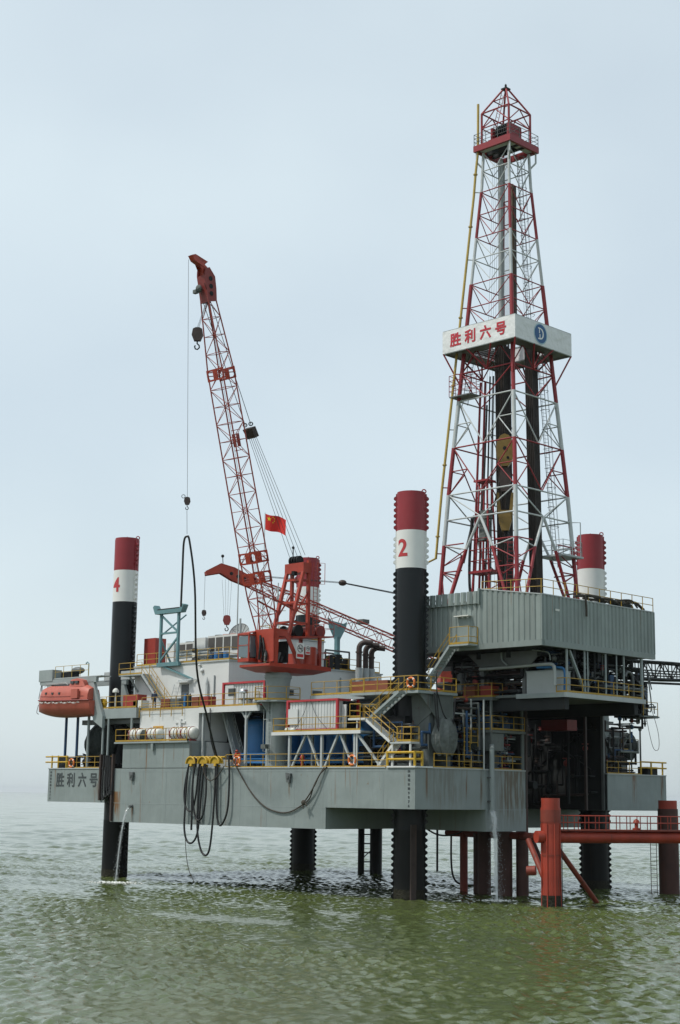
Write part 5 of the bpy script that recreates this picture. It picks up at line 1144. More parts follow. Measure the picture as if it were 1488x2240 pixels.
for j in (-1, 1):
    bar(C2, 'gantry_leg', V((-17.8, 27, 18.1))+hx*1.2+w2*j, g2+w2*j, .25, .25, 'crane_red'); bar(C2, 'gantry_leg', V((-17.8, 27, 18.1))-hx*1.6+w2*j, g2+w2*j, .25, .25, 'crane_red')
sec2 = Sec([(0, .75, .16), (2.6, .8, .6), (L2*.78, .78, .6), (L2, .5, .42)])
lattice(C2, f2, a2, w2, L2, sec2, 15, .07, .032, 'boom_red')
d2 = a2.cross(w2).normalized()
if d2.z > 0: d2 = -d2
mb = MB()
for j in (-.45, .4): mb.prism([h2+w2*j+a2*i+d2*k for i, k in ((-.4, .5), (-.4, -.5), (1.8, -.7), (3.2, -.55), (4.3, .75), (4.1, 1.1), (2.9, .35), (1.6, .55))], w2*.07)
mb.prism([h2+w2*-.4+a2*i+d2*k for i, k in ((.2, -.45), (1.8, -.62), (3.2, -.48), (3.1, -.4), (1.8, -.5), (.2, -.35))], w2*.85)
mb.prism([h2+w2*-.4+a2*i+d2*k for i, k in ((3.1, -.45), (4.2, .8), (4.1, 1.0), (3.0, .3))], w2*.85)
obj('boom_head', mb, 'crane_red', C2)
for i in (.5, 1.2, 1.9): obj('head_sheave', MB().cyl(h2+a2*i-w2*.48, h2+a2*i+w2*.5, .17, n=12), 'machine_dark', C2, smooth=40)
obj('head_lamp', MB().cyl(h2+a2*2.9-d2*.5, h2+a2*2.9-d2*.3+V((0, 0, 1.1)), .04, n=6).ball(h2+a2*2.9-d2*.3+V((0, 0, 1.1)), .16), 'machine_dark', C2)
bb = lerp(h2, g2, .42)+V((0, 0, 1.0))
mb = MB()
for j in (-.3, .3): mb.cyl(h2+a2*.5-d2*.5+w2*j, bb+w2*j, .028, n=5); 
for k in range(4): mb.cyl(bb+w2*(-.3+.2*k), g2+w2*(-.5+.33*k), .02, n=4)
obj('pendant_rope', mb, 'wire_black', C2)
obj('bridle_block', MB().ball(bb, .42, .42, .3), 'exhaust_rust', C2, smooth=50)
mb = MB()
for j in (-.3, .3): mb.cyl(h2-d2*.55+w2*j, f2-a2*1-d2*.9+w2*j, .02, n=4)
obj('boom_rope', mb, 'wire_black', C2)
boxobj('boom_lamp', tuple(v for pair in zip(f2+a2*9.2+V((-.2, -.2, .55)), f2+a2*9.2+V((.7, .7, .95))) for v in pair), 'canvas_grey', C2)
nose = h2+a2*4.2+d2*.95; mid = h2+a2*1.9+d2*.7
h1 = V((nose.x, nose.y, nose.z-3.9)); hook_block('small hook dangling from the lowered crane boom nose', h1, .38, 'exhaust_rust')
hb = V((mid.x, mid.y, mid.z-4.0)); hook_block('red main hook block dangling under the lowered boom head', hb, .62)
obj('hook_rope', MB().cyl(nose, h1+V((0, 0, .3)), .016, n=5), 'wire_black', C2); mb = MB()
for k in range(4): mb.cyl(mid+V((-.4+k*.22, -.4+k*.22, .1)), hb+V((-.2+k*.12, -.2+k*.12, .55)), .014, n=4)
obj('fall_rope', mb, 'wire_black', C2, kind='stuff')
#PART6
# ------------------------------------------------------------------ drill floor
SX0, SX1, SY0, SY1, SZ0, SZ1 = -2.6, 11.35, 2.0, 17.05, 19.25, 22.8
F = thing('drill_floor', 'big drill floor box walled with grey corrugated sheet under the derrick', 'drill floor', (2.5, 9.5, SZ0))
boxobj('floor_plate', (SX0+.2, SX1-.2, SY0+.2, SY1-.2, 22.2, 22.45), 'deck_grey', F)
boxobj('bottom_plate', (SX0+.2, SX1-.2, SY0+.2, SY1-.2, 19.05, 19.3), 'steel_dark', F)
bf = MB().box(SX0, SX1+.06, SY0-.08, SY0+.2, 18.98, 19.42).box(SX1-.2, SX1+.1, SY0+.2, SY1+.05, 18.98, 19.42)
obj('bottom_beam', bf, 'corrugated_grey', F)
def rib(x0, x1, n, out, z0, za, zb):   # trapezoid rib from x0 to x1 on a wall, n = wall direction, out = outward
    pass
npan = 27; w = (SX1-SX0)/npan
for i in range(npan):
    a = SX0+i*w; tz = lambda x: SZ1+(max(0, 11.35-x)/5.85*.85 if x > 5.4 else 0)
    y = SY0
    pts = [(a, y), (a+w*.25, y), (a+w*.38, y-.07), (a+w*.87, y-.07), (a+w, y)]
    mb = MB(); vs = []; m = len(pts)
    for (px_, py_) in pts: vs += [(px_, py_, 19.4), (px_, py_, tz(px_)), (px_, py_+.05, 19.4), (px_, py_+.05, tz(px_))]
    fs = []
    for k in range(m-1): b = 4*k; fs += [(b, b+4, b+5, b+1), (b+2, b+3, b+7, b+6), (b+1, b+5, b+7, b+3), (b, b+2, b+6, b+4)]
    mb.add(vs, fs); obj('panel', mb, 'corrugated_grey', F)
npan = 30; w = (SY1-SY0)/npan; me = None
for i in range(npan):
    a = SY0+i*w; x = SX1
    if me is None:
        pts = [(x, a), (x, a+w*.25), (x+.07, a+w*.38), (x+.07, a+w*.87), (x, a+w)]
        mb = MB(); vs = []
        for (px_, py_) in pts: vs += [(px_, py_, 19.4), (px_, py_, SZ1), (px_-.05, py_, 19.4), (px_-.05, py_, SZ1)]
        fs = []
        for k in range(4): b = 4*k; fs += [(b, b+4, b+5, b+1), (b+2, b+3, b+7, b+6), (b+1, b+5, b+7, b+3), (b, b+2, b+6, b+4)]
        mb.add(vs, fs); p = obj('panel', mb, 'corrugated_grey', F); me = p.data; o0 = WO[p]
    else: fin(bpy.data.objects.new('panel', me), 'panel', F, o0+V((0, i*w, 0)))
boxobj('back_wall', (SX0, SX1, SY1-.05, SY1, 19.4, SZ1), 'corrugated_grey', F); boxobj('end_wall', (SX0-.05, SX0, SY0, SY1, 19.4, SZ1), 'corrugated_grey', F)
for bb_ in ((SX1-.02, SX1+.1, SY0-.1, SY0+.03, 19.4, SZ1+.04), (SX1-.02, SX1+.1, SY1-.03, SY1+.08, 19.4, SZ1+.04), (5.3, 5.5, SY0-.1, SY0, 19.4, 23.6)): boxobj('corner_trim', bb_, 'corrugated_grey', F)
obj('top_trim', MB().beam((5.5, SY0-.03, 23.68), (SX1+.05, SY0-.03, SZ1+.03), .14, .08).beam((SX1+.02, SY0, SZ1+.05), (SX1+.02, SY1, SZ1+.05), .14, .08), 'pale_grey', F)
for i in range(13):   # overhanging strip on the left part
    a = -2.9+i*.64; tzz = 22.55
    obj('strip_panel', MB().prism([(a+.02, SY0-.12, tzz), (a+.20, SY0-.30, tzz), (a+.45, SY0-.30, tzz), (a+.63, SY0-.12, tzz)], (0, .05, .98)), 'corrugated_grey', F)
obj('end_trim', MB().box(5.42, 5.55, SY0-.3, SY0+.3, 22.5, 23.7), 'corrugated_grey', F)
dr = boxobj('door', (3.3, 4.5, SY0-.12, SY0, 19.5, 21.5), 'corrugated_grey', F); boxobj('hood', (3.2, 4.7, SY0-.55, SY0-.1, 21.6, 21.68), 'raft_white', dr)
boxobj('wall_fitting', (12.0-.55, 11.47, 3.6, 4.1, 21.7, 21.85), 'raft_white', F)
railing([(5.6, 2.0, 23.1), (SX1, 2.0, 22.84), (SX1, SY1, 22.84)], 'yellow railing along the top of the drill floor walls', h=1.15, toe=False)
T = thing('stair_landing', 'rusty yellow landing at the drill floor door', 'landing', (4.2, 1.3, 19.3)); boxobj('plate', (3.3, 5.3, .7, 1.9, 19.22, 19.34), 'grey_paint', T)
railing([(3.4, .75, 19.35), (5.3, .75, 19.35), (5.3, 1.85, 19.35)], 'rusty yellow railing of the drill floor door landing', h=1.35)
stairs((3.3, .8, 19.25), (.2, .8, 15.75), (0, 1, 0), .9, 'long rusty stairs up to the drill floor door', 'grey_paint')
obj('red_barrel', MB().cyl((-.6, 1.2, 17.6), (-.6, 1.2, 18.7), .55, n=18), 'crane_red', smooth=40, label='red drum under the drill floor beside the tall leg', cat='drum')
# gear lying on the drill floor edge
mb = MB(); rs = random.Random(3)
for k in range(9): mb.tube(smooth_path([(11.0+rs.uniform(-.5, .5), 5.5+k*.9+rs.uniform(-.4, .4), 23.0+rs.uniform(0, .35)), (11.1+rs.uniform(-.4, .4), 7.2+k*.95, 23.15+rs.uniform(0, .35)), (11.0, 9+k*.9, 22.95+rs.uniform(0, .2))]), rs.uniform(.06, .14), 7)
obj('hose_heap', mb, 'rope_brown', smooth=60, label='tangled brown hoses lying along the drill floor edge', cat='hose')
hose('pale hose hanging over the drill floor wall', [(10.9, 7.2, 23.3), (11.5, 7.3, 23.2), (11.62, 7.35, 22.4), (11.6, 7.4, 21.6)], .09, 'rope_brown', group='hoses on the drill floor')
tarp('deck_cover', 'black canvas heap at the right end of the drill floor', (10.6, 13.4, 22.5), .55, 17, 'canvas_green', (1, 2.2, .95))
tarp('deck_cover', 'white cloth heap at left on the drill floor edge', (4.9, 2.6, 23.1), .4, 18, 'raft_white', (1.5, .8, .7))

# lower cantilever deck under the drill floor
T = thing('cantilever_deck', 'lower cantilever deck on posts hanging under the drill floor', 'platform', (5, 10, 15.3))
boxobj('deck_plate', (-8.5, 11.3, 5.0, 15.6, 15.42, 15.62), 'weathered_shade_grey', T)
boxobj('edge_beam', (11.2, 11.38, 4.95, 15.7, 15.3, 15.66), 'pale_grey', T); boxobj('edge_beam', (6.6, 11.2, 4.92, 5.08, 15.3, 15.66), 'grey_paint', T)
for y in (5.3, 14.6): boxobj('skid_beam', (-8.5, 11.0, y, y+.5, 14.4, 15.4), 'steel_dark', T)
for y in (6.4, 9.7, 13.0): boxobj('floor_beam', (-5, 11.0, y, y+.4, 18.3, 19.04), 'steel_dark', T)
for x in (0, 3, 6, 9): boxobj('floor_beam', (x, x+.35, 4.5, 15.5, 18.5, 19.03), 'steel_dark', T)
for y, r in ((5.3, .12), (7.6, .1), (8.0, .08), (10.4, .1), (11.9, .07), (12.9, .1), (15.4, .16)): rod(T, 'post', (11.2, y, 15.6), (11.2, y, 19.0), r*.85, 'grey_paint')
for x, y in ((3, 5.4), (7, 5.6), (-1, 15), (6, 15), (9, 9), (9, 12)): bar(T, 'post', (x, y, 15.6), (x, y, 18.5), .35, .35, 'steel_mid')
bar(T, 'brace', (11.1, 5.8, 18.9), (11.1, 7.8, 15.7), .16, .16, 'grey_paint')
obj('support_panel', MB().prism([(2.0, 4.6, 18.95), (9.5, 4.6, 18.95), (8.3, 4.6, 17.9), (3.2, 4.6, 17.9)], (0, .12, 0)), 'steel_mid', T)
railing([(10.35, 5.1, 15.66), (11.28, 5.1, 15.66), (11.28, 15.5, 15.66)], 'yellow railing of the lower cantilever deck', spacing=2.2, r=.035)
T = thing('mud_tank', 'plain pale grey tank box on the lower cantilever deck', 'tank', (9, 5.8, 15.65)); boxobj('box', (7.4, 10.3, 5.25, 7.0, 15.63, 17.35), 'pale_grey', T); boxobj('lid', (7.35, 10.35, 5.2, 7.05, 17.35, 17.42), 'grey_paint', T)
hose('thick pale grey pipe bent over the tank box under the drill floor', [(3.0, 4.9, 17.75), (6.0, 4.9, 17.8), (9.4, 4.9, 17.85), (10.15, 4.95, 17.75), (10.3, 4.98, 17.3), (10.3, 5.0, 16.2)], .14, 'pale_grey', 'pipe', 'pipes under the drill floor', 'pipe')
hose('blue pipe beside the tank box under the drill floor', [(8.6, 5.0, 17.65), (10.3, 5.4, 17.6), (10.75, 5.6, 17.3), (10.75, 5.6, 15.8)], .1, 'tank_blue', 'pipe', 'pipes under the drill floor', 'pipe')
hose('thin pale conduit hanging under drill floor beam', [(5.6, 4.4, 18.9), (5.7, 4.4, 18.3), (6.2, 4.4, 17.9)], .07, 'grey_paint', 'pipe', 'pipes under the drill floor', 'pipe')
hose('second thin pale conduit right of the support panel', [(8.6, 4.4, 18.95), (10.0, 4.5, 18.7), (10.2, 4.6, 18.1)], .05, 'grey_paint', 'pipe', 'pipes under the drill floor', 'pipe')
skid('mud_pump', 'blue and dark mud pumps on the lower cantilever deck', (5.0, 10.6, 7.6, 15.2, 15.63, 17.9), 'dark_blue', 41, 46, .3, 1.0, cat='pump')
skid('mud_pump', 'dark equipment under the drill floor behind the tank box', (-4.5, 6.8, 6.4, 14.5, 15.63, 18.0), 'machine_dark', 42, 40, .4, 1.3, cat='pump')
T = thing('blowout_preventer', 'dark blowout preventer stack hanging in the drilling slot', 'blowout preventer', (0, 13, 6))
obj('stack', MB().lathe((0, 13.5, 0), [(.5, 6.0), (.5, 8), (1.0, 8.1), (1.0, 9.6), (.6, 9.8), (.6, 11), (1.15, 11.2), (1.15, 12.9), (.5, 13.2), (.4, 15.3)], 20), 'machine_dark', T, smooth=40)
for a in (0, 1.57, 3.14, 4.71): obj('ram', MB().cyl((0, 13.5, 8.8), (1.9*math.cos(a), 13.5+1.9*math.sin(a), 8.8), .35, n=10), 'steel_dark', T, smooth=40)
# hose bundle and burner boom at right
for k in range(7):
    hose(['outermost', 'second', 'third', 'fourth', 'fifth', 'sixth', 'innermost'][k]+' dark blue hose of bundle looping right of the cantilever deck', [(9.2, 12.6+k*.12, 18.6-.05*k), (9.6, 14.4+k*.1, 18.3-.1*k), (10.4-.1*k, 15.9+.1*k, 17.2), (10.6, 16.7, 15.9+.12*k), (9.8, 18.2, 15.7+.2*k), (8.4, 19.7-.1*k, 17.0), (7.6, 20.3, 18.6)], .10, 'dark_blue' if k % 2 else 'rubber_black', group='hose bundle at the cantilever end')
T = thing('burner_boom', 'dark lattice boom reaching out of frame behind the drill floor', 'boom', (5.5, 21, 17))
p0, p1 = V((6.2, 19.0, 18.6)), V((6.2, 36, 19.2))
secb = Sec([(0, .6, .75), (8, .6, .75), ((p1-p0).length, .5, .6)])
lattice(T, p0, p1-p0, (1, 0, 0), (p1-p0).length, secb, 13, .10, .05, 'steel_dark')
for k in range(4): obj('cable', MB().tube(sag(p0+V((-.3+k*.2, 0, -.5+.2*k)), p1+V((-.3+k*.2, 0, -.4+.2*k)), .15), .06, 5), 'rubber_black', T)
rod(T, 'bottom_pipe', p0+V((.3, -.5, -1.1)), p1+V((.3, 0, -1.05)), .1, 'steel_dark')
skid('valve_cluster', 'dark valves and piping under the right end of the drill floor', (8.2, 10.6, 15.8, 18.6, 14.3, 18.8), 'machine_dark', 55, 26, .2, .6, cat='valves')
hose('thin wire loops dangling from the cantilever right end', [(10.4, 17.0, 15.0), (10.6, 17.3, 13.0), (10.6, 17.9, 11.8), (10.6, 18.6, 11.9), (10.5, 18.7, 13.2), (10.4, 18.0, 15.0)], .022, 'rope_brown', 'wire_loop', None, 'wire')
hose('grey hooked vent pipe at the cantilever right end', [(10.9, 14.6, 15.7), (10.9, 14.6, 17.2), (10.9, 14.3, 17.7), (10.9, 13.8, 17.75), (10.9, 13.5, 17.4)], .12, 'steel_mid', 'pipe', 'pipes under the drill floor', 'pipe')
platform('small hanging platform at the cantilever right end', (9.4, 11.0, 15.9, 18.2, 14.3, 14.42)); railing([(10.9, 16.0, 14.43), (10.9, 18.1, 14.43)], 'thin yellow railing at the cantilever right end', toe=False)
T = thing('slot_gear', 'dark green plated wall inside the drilling slot with cross braces', 'bulkhead', (-2, 20.2, ZD))
boxobj('plate', (-8.8, 3.9, 20.02, 20.2, ZD, 14.9), 'steel_dark', T)
for a, b in (((-4, 19.95, 10), (3, 19.95, 14)), ((3, 19.95, 10), (-4, 19.95, 14))): bar(T, 'brace', a, b, .35, .25, 'steel_dark')
platform('upper walkway above the right-hand slot wall', (-4.0, 4.2, 18.4, 20.4, 15.0, 15.15), 'steel_mid'); railing([(4.1, 18.5, 15.16), (4.1, 20.3, 15.16)], 'rusty yellow railing above the right-hand slot wall')
boxobj('crate', (0.5, 3.2, 16.2, 17.6, 13.4, 14.3), 'crane_dark_red', label='dim red crate hung below the cantilever deck', cat='crate')

def pipework(label, b, n, seed, mats, rr=(.04, .11)):
    rs = random.Random(seed); x0, x1, y0, y1, z0, z1 = b; T = thing('pipework', label, 'pipes', ((x0+x1)/2, (y0+y1)/2, z0), 'pipework')
    for i in range(n):
        p = V((rs.uniform(x0, x1), rs.uniform(y0, y1), rs.uniform(z0, z1))); pts = [p]
        ax_ = rs.choice((0, 1, 2))
        for k in range(rs.randint(2, 4)):
            q = pts[-1].copy(); lo_, hi_ = ((x0, x1), (y0, y1), (z0, z1))[ax_]; q[ax_] = rs.uniform(lo_, hi_)
            if (q-pts[-1]).length > .25: pts.append(q)
            ax_ = (ax_+rs.choice((1, 2))) % 3
        if len(pts) < 2: continue
        r = rs.uniform(*rr); mb = MB()
        for a, c in zip(pts, pts[1:]): mb.cyl(a, c, r, n=8)
        for a in pts[1:-1]: mb.ball(a, r*1.15, n=8)
        obj('pipe', mb, rs.choice(mats), T, smooth=50)
        if rs.random() < .5:
            a = lerp(pts[0], pts[1], rs.random()); obj('valve', MB().ball(a, r*2.1, n=8).torus(a+V((0, 0, r*3)), (0, 0, 1), r*2.2, r*.35, 12, 5).cyl(a, a+V((0, 0, r*3)), r*.4, n=5), rs.choice(mats+['crane_dark_red']), T, smooth=50)
    return T
dk = ['machine_dark', 'steel_dark', 'steel_mid', 'dark_blue', 'weathered_shade_grey']
pipework('dense dark pipework hanging under the drill floor front', (5.0, 11.0, 5.2, 8.0, 17.5, 19.0), 34, 71, dk)
pipework('dark pipe runs at the right end under the drill floor', (7.0, 10.9, 10.5, 16.5, 15.7, 19.0), 46, 72, dk, (.05, .14))
pipework('rusty pipework between near leg and the side platforms', (1.5, 4.3, 1.4, 4.4, 9.9, 15.3), 40, 73, dk+['exhaust_rust'])
pipework('pipes along the main deck in front of near leg', (-2.5, 3.6, -3.4, -1.6, 9.9, 13.4), 30, 74, dk+['exhaust_rust'])
pipework('pipework on the far right deck beside its jacking frame', (2.2, 4.2, 20.4, 26.0, 9.9, 14.6), 34, 75, dk+['exhaust_rust'])
pipework('pipes and valves under the lower side platform', (2.5, 4.4, 6.0, 8.6, 9.9, 12.7), 26, 76, dk+['crane_dark_red', 'grey_paint'])
pipework('pipes under the side platform with orange crates', (0.5, 4.4, 4.8, 8.6, 13.2, 15.2), 22, 77, dk+['tank_blue'])
pipework('second layer of dark pipes under the drill floor middle', (3.0, 10.8, 8.0, 11.5, 16.0, 19.0), 44, 82, ['machine_dark', 'steel_dark', 'steel_mid'], (.06, .16))
pipework('dark pipes behind the tank box on the cantilever deck', (-1.0, 7.4, 5.2, 7.0, 15.7, 18.8), 40, 83, ['machine_dark', 'steel_dark', 'steel_mid', 'exhaust_rust'], (.06, .15))
pipework('tangle of small pipes below the cantilever right end', (8.6, 10.9, 15.2, 18.4, 13.2, 15.6), 18, 78, dk)
pipework('small pipes on the roof behind the rusty skip', (-9.0, -2.0, 1.4, 3.6, 15.3, 17.0), 24, 79, dk+['exhaust_rust', 'rail_yellow'], (.03, .07))
pipework('pipes inside the drilling slot along its far wall', (-3, 4.0, 18.2, 19.8, 7.2, 14.6), 26, 80, ['machine_dark', 'steel_dark', 'exhaust_rust'], (.05, .16))
pipework('dim pipes under the upper walkway beside the white wall', (-20.4, -16.2, .2, 2.6, 9.9, 14.4), 24, 81, dk+['pale_grey'])

# ------------------------------------------------------------------ derrick
DC = V((2.3, 9.55, 0))
AK = [(22.3, 4.15), (24.5, 4.0), (32.5, 3.53), (41.2, 2.88), (60.0, 1.50), (63.0, 1.40)]
def ha(z):
    for (z0, a0), (z1, a1) in zip(AK, AK[1:]):
        if z <= z1: return a0+(a1-a0)*(z-z0)/(z1-z0)
    return AK[-1][1]
CS = ((-1, -1), (1, -1), (1, 1), (-1, 1))
def dp(z, i): a = ha(z); return V((DC.x+CS[i % 4][0]*a, DC.y+CS[i % 4][1]*a, z))
def dmid(z, i): return (dp(z, i)+dp(z, i+1))/2
DT = thing('drilling_derrick', 'tall red and white lattice drilling derrick on the drill floor', 'derrick', (2.3, 9.55, 22.3))
bands = [(22.3, 28.27, 'derrick_red'), (28.27, 32.55, 'derrick_white'), (32.55, 36.6, 'derrick_red'), (36.6, 40.65, 'derrick_white'), (40.65, 51.0, 'derrick_red'), (51.0, 55.2, 'derrick_white'), (55.2, 59.4, 'derrick_red'), (59.4, 63.0, 'derrick_white')]
def bmat(z): return next((m for a, b, m in bands if a <= z < b), 'derrick_white')
for a, b, m in bands:
    for i in range(4):
        zs = [a]+[k for k, _ in AK if a < k < b]+[b]
        for z0, z1 in zip(zs, zs[1:]): rod(DT, 'leg', dp(z0, i), dp(z1, i), .175 if z0 < 45 else .13, m)
up_levels = [63.0, 61.35, 59.4, 57.3, 55.2, 53.25, 51.0, 48.9, 46.9]
for z1, z0 in zip(up_levels, up_levels[1:]):
    for i in range(4):
        m = bmat(z0+.01)
        rod(DT, 'girt', dp(z0, i), dp(z0, i+1), .05, bmat(z0-.01) if z0 in (59.4, 51.0) else m)
        rod(DT, 'brace', dp(z1, i), dmid(z0, i), .04, m); rod(DT, 'brace', dp(z1, i+1), dmid(z0, i), .04, m)
lo_levels = [46.9, 43.05, 40.65, 36.6, 32.55, 30.4]
for z1, z0 in zip(lo_levels, lo_levels[1:]):
    for i in range(4):
        m = bmat(z0+.01); k = bmat(z0-.01) if z0 in (36.6, 32.55) else m
        rod(DT, 'girt', dp(z0, i), dp(z0, i+1), .068, 'derrick_red' if z0 == 36.6 else ('derrick_white' if z0 in (40.65, 32.55, 30.4) else m))
        rod(DT, 'brace', dp(z1, i), dmid(z0, i), .056, m); rod(DT, 'brace', dp(z1, i+1), dmid(z0, i), .056, m)
        if z1-z0 > 3.5:
            zm = (z0+z1)/2
            for q, p in ((dp(z1, i), i), (dp(z1, i+1), i+1)):
                c = lerp(q, dmid(z0, i), .5)
                rod(DT, 'sub_brace', c, dp(zm, p), .05, m); rod(DT, 'sub_brace', c, dp(z0, p), .05, m)
for i in range(4):   # bottom bay: big inverted V with lighter webbing
    c = dmid(30.4, i)
    for p in (i, i+1):
        rod(DT, 'raker', c, lerp(c, dp(22.3, p), .33), .12, 'derrick_white'); rod(DT, 'raker', lerp(c, dp(22.3, p), .33), lerp(dp(22.3, p), dmid(22.3, i), .18), .135, 'derrick_red')
        q = lerp(c, dp(22.3, p), .33); rod(DT, 'sub_brace', q, dp(28.27, p), .06, 'derrick_white'); rod(DT, 'sub_brace', q, dp(26.5, p), .05, 'derrick_red')
        q = lerp(c, dp(22.3, p), .62); rod(DT, 'sub_brace', q, dp(26.0, p), .05, 'derrick_red'); rod(DT, 'sub_brace', dp(26.0, p), lerp(c, dp(22.3, p), .85), .05, 'derrick_red')
    for z in (28.27, 26.0): rod(DT, 'girt', dp(z, i), lerp(dp(z, i), dmid(z, i), .55), .06, 'derrick_red'); rod(DT, 'girt', dp(z, i+1), lerp(dp(z, i+1), dmid(z, i), .55), .06, 'derrick_red')
# crown platform and gin pole frame
ca = 2.03; cz = 63.1
pl = obj('crown_platform', MB().box(DC.x-ca, DC.x+ca, DC.y-ca, DC.y-ca+.25, cz, cz+.55).box(DC.x-ca, DC.x+ca, DC.y+ca-.25, DC.y+ca, cz, cz+.55).box(DC.x-ca, DC.x-ca+.25, DC.y-ca+.25, DC.y+ca-.25, cz, cz+.55).box(DC.x+ca-.25, DC.x+ca, DC.y-ca+.25, DC.y+ca-.25, cz, cz+.55), 'derrick_red', DT)
boxobj('grating', (DC.x-ca+.25, DC.x+ca-.25, DC.y-ca+.25, DC.y-ca+1.1, cz+.2, cz+.26), 'derrick_white', pl); boxobj('grating', (DC.x+ca-1.1, DC.x+ca-.25, DC.y-ca+1.1, DC.y+ca-.25, cz+.2, cz+.26), 'derrick_white', pl)
boxobj('beam', (DC.x-ca+.25, DC.x+ca-.25, DC.y-.5, DC.y-.25, cz+.1, cz+.5), 'steel_dark', pl); boxobj('beam', (DC.x-ca+.25, DC.x+ca-.25, DC.y+.3, DC.y+.55, cz+.1, cz+.5), 'steel_dark', pl)
cc = [V((DC.x+s[0]*(ca-.05), DC.y+s[1]*(ca-.05), cz+.55)) for s in CS]
mb = MB()
for k in range(4):
    for h in (.35, .7, 1.05): mb.cyl(cc[k]+V((0, 0, h)), cc[(k+1) % 4]+V((0, 0, h)), .025, n=5)
    for t in (0, .33, .66): q = lerp(cc[k], cc[(k+1) % 4], t); mb.cyl(q, q+V((0, 0, 1.05)), .03, n=5)
    mb.cyl(cc[k]+V((0, 0, .05)), lerp(cc[k], cc[(k+1) % 4], .33)+V((0, 0, 1.0)), .02, n=4)
obj('crown_rail', mb, 'steel_mid', DT)
ga = 1.5
gl = [V((DC.x+s[0]*ga, DC.y+s[1]*ga, 0)) for s in CS]; apex = V((DC.x, DC.y, 69.1))
for k in range(4):
    a, b = gl[k], gl[(k+1) % 4]; z1, z2, z3 = V((0, 0, 63.6)), V((0, 0, 66.7)), V((0, 0, 65.3))
    rod(DT, 'gin_pole', a+z1, a+z2, .10, 'derrick_red'); rod(DT, 'gin_pole', a+z2, apex+V((CS[k][0]*.12, CS[k][1]*.12, 0)), .085, 'derrick_red')
    rod(DT, 'gin_bar', a+z2, b+z2, .07, 'derrick_red'); rod(DT, 'gin_bar', a+z3, b+z3, .055, 'derrick_red')
    rod(DT, 'gin_bar', lerp(a+z2, b+z2, .5), a+z3, .05, 'derrick_red'); rod(DT, 'gin_bar', lerp(a+z2, b+z2, .5), b+z3, .05, 'derrick_red')
    u0, u1 = lerp(a+z2, apex, .5), lerp(b+z2, apex, .5); rod(DT, 'gin_bar', u0, u1, .05, 'derrick_red')
    # brackets below the crown platform
    rod(DT, 'crown_bracket', dp(61.6, k), V((DC.x+CS[k][0]*ca*.9, DC.y+CS[k][1]*ca*.9, 62.2)), .08, 'derrick_white'); rod(DT, 'crown_bracket', V((DC.x+CS[k][0]*ca*.9, DC.y+CS[k][1]*ca*.9, 62.2)), V((DC.x+CS[k][0]*ca*.9, DC.y+CS[k][1]*ca*.9, 63.2)), .08, 'derrick_white')
obj('apex_light', MB().box(apex.x-.3, apex.x+.3, apex.y-.3, apex.y+.3, 69.0, 69.12).lathe((apex.x, apex.y, 69.1), [(.1, 0), (.1, .35), (.05, .45)], 8), 'machine_dark', DT)
obj('crown_block', MB().box(DC.x-1.2, DC.x+1.2, DC.y-1.0, DC.y+1.0, 63.65, 64.3).box(DC.x-1.0, DC.x-.8, DC.y-.9, DC.y+.9, 64.3, 65.4).box(DC.x+.8, DC.x+1.0, DC.y-.9, DC.y+.9, 64.3, 65.4), 'derrick_red', DT)
for k in range(6): obj('crown_sheave', MB().cyl((DC.x-.6+k*.22, DC.y, 65.0), (DC.x-.5+k*.22, DC.y, 65.0), .75, n=20), 'machine_dark', DT, smooth=40)
obj('gin_ladder', ladder_mesh((DC.x-1.45, DC.y-.4, 63.7), (DC.x-.2, DC.y-.1, 68.8), .4, (0, 1, 0)), 'derrick_red', DT)
# monkeyboard with wind wall banners
ba = 3.85; b0, b1 = 44.8, 46.72
boxobj('windwall_banner', (DC.x-ba, DC.x+ba, DC.y-ba-.05, DC.y-ba, b0, b1), 'banner_white', DT); boxobj('windwall_banner', (DC.x+ba, DC.x+ba+.05, DC.y-ba-.05, DC.y+ba, b0, b1), 'banner_white', DT)
boxobj('windwall_banner', (DC.x-ba, DC.x+ba, DC.y+ba, DC.y+ba+.05, b0, b1), 'banner_white', DT); boxobj('windwall_banner', (DC.x-ba-.05, DC.x-ba, DC.y-ba-.05, DC.y+ba, b0, b1), 'banner_white', DT)
for a, b in (((-ba, -ba), (ba, -ba)), ((ba, -ba), (ba, ba)), ((ba, ba), (-ba, ba)), ((-ba, ba), (-ba, -ba))):
    for z in (b0, b1): bar(DT, 'banner_frame', (DC.x+a[0], DC.y+a[1], z), (DC.x+b[0], DC.y+b[1], z), .12, .07, 'grey_paint')
for y0, y1 in ((-ba, -2.3), (2.3, ba)): boxobj('monkeyboard', (DC.x-ba+.05, DC.x+ba-.05, DC.y+y0+.05, DC.y+y1-.05, 44.85, 44.95), 'steel_mid', DT)
for x0, x1 in ((-ba, -2.3), (2.3, ba)): boxobj('monkeyboard', (DC.x+x0+.05, DC.x+x1-.05, DC.y-2.3, DC.y+2.3, 44.86, 44.96), 'steel_mid', DT)
for k in range(9): bar(DT, 'finger', (DC.x-2.2, DC.y-2.0+k*.42, 45.0), (DC.x-.5, DC.y-2.0+k*.42, 45.0), .1, .1, 'steel_dark')
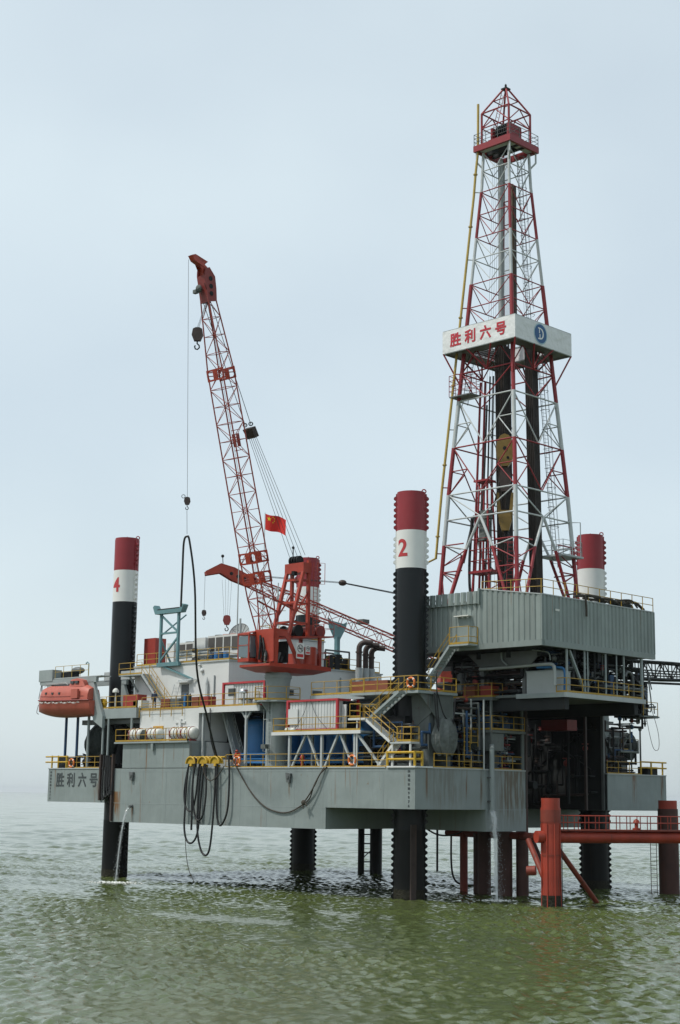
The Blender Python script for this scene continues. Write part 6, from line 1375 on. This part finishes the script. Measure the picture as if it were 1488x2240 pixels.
for i in range(4):
    e0 = V((DC.x+CS[i][0]*ba, DC.y+CS[i][1]*ba, 44.8))
    for q in (dp(42.0, i),): rod(DT, 'board_strut', q, e0, .07, 'derrick_red')
    m = lerp(e0, V((DC.x+CS[(i+1) % 4][0]*ba, DC.y+CS[(i+1) % 4][1]*ba, 44.8)), .33); rod(DT, 'board_strut', dmid(43.05, i), m, .08, 'derrick_red')
    m = lerp(e0, V((DC.x+CS[(i+1) % 4][0]*ba, DC.y+CS[(i+1) % 4][1]*ba, 44.8)), .67); rod(DT, 'board_strut', dmid(43.05, i), m, .08, 'derrick_red')
for i, ch in enumerate('胜利六号'): text_on('banner_character', ch, 1.22, (DC.x-2.45+i*1.62, DC.y-ba-.065, 45.72), (1, 0, 0), (0, 0, 1), 'letter_red', DT, .035)
lg = V((DC.x+ba+.065, DC.y-.6+.1, 45.78))
def disc(c, r, t, n=40): return MB().cyl(V(c), V(c)+V((t, 0, 0)), r, n=n)
lo = obj('logo', disc(lg, .90, .008), 'logo_pale', DT)
obj('logo_ring', MB().prism([lg+V((.009, .80*math.cos(a), .80*math.sin(a))) for a in [2*math.pi*k/40 for k in range(40)]], (.006, 0, 0)), 'logo_blue', lo)
obj('logo_letter', MB().prism([lg+V((.017, y, z)) for y, z in ((-.36, .5), (-.04, .5), (.22, .42), (.38, .2), (.42, 0), (.38, -.2), (.22, -.42), (-.04, -.5), (-.36, -.5), (-.36, -.4), (-.06, -.4), (.12, -.33), (.24, -.16), (.27, 0), (.24, .16), (.12, .33), (-.06, .4), (-.36, .4))], (.006, 0, 0)), 'sign_white', lo)
obj('logo_letter', MB().box(lg.x+.017, lg.x+.023, lg.y-.16, lg.y-.05, lg.z-.42, lg.z-.05).box(lg.x+.017, lg.x+.023, lg.y-.22, lg.y-.12, lg.z+.02, lg.z+.42), 'sign_white', lo)
# ladders, pipes
obj('caged_ladder', ladder_mesh((DC.x+3.2, DC.y+2.2, 26.5), (DC.x+2.2, DC.y+1.6, 44.8), .45, (.3, .95, 0), 1.6, cagedir=(.9, -.3, 0)), 'steel_mid', DT)
obj('caged_ladder', ladder_mesh((DC.x+1.5, DC.y+1.2, 46.8), (DC.x+.85, DC.y+.7, 62.5), .42, (.3, .95, 0), 1.4, cagedir=(.9, -.3, 0)), 'steel_mid', DT)
obj('climbing_ladder', ladder_mesh((DC.x-3.0, DC.y-2.0, 40.5), (DC.x-2.4, DC.y-1.8, 44.8), .45, (.8, .5, 0), 1.2), 'steel_mid', DT)
bk = obj('stabbing_basket', MB().box(DC.x-3.5, DC.x-1.2, DC.y-3.5, DC.y-1.9, 40.95, 41.05), 'steel_mid', DT)
mb = MB(); q4 = [V((DC.x-3.5, DC.y-3.5, 41.05)), V((DC.x-1.2, DC.y-3.5, 41.05)), V((DC.x-1.2, DC.y-1.9, 41.05)), V((DC.x-3.5, DC.y-1.9, 41.05))]
for k in range(4):
    for h in (.45, .9, 1.35, 1.8): mb.cyl(q4[k]+V((0, 0, h)), q4[(k+1) % 4]+V((0, 0, h)), .025, n=5)
    for t in (0, .5): p = lerp(q4[k], q4[(k+1) % 4], t); mb.cyl(p, p+V((0, 0, 1.8)), .03, n=5)
obj('basket_rail', mb, 'derrick_red', bk)
balc = obj('balcony', MB().box(DC.x+1.85, DC.x+4.45, DC.y+1.6, DC.y+4.4, 27.35, 27.5), 'pale_grey', DT)
mb = MB(); q4 = [V((DC.x+1.95, DC.y+1.7, 27.5)), V((DC.x+4.35, DC.y+1.7, 27.5)), V((DC.x+4.35, DC.y+4.3, 27.5)), V((DC.x+1.95, DC.y+4.3, 27.5))]
for k in range(3):
    for h in (.4, .8, 1.2): mb.cyl(q4[k]+V((0, 0, h)), q4[k+1]+V((0, 0, h)), .025, n=5)
    for t in (0, .5, 1): p = lerp(q4[k], q4[k+1], t); mb.cyl(p, p+V((0, 0, 1.2)), .03, n=5)
mb.tube([V((DC.x+3.4, DC.y+3.4, 30.4)), V((DC.x+4.3, DC.y+4.2, 30.4)), V((DC.x+4.3, DC.y+4.2, 27.5))], .05)
obj('balcony_rail', mb, 'derrick_white', balc)
# outer vent pipe
def vo(z): p = dp(z, 0); return V((p.x-.43, p.y-.43, z))
vp = obj('vent_pipe', MB().tube([V((DC.x-1.72, DC.y-1.72, 67.6)), V((DC.x-1.74, DC.y-1.74, 63.2)), vo(61.0), vo(59.0), vo(50), vo(41), vo(33), vo(27.2), V((-3.4, 4.4, 26.4)), V((-3.0, 4.6, 24.0)), V((-3.0, 4.6, 22.6))], .11, 8), 'pipe_yellow', DT, smooth=60)
for z in (59.4, 53.25, 48.9, 43.05, 38.2, 33.2, 27.6): rod(DT, 'pipe_bracket', dp(z, 0), vo(z), .05, 'derrick_red' if bmat(z) == 'derrick_red' else 'derrick_white')
mb = MB()
for z in (61.0, 56.2, 48.0, 42.0, 35.1, 29.0): p = vo(z) if z < 60 else vo(z); mb.cyl(p, p+V((0, 0, .1)), .19, n=8)
obj('pipe_flange', mb, 'pipe_yellow', DT)
# vertical standpipes inside
for (x, y, r, z0, z1, m, nm) in ((-2.9, -1.2, .10, 23, 42.6, 'derrick_red', 'standpipe'), (-2.35, -1.05, .10, 23, 42.6, 'derrick_red', 'standpipe'), (-1.7, -1.0, .07, 23, 43, 'steel_dark', 'standpipe'), (-1.3, -.9, .07, 23, 43, 'steel_dark', 'standpipe'),
    (-.55, -.1, .22, 46.8, 62.6, 'pale_grey', 'column'), (.95, -.45, .16, 46.8, 59.8, 'brown_pipe', 'kelly'), (1.15, -.3, .13, 46.8, 59.6, 'drill_pipe', 'kelly'), (-3.3, -1.9, .12, 27, 31, 'steel_mid', 'counterweight')):
    rod(DT, nm, (DC.x+x, DC.y+y, z0), (DC.x+x*(.75 if z1 < 50 else 1), DC.y+y*(.75 if z1 < 50 else 1), z1), r, m)
mb = MB()
for k in range(8): mb.cyl((DC.x-.35+k*.09, DC.y, 37.5), (DC.x-.3+k*.08, DC.y, 64.6), .013, n=4)
for k in range(5): mb.cyl((DC.x-2.2+k*.35, DC.y-.9, 24), (DC.x-1.2+k*.2, DC.y-.3, 63), .013, n=4)
mb.cyl((DC.x+1.9, DC.y+1.0, 24), (DC.x+1.0, DC.y+.5, 62), .014, n=4).cyl((DC.x+2.2, DC.y+1.4, 24), (DC.x+1.2, DC.y+.7, 62), .014, n=4)
obj('drilling_line', mb, 'wire_black', DT, kind='stuff')
# racked drill pipe stands
for nm, lb, cx_, cy_, nx, ny in (('pipe_rack', 'dark bundle of drill pipe stands racked left inside the derrick', -.30, .0, 6, 6), ('pipe_rack', 'dark bundle of drill pipe stands racked right inside the derrick', 2.1, 1.05, 5, 5)):
    T = thing(nm, lb, 'drill pipe', (DC.x+cx_, DC.y+cy_, 22.45), 'racked drill pipe bundles')
    for i in range(nx):
        for j in range(ny):
            rod(T, 'pipe', (DC.x+cx_+(i-nx/2)*.17+.25, DC.y+cy_+(j-ny/2)*.17-.1, 22.45), (DC.x+cx_+(i-nx/2)*.17-(.05 if cx_ < 0 else .25), DC.y+cy_+(j-ny/2)*.17, 45.4+.5*random.random()), .075, 'drill_pipe')
# travelling block, hook and swivel
T = thing('travelling_block', 'rusty yellow travelling block and hook hanging inside the derrick', 'travelling block', (DC.x, DC.y, 30), None)
tl = V((.79, .61, 0)); tn = V((.61, -.79, 0)); bc = DC+V((.9, -1.54, 0))
def blk_(nm, prof, z, th, mat): obj(nm, MB().prism([bc+tl*x+V((0, 0, z+h))-tn*th/2 for x, h in prof], tn*th), mat, T)
blk_('sheave_case', [(-.75, .2), (-.65, .9), (-.35, 1.4), (0, 1.55), (.35, 1.4), (.65, .9), (.75, .2), (.6, -.7), (.25, -1.2), (-.25, -1.2), (-.6, -.7)], 35.9, .9, 'mustard')
obj('case_slot', MB().cyl(bc+tn*-.5+V((0, 0, 36.2)), bc+tn*.5+V((0, 0, 36.2)), .16, n=10).cyl(bc+tn*-.5+tl*.25+V((0, 0, 35.4)), bc+tn*.5+tl*.25+V((0, 0, 35.4)), .12, n=8), 'machine_dark', T)
blk_('hook_body', [(-.35, 1.2), (.35, 1.2), (.5, .3), (.3, -.8), (-.3, -.8), (-.5, .3)], 33.4, .6, 'exhaust_rust')
blk_('elevator_link', [(-.7, .9), (-.5, .9), (-.3, -.9), (-.6, -1.2)], 31.6, .35, 'mustard'); blk_('elevator_link', [(.7, .9), (.5, .9), (.3, -.9), (.6, -1.2)], 31.6, .35, 'mustard')
blk_('swivel', [(-.4, .8), (.4, .8), (.55, 0), (.3, -.9), (-.3, -.9), (-.55, 0)], 30.2, .8, 'mustard')
rod(T, 'kelly', bc+V((0, 0, 22.6)), bc+V((0, 0, 29.6)), .12, 'drill_pipe')
# red working platform and ladder low in the derrick, rotary hose
T = thing('stabbing_platform', 'red working platform on legs low inside the derrick', 'platform', (DC.x-1.6, DC.y-2.4, 22.45))
pc = V((DC.x-.3, DC.y-2.6, 0)); boxobj('deck_plate', (pc.x-1.2, pc.x+1.2, pc.y-.8, pc.y+.8, 25.75, 25.95), 'derrick_red', T)
for sx in (-1, 1):
    for sy in (-1, 1): bar(T, 'leg', (pc.x+sx*1.0, pc.y+sy*.7, 22.45), (pc.x+sx*.8, pc.y+sy*.6, 25.8), .14, .14, 'derrick_red'); bar(T, 'upright', (pc.x+sx*.7, pc.y+sy*.5, 25.9), (pc.x+sx*.4, pc.y+sy*.3, 33.4), .12, .12, 'derrick_red')
for z in (26.8, 27.7, 28.6): obj('hoop_rail', MB().tube([(pc.x-1.1, pc.y-.7, z), (pc.x+1.1, pc.y-.7, z), (pc.x+1.1, pc.y+.7, z), (pc.x-1.1, pc.y+.7, z), (pc.x-1.1, pc.y-.7, z)], .035), 'derrick_red', T)
boxobj('top_plate', (pc.x-.8, pc.x+.6, pc.y-.6, pc.y+.6, 33.4, 33.55), 'derrick_red', T)
obj('iron_roughneck', MB().box(pc.x-.4, pc.x+.3, pc.y-.4, pc.y+.4, 28.5, 30.2).box(pc.x-.6, pc.x+.5, pc.y-.3, pc.y+.5, 30.3, 31.0), 'canvas_grey', T)
obj('ladder', ladder_mesh((pc.x+2.2, pc.y+.2, 22.6), (pc.x+2.4, pc.y+.3, 28.4), .5, (.8, .6, 0)).tube([(pc.x+1.2, pc.y, 28.2), (pc.x+2.6, pc.y+.6, 28.2), (pc.x+2.6, pc.y+.6, 26.0)], .05), 'derrick_red', T)
hose('black rotary hose hanging in a loop above the drill floor', [(pc.x-1.3, pc.y-.2, 30.5), (pc.x-1.5, pc.y-.3, 26.0), (pc.x-.9, pc.y-.6, 23.6), (pc.x+.4, pc.y-.3, 23.2), (pc.x+1.3, pc.y+.4, 24.4), (pc.x+1.6, pc.y+1.0, 28.0), (bc.x, bc.y, 30.0)], .12, group='hoses on the drill floor')
hose('second black hose hanging high inside the derrick', [(DC.x-1.5, DC.y-.9, 40.5), (DC.x-1.6, DC.y-1.2, 34), (DC.x-1.4, DC.y-1.8, 31.0), (DC.x-.5, DC.y-1.4, 31.5), (DC.x-.2, DC.y-.8, 34)], .08, group='hoses on the drill floor')
#PART7
# ------------------------------------------------------------------ jetty and well conductors
J = thing('jetty', 'orange red jetty with big pipe girder and railing reaching right', 'jetty', (11.4, 2.8, -2))
jp = V((11.4, 2.8, 0)); jd = V((.43, .90, 0)).normalized()
obj('pile', MB().cyl(jp+V((0, 0, -2)), jp+V((0, 0, 6.9)), .74, .70, n=28), 'jetty_red', J, smooth=40)
obj('pile_cap', MB().cyl(jp+V((0, 0, 6.9)), jp+V((0, 0, 7.05)), .74, n=28).cyl(jp+V((0, 0, 7.05)), jp+V((0, 0, 7.75)), .68, n=28), 'jetty_red', J, smooth=40)
obj('tide_band', MB().cyl(jp+V((0, 0, -2)), jp+V((0, 0, .8)), .765, n=28), 'growth', J, smooth=40)
obj('weld_ring', MB().cyl(jp+V((0, 0, 3.6)), jp+V((0, 0, 3.7)), .755, n=28), 'jetty_dark', J)
obj('collar', MB().cyl(jp+V((0, 0, 6.0)), jp+V((0, 0, 6.9)), .745, n=28), 'jetty_dark', J, smooth=40)
for k in range(5): a = R(-120+45*k); o = V((math.cos(a), math.sin(a), 0))*.74; bar(J, 'rib', jp+o+V((0, 0, -1)), jp+o+V((0, 0, 5.9)), .08, .08, 'jetty_red')
obj('girder_pipe', MB().cyl(jp-jd*1.2+V((0, 0, 4.95)), jp+jd*30+V((0, 0, 4.95)), .44, n=28), 'jetty_red', J, smooth=40)
obj('girder_deck', MB().beam(jp+jd*.6+V((0, 0, 5.45)), jp+jd*30+V((0, 0, 5.45)), 1.1, .12), 'jetty_dark', J)
obj('stub', MB().cyl(jp-jd*.4+V((-.5, -.6, 2.55)), jp+V((-1.25, -1.25, 2.5)), .35, n=14), 'jetty_dark', J, smooth=40)
obj('brace', MB().cyl(jp+V((-3.6, 2.0, 4.6)), jp+V((-.6, .2, 1.6)), .22, n=12).cyl(jp+V((.2, .5, 4.2)), jp+V((-.6, 6.5, .0)), .2, n=12), 'jetty_dark', J, smooth=40)
js = V((jd.y, -jd.x, 0))
for sd in (-.5, .5):
    for z in (6.0, 6.5): rod(J, 'rail', jp+jd*.7+js*sd+V((0, 0, z)), jp+jd*30+js*sd+V((0, 0, z)), .035, 'jetty_red')
    for k in range(34): q = jp+jd*(.8+k*.88)+js*sd; rod(J, 'rail_post', q+V((0, 0, 5.5)), q+V((0, 0, 6.5)), .035, 'jetty_red')
obj('valve', MB().lathe(jp+jd*7.2+V((0, 0, 5.5)), [(.3, 0), (.3, .12), (.14, .15), (.14, .45), (.26, .5), (.2, .7), (.05, .8)], 12), 'jetty_red', J, smooth=40)
for t_ in (15.5, 28.5): obj('pile', MB().cyl(jp+jd*t_+V((0, 0, -2)), jp+jd*t_+V((0, 0, 4.6)), .6, n=24), 'jetty_red', J, smooth=40)
rod(J, 'cable', jp+V((.85, .2, 4.6)), jp+V((.9, .1, -.5)), .035, 'wire_black')
def pile(x, y, r, z1, label, mat='pile_dark', z0=-2.5):
    obj('pile', MB().cyl((x, y, z0), (x, y, z1), r, n=20), mat, smooth=40, label=label, cat='pile', group='well piles in the drilling slot')
pile(-4.0, 11.3, .33, 4.8, 'slim dark red pile leftmost under the drilling slot', 'jetty_dark')
pile(-2.0, 10.6, .3, 4.8, 'slim dark pile left of the twin conductors', 'pile_dark')
pile(-.9, 10.2, .55, 5.6, 'thick dark conductor pile left of the water jet', 'pile_dark')
pile(1.6, 9.75, .6, 9.0, 'thick dark conductor pile behind the water jet', 'pile_dark')
pile(2.7, 10.6, .5, 9.0, 'dark conductor pile right of the water jet', 'pile_dark')
pile(-.35, 14.8, .36, 5.2, 'slim dark pile left of the red jetty pile', 'pile_dark')
obj('pile_beam', MB().cyl((-6.4, 12.0, 4.75), (3.5, 9.6, 4.75), .3, n=16).cyl((3.5, 9.6, 4.75), (10.6, 3.6, 4.85), .3, n=16), 'jetty_dark', smooth=40, label='dark red tubular beam joining the well piles', cat='beam')
obj('pile_brace', MB().cyl((.2, 15.0, 4.6), (7.0, 9.2, .2), .2, n=10), 'pile_dark', smooth=40, label='slanted dark brace between the well piles', cat='brace')
obj('pile', MB().cyl((7.72, 24.2, -2.5), (7.72, 24.2, 7.0), .85, n=24), 'pile_dark', smooth=40, label='thick dark red pile at the right frame edge', cat='pile')
obj('pile_top_ring', MB().cyl((7.72, 24.2, 6.9), (7.72, 24.2, 7.7), .78, n=24), 'jetty_red', smooth=40, label='red ring on top of the pile at the right frame edge', cat='ring')
T = thing('pile_ladder', 'narrow ladder on the pile at the right frame edge', 'ladder', (7, 22.6, -1)); obj('frame', ladder_mesh((7.2, 22.7, -1), (7.2, 22.7, 5.0), .5, (.7, .7, 0)), 'pile_dark', T)
# back conductor with ladder seen under the hull
T = thing('back_pile', 'dark pile with ladder-like lattice seen under the hull', 'pile', (-28.3, 25.4, -2))
for dx in (-.75, .75): rod(T, 'tube', (-28.3+dx*.71, 25.4+dx*.7, -2), (-28.3+dx*.71, 25.4+dx*.7, 6.0), .33 if dx < 0 else .62, 'leg_wet')
for k in range(6): bar(T, 'rung', (-28.83, 24.87, .3+k*.9), (-27.77, 25.93, .3+k*.9), .12, .16, 'leg_wet')
bar(T, 'rung', (-28.83, 24.87, 1.4), (-27.77, 25.93, 2.8), .1, .1, 'leg_wet')
hose('dark hose hanging under the hull left of near leg', [(-11.0, 16.0, 5.3), (-11.0, 16.0, 2.6), (-11.0, 16.0, 1.2)], .1, group='hoses under the hull')
hose('dark hose hooked toward the near leg under the hull', [(-9.7, 16.4, 5.3), (-9.7, 16.4, 2.0), (-9.5, 16.6, .6), (-9.0, 17.1, .15), (-8.0, 18.0, .1)], .09, group='hoses under the hull')
hose('short dark cable sagging under the hull right of near leg', [(-2.0, 4.0, 5.3), (-1.2, 4.8, 4.75), (-.2, 5.6, 4.8), (.6, 6.2, 5.3)], .07, group='hoses under the hull')
obj('wet_strip', MB().box(.98, 1.12, -1.02, -.42, -1.5, 5.6), 'exhaust_rust', label='rusty vertical strip on the near leg below the hull', cat='fender')

# ------------------------------------------------------------------ falling water
def stream(name, label, p, q, r0, r1, curve, seed, n=900):
    rs = random.Random(seed); p, q = V(p), V(q); mb = MB()
    pts = [V((p.x+(q.x-p.x)*t**.55, p.y+(q.y-p.y)*t**.55, p.z+(q.z-p.z)*t**1.6)) for t in [i/20 for i in range(21)]]
    rings = []
    for i, c in enumerate(pts):
        rr = r0*(1-.55*i/20); rings.append([c+V((rr*(1+.5*rs.uniform(-1, 1))*math.cos(a), rr*(1+.5*rs.uniform(-1, 1))*math.sin(a), 0)) for a in [2*math.pi*k/7 for k in range(7)]])
    mb.loft(rings)
    for i in range(n):
        t = rs.random()**.7; k = t*19.99; c = lerp(pts[int(k)], pts[int(k)+1], k-int(k)); s = (r0+(r1-r0)*t)
        d = V((rs.gauss(0, s*.5), rs.gauss(0, s*.5), rs.uniform(-.2, .2))); h = rs.uniform(.012, .036)
        c = c+d; w = h*.5
        mb.add([c+V((0, 0, h*2)), c+V((w, 0, 0)), c+V((-w*.5, w, 0)), c+V((-w*.5, -w, 0)), c-V((0, 0, h))], [(0, 1, 2), (0, 2, 3), (0, 3, 1), (4, 2, 1), (4, 3, 2), (4, 1, 3)])
    obj(name, mb, 'spray', label=label, cat='water jet', kind='stuff')
stream('water_jet', 'white water jet falling from hull outlet beside leg 4', (-28.75, -4.6, 6.45), (-29.2, -5.7, 0), .09, .26, .5, 1, 900)
stream('water_jet', 'water jet pouring from the drain pipe near the well piles', (4.85, 4.1, 6.7), (5.6, 3.7, 0), .20, .62, .3, 2, 2000)
def foam(label, cx_, cy_, rx, ry, ang, n, seed):
    rs = random.Random(seed); mb = MB()
    for i in range(n):
        a = rs.random()*6.28; d = rs.random()**.6; x, y = rx*d*math.cos(a), ry*d*math.sin(a)
        X, Y = cx_+x*math.cos(ang)-y*math.sin(ang), cy_+x*math.sin(ang)+y*math.cos(ang); r = rs.uniform(.015, .07)*(1.2-d*.6)
        mb.ball((X, Y, rs.uniform(-.02, .10)), r*1.5, r*1.5, r*.7, 6)
    obj('foam', mb, 'foam_white', smooth=60, label=label, cat='foam', kind='stuff')
foam('white foam where the jet beside leg 4 meets the sea', -28.6, -6.2, 2.6, 1.3, R(35), 260, 5)
foam('pale foam under the drain pipe jet', 5.6, 3.7, 1.6, .9, R(45), 260, 6)

# ------------------------------------------------------------------ people
def person(label, base, facing, joints, top, bottom, helmet=None):
    """joints: dict of points relative to base in a frame x=facing, y=left, z=up"""
    f = V((math.cos(facing), math.sin(facing), 0)); l = V((-f.y, f.x, 0)); b = V(base)
    W = lambda p: b+f*p[0]+l*p[1]+V((0, 0, p[2]))
    T = thing('person', label, 'person', base)
    J_ = joints; order = ['pelvis', 'belly', 'chest', 'neck', 'lsh', 'lel', 'lwr', 'rsh', 'rel', 'rwr', 'lhip', 'lkn', 'lan', 'ltoe', 'rhip', 'rkn', 'ran', 'rtoe']
    rad = dict(pelvis=.155, belly=.145, chest=.165, neck=.06, lsh=.085, lel=.058, lwr=.042, lhip=.10, lkn=.07, lan=.05, ltoe=.045)
    edges = [('pelvis', 'belly'), ('belly', 'chest'), ('chest', 'neck'), ('chest', 'lsh'), ('lsh', 'lel'), ('lel', 'lwr'), ('chest', 'rsh'), ('rsh', 'rel'), ('rel', 'rwr'), ('pelvis', 'lhip'), ('lhip', 'lkn'), ('lkn', 'lan'), ('lan', 'ltoe'), ('pelvis', 'rhip'), ('rhip', 'rkn'), ('rkn', 'ran'), ('ran', 'rtoe')]
    me = bpy.data.meshes.new('body'); me.from_pydata([W(J_[k])-b for k in order], [(order.index(a), order.index(c)) for a, c in edges], []); me.update()
    o = bpy.data.objects.new('body', me); fin(o, 'body', T, b)
    sk = o.modifiers.new('skin', 'SKIN'); sk.use_smooth_shade = True
    for i, k in enumerate(order):
        r = rad.get(k, rad.get('l'+k[1:], .06)); me.skin_vertices[0].data[i].radius = (r, r); me.skin_vertices[0].data[i].use_root = (k == 'pelvis')
    ss = o.modifiers.new('sub', 'SUBSURF'); ss.levels = ss.render_levels = 2
    me.materials.append(MATS[top])
    dg = bpy.context.evaluated_depsgraph_get(); m2 = bpy.data.meshes.new_from_object(o.evaluated_get(dg)); o.modifiers.clear(); o.data = m2
    if bottom != top:
        m2.materials.append(MATS[bottom]); hz = J_['pelvis'][2]
        for p in m2.polygons:
            if p.center.z < hz+.04: p.material_index = 1
    hd = W(J_['head'])
    hm = obj('head', MB().ball(hd, .085, .095, .125, 14).ball(hd+f*.095-V((0, 0, .01)), .022, .018, .03, 8).ball(hd+l*.09, .02, .015, .03, 6).ball(hd-l*.09, .02, .015, .03, 6), 'skin', T, smooth=60)
    for s in (-1, 1): obj('eye', MB().ball(hd+f*.082+l*.035*s+V((0, 0, .02)), .012, .012, .009, 6), 'hair_black', hm)
    obj('mouth', MB().ball(hd+f*.083-V((0, 0, .055)), .012, .028, .007, 6), 'crane_dark_red', hm)
    if helmet: obj('helmet', MB().ball(hd+V((0, 0, .05)), .135, .125, .105, 14).cyl(hd+V((0, 0, .045)), hd+V((0, 0, .06)), .155, n=16), helmet, T, smooth=50)
    else: obj('hair', MB().ball(hd+V((0, 0, .035))-f*.02, .095, .10, .11, 12), 'hair_black', T, smooth=60)
    for s in 'lr':
        w_, e_ = W(J_[s+'wr']), W(J_[s+'el']); d = (w_-e_).normalized(); side = d.cross(V((0, 0, 1))).normalized() if abs(d.z) < .95 else l; n_ = side.cross(d)
        mb = MB().ball(w_+d*.05, .038, .038, .045, 8)
        for k in range(4): q = w_+d*.08+side*(-.03+k*.02); mb.tube([q, q+d*(.035+.008*(k in (1, 2)))-n_*.01, q+d*(.06+.012*(k in (1, 2)))-n_*.03], .0085, 5)
        q = w_+d*.03+side*.035; mb.tube([q, q+side*.025+d*.025, q+side*.03+d*.05-n_*.01], .0095, 5)
        obj('hand', mb, 'skin', T, smooth=60)
        a_ = W(J_[s+'an']); t_ = W(J_[s+'toe']); obj('boot', MB().beam(V((a_.x, a_.y, t_.z))-(t_-a_).normalized()*.07, t_+(t_-a_).normalized()*.04, .09, .09), 'rubber_black', T)
    return T
stand = dict(pelvis=(0, 0, .92), belly=(0, 0, 1.08), chest=(.01, 0, 1.30), neck=(.02, 0, 1.47), head=(.04, 0, 1.62), lsh=(0, .19, 1.40), lel=(.04, .25, 1.14), lwr=(.26, .20, 1.06), rsh=(0, -.19, 1.40), rel=(-.03, -.25, 1.12), rwr=(.16, -.24, .96),
    lhip=(0, .09, .86), lkn=(.04, .10, .48), lan=(0, .10, .09), ltoe=(.15, .11, .05), rhip=(0, -.09, .86), rkn=(-.03, -.10, .48), ran=(-.12, -.10, .09), rtoe=(.04, -.11, .05))
person('man in dark blue work clothes at the foot of the quarters stairs', (-28.1, -3.0, 15.03), R(-35), stand, 'coverall_blue', 'coverall_blue')
bend = dict(pelvis=(-.12, 0, .80), belly=(-.04, 0, .95), chest=(.12, 0, 1.12), neck=(.24, 0, 1.22), head=(.33, 0, 1.33), lsh=(.14, .19, 1.17), lel=(.30, .24, .95), lwr=(.50, .16, .92), rsh=(.14, -.19, 1.17), rel=(.32, -.22, .93), rwr=(.52, -.14, .90),
    lhip=(-.12, .09, .76), lkn=(.10, .12, .45), lan=(-.08, .11, .09), ltoe=(.07, .12, .05), rhip=(-.12, -.09, .76), rkn=(.05, -.12, .44), ran=(-.2, -.11, .09), rtoe=(-.05, -.12, .05))
person('worker in red coverall and helmet leaning over the deck railing', (-15.6, -3.9, ZD+.02), R(-70), bend, 'coverall_red', 'coverall_red', 'crane_red')

# ------------------------------------------------------------------ haze
hz = MB().box(-27000, 27000, -27000, 27000, -3.5, 72)
o = obj('haze', hz, 'sea_water', kind='stuff'); o.data.materials.clear()
m = bpy.data.materials.new('haze_air'); m.use_nodes = True; m.node_tree.nodes.clear()
vo_ = m.node_tree.nodes.new('ShaderNodeOutputMaterial'); pv = m.node_tree.nodes.new('ShaderNodeVolumePrincipled')
pv.inputs['Color'].default_value = (.90, .94, .97, 1); pv.inputs['Density'].default_value = .000042; pv.inputs['Anisotropy'].default_value = .2
m.node_tree.links.new(pv.outputs['Volume'], vo_.inputs['Volume']); o.data.materials.append(m)
tag(o, 'pale sea haze filling the air out to the horizon', 'haze', kind='stuff')
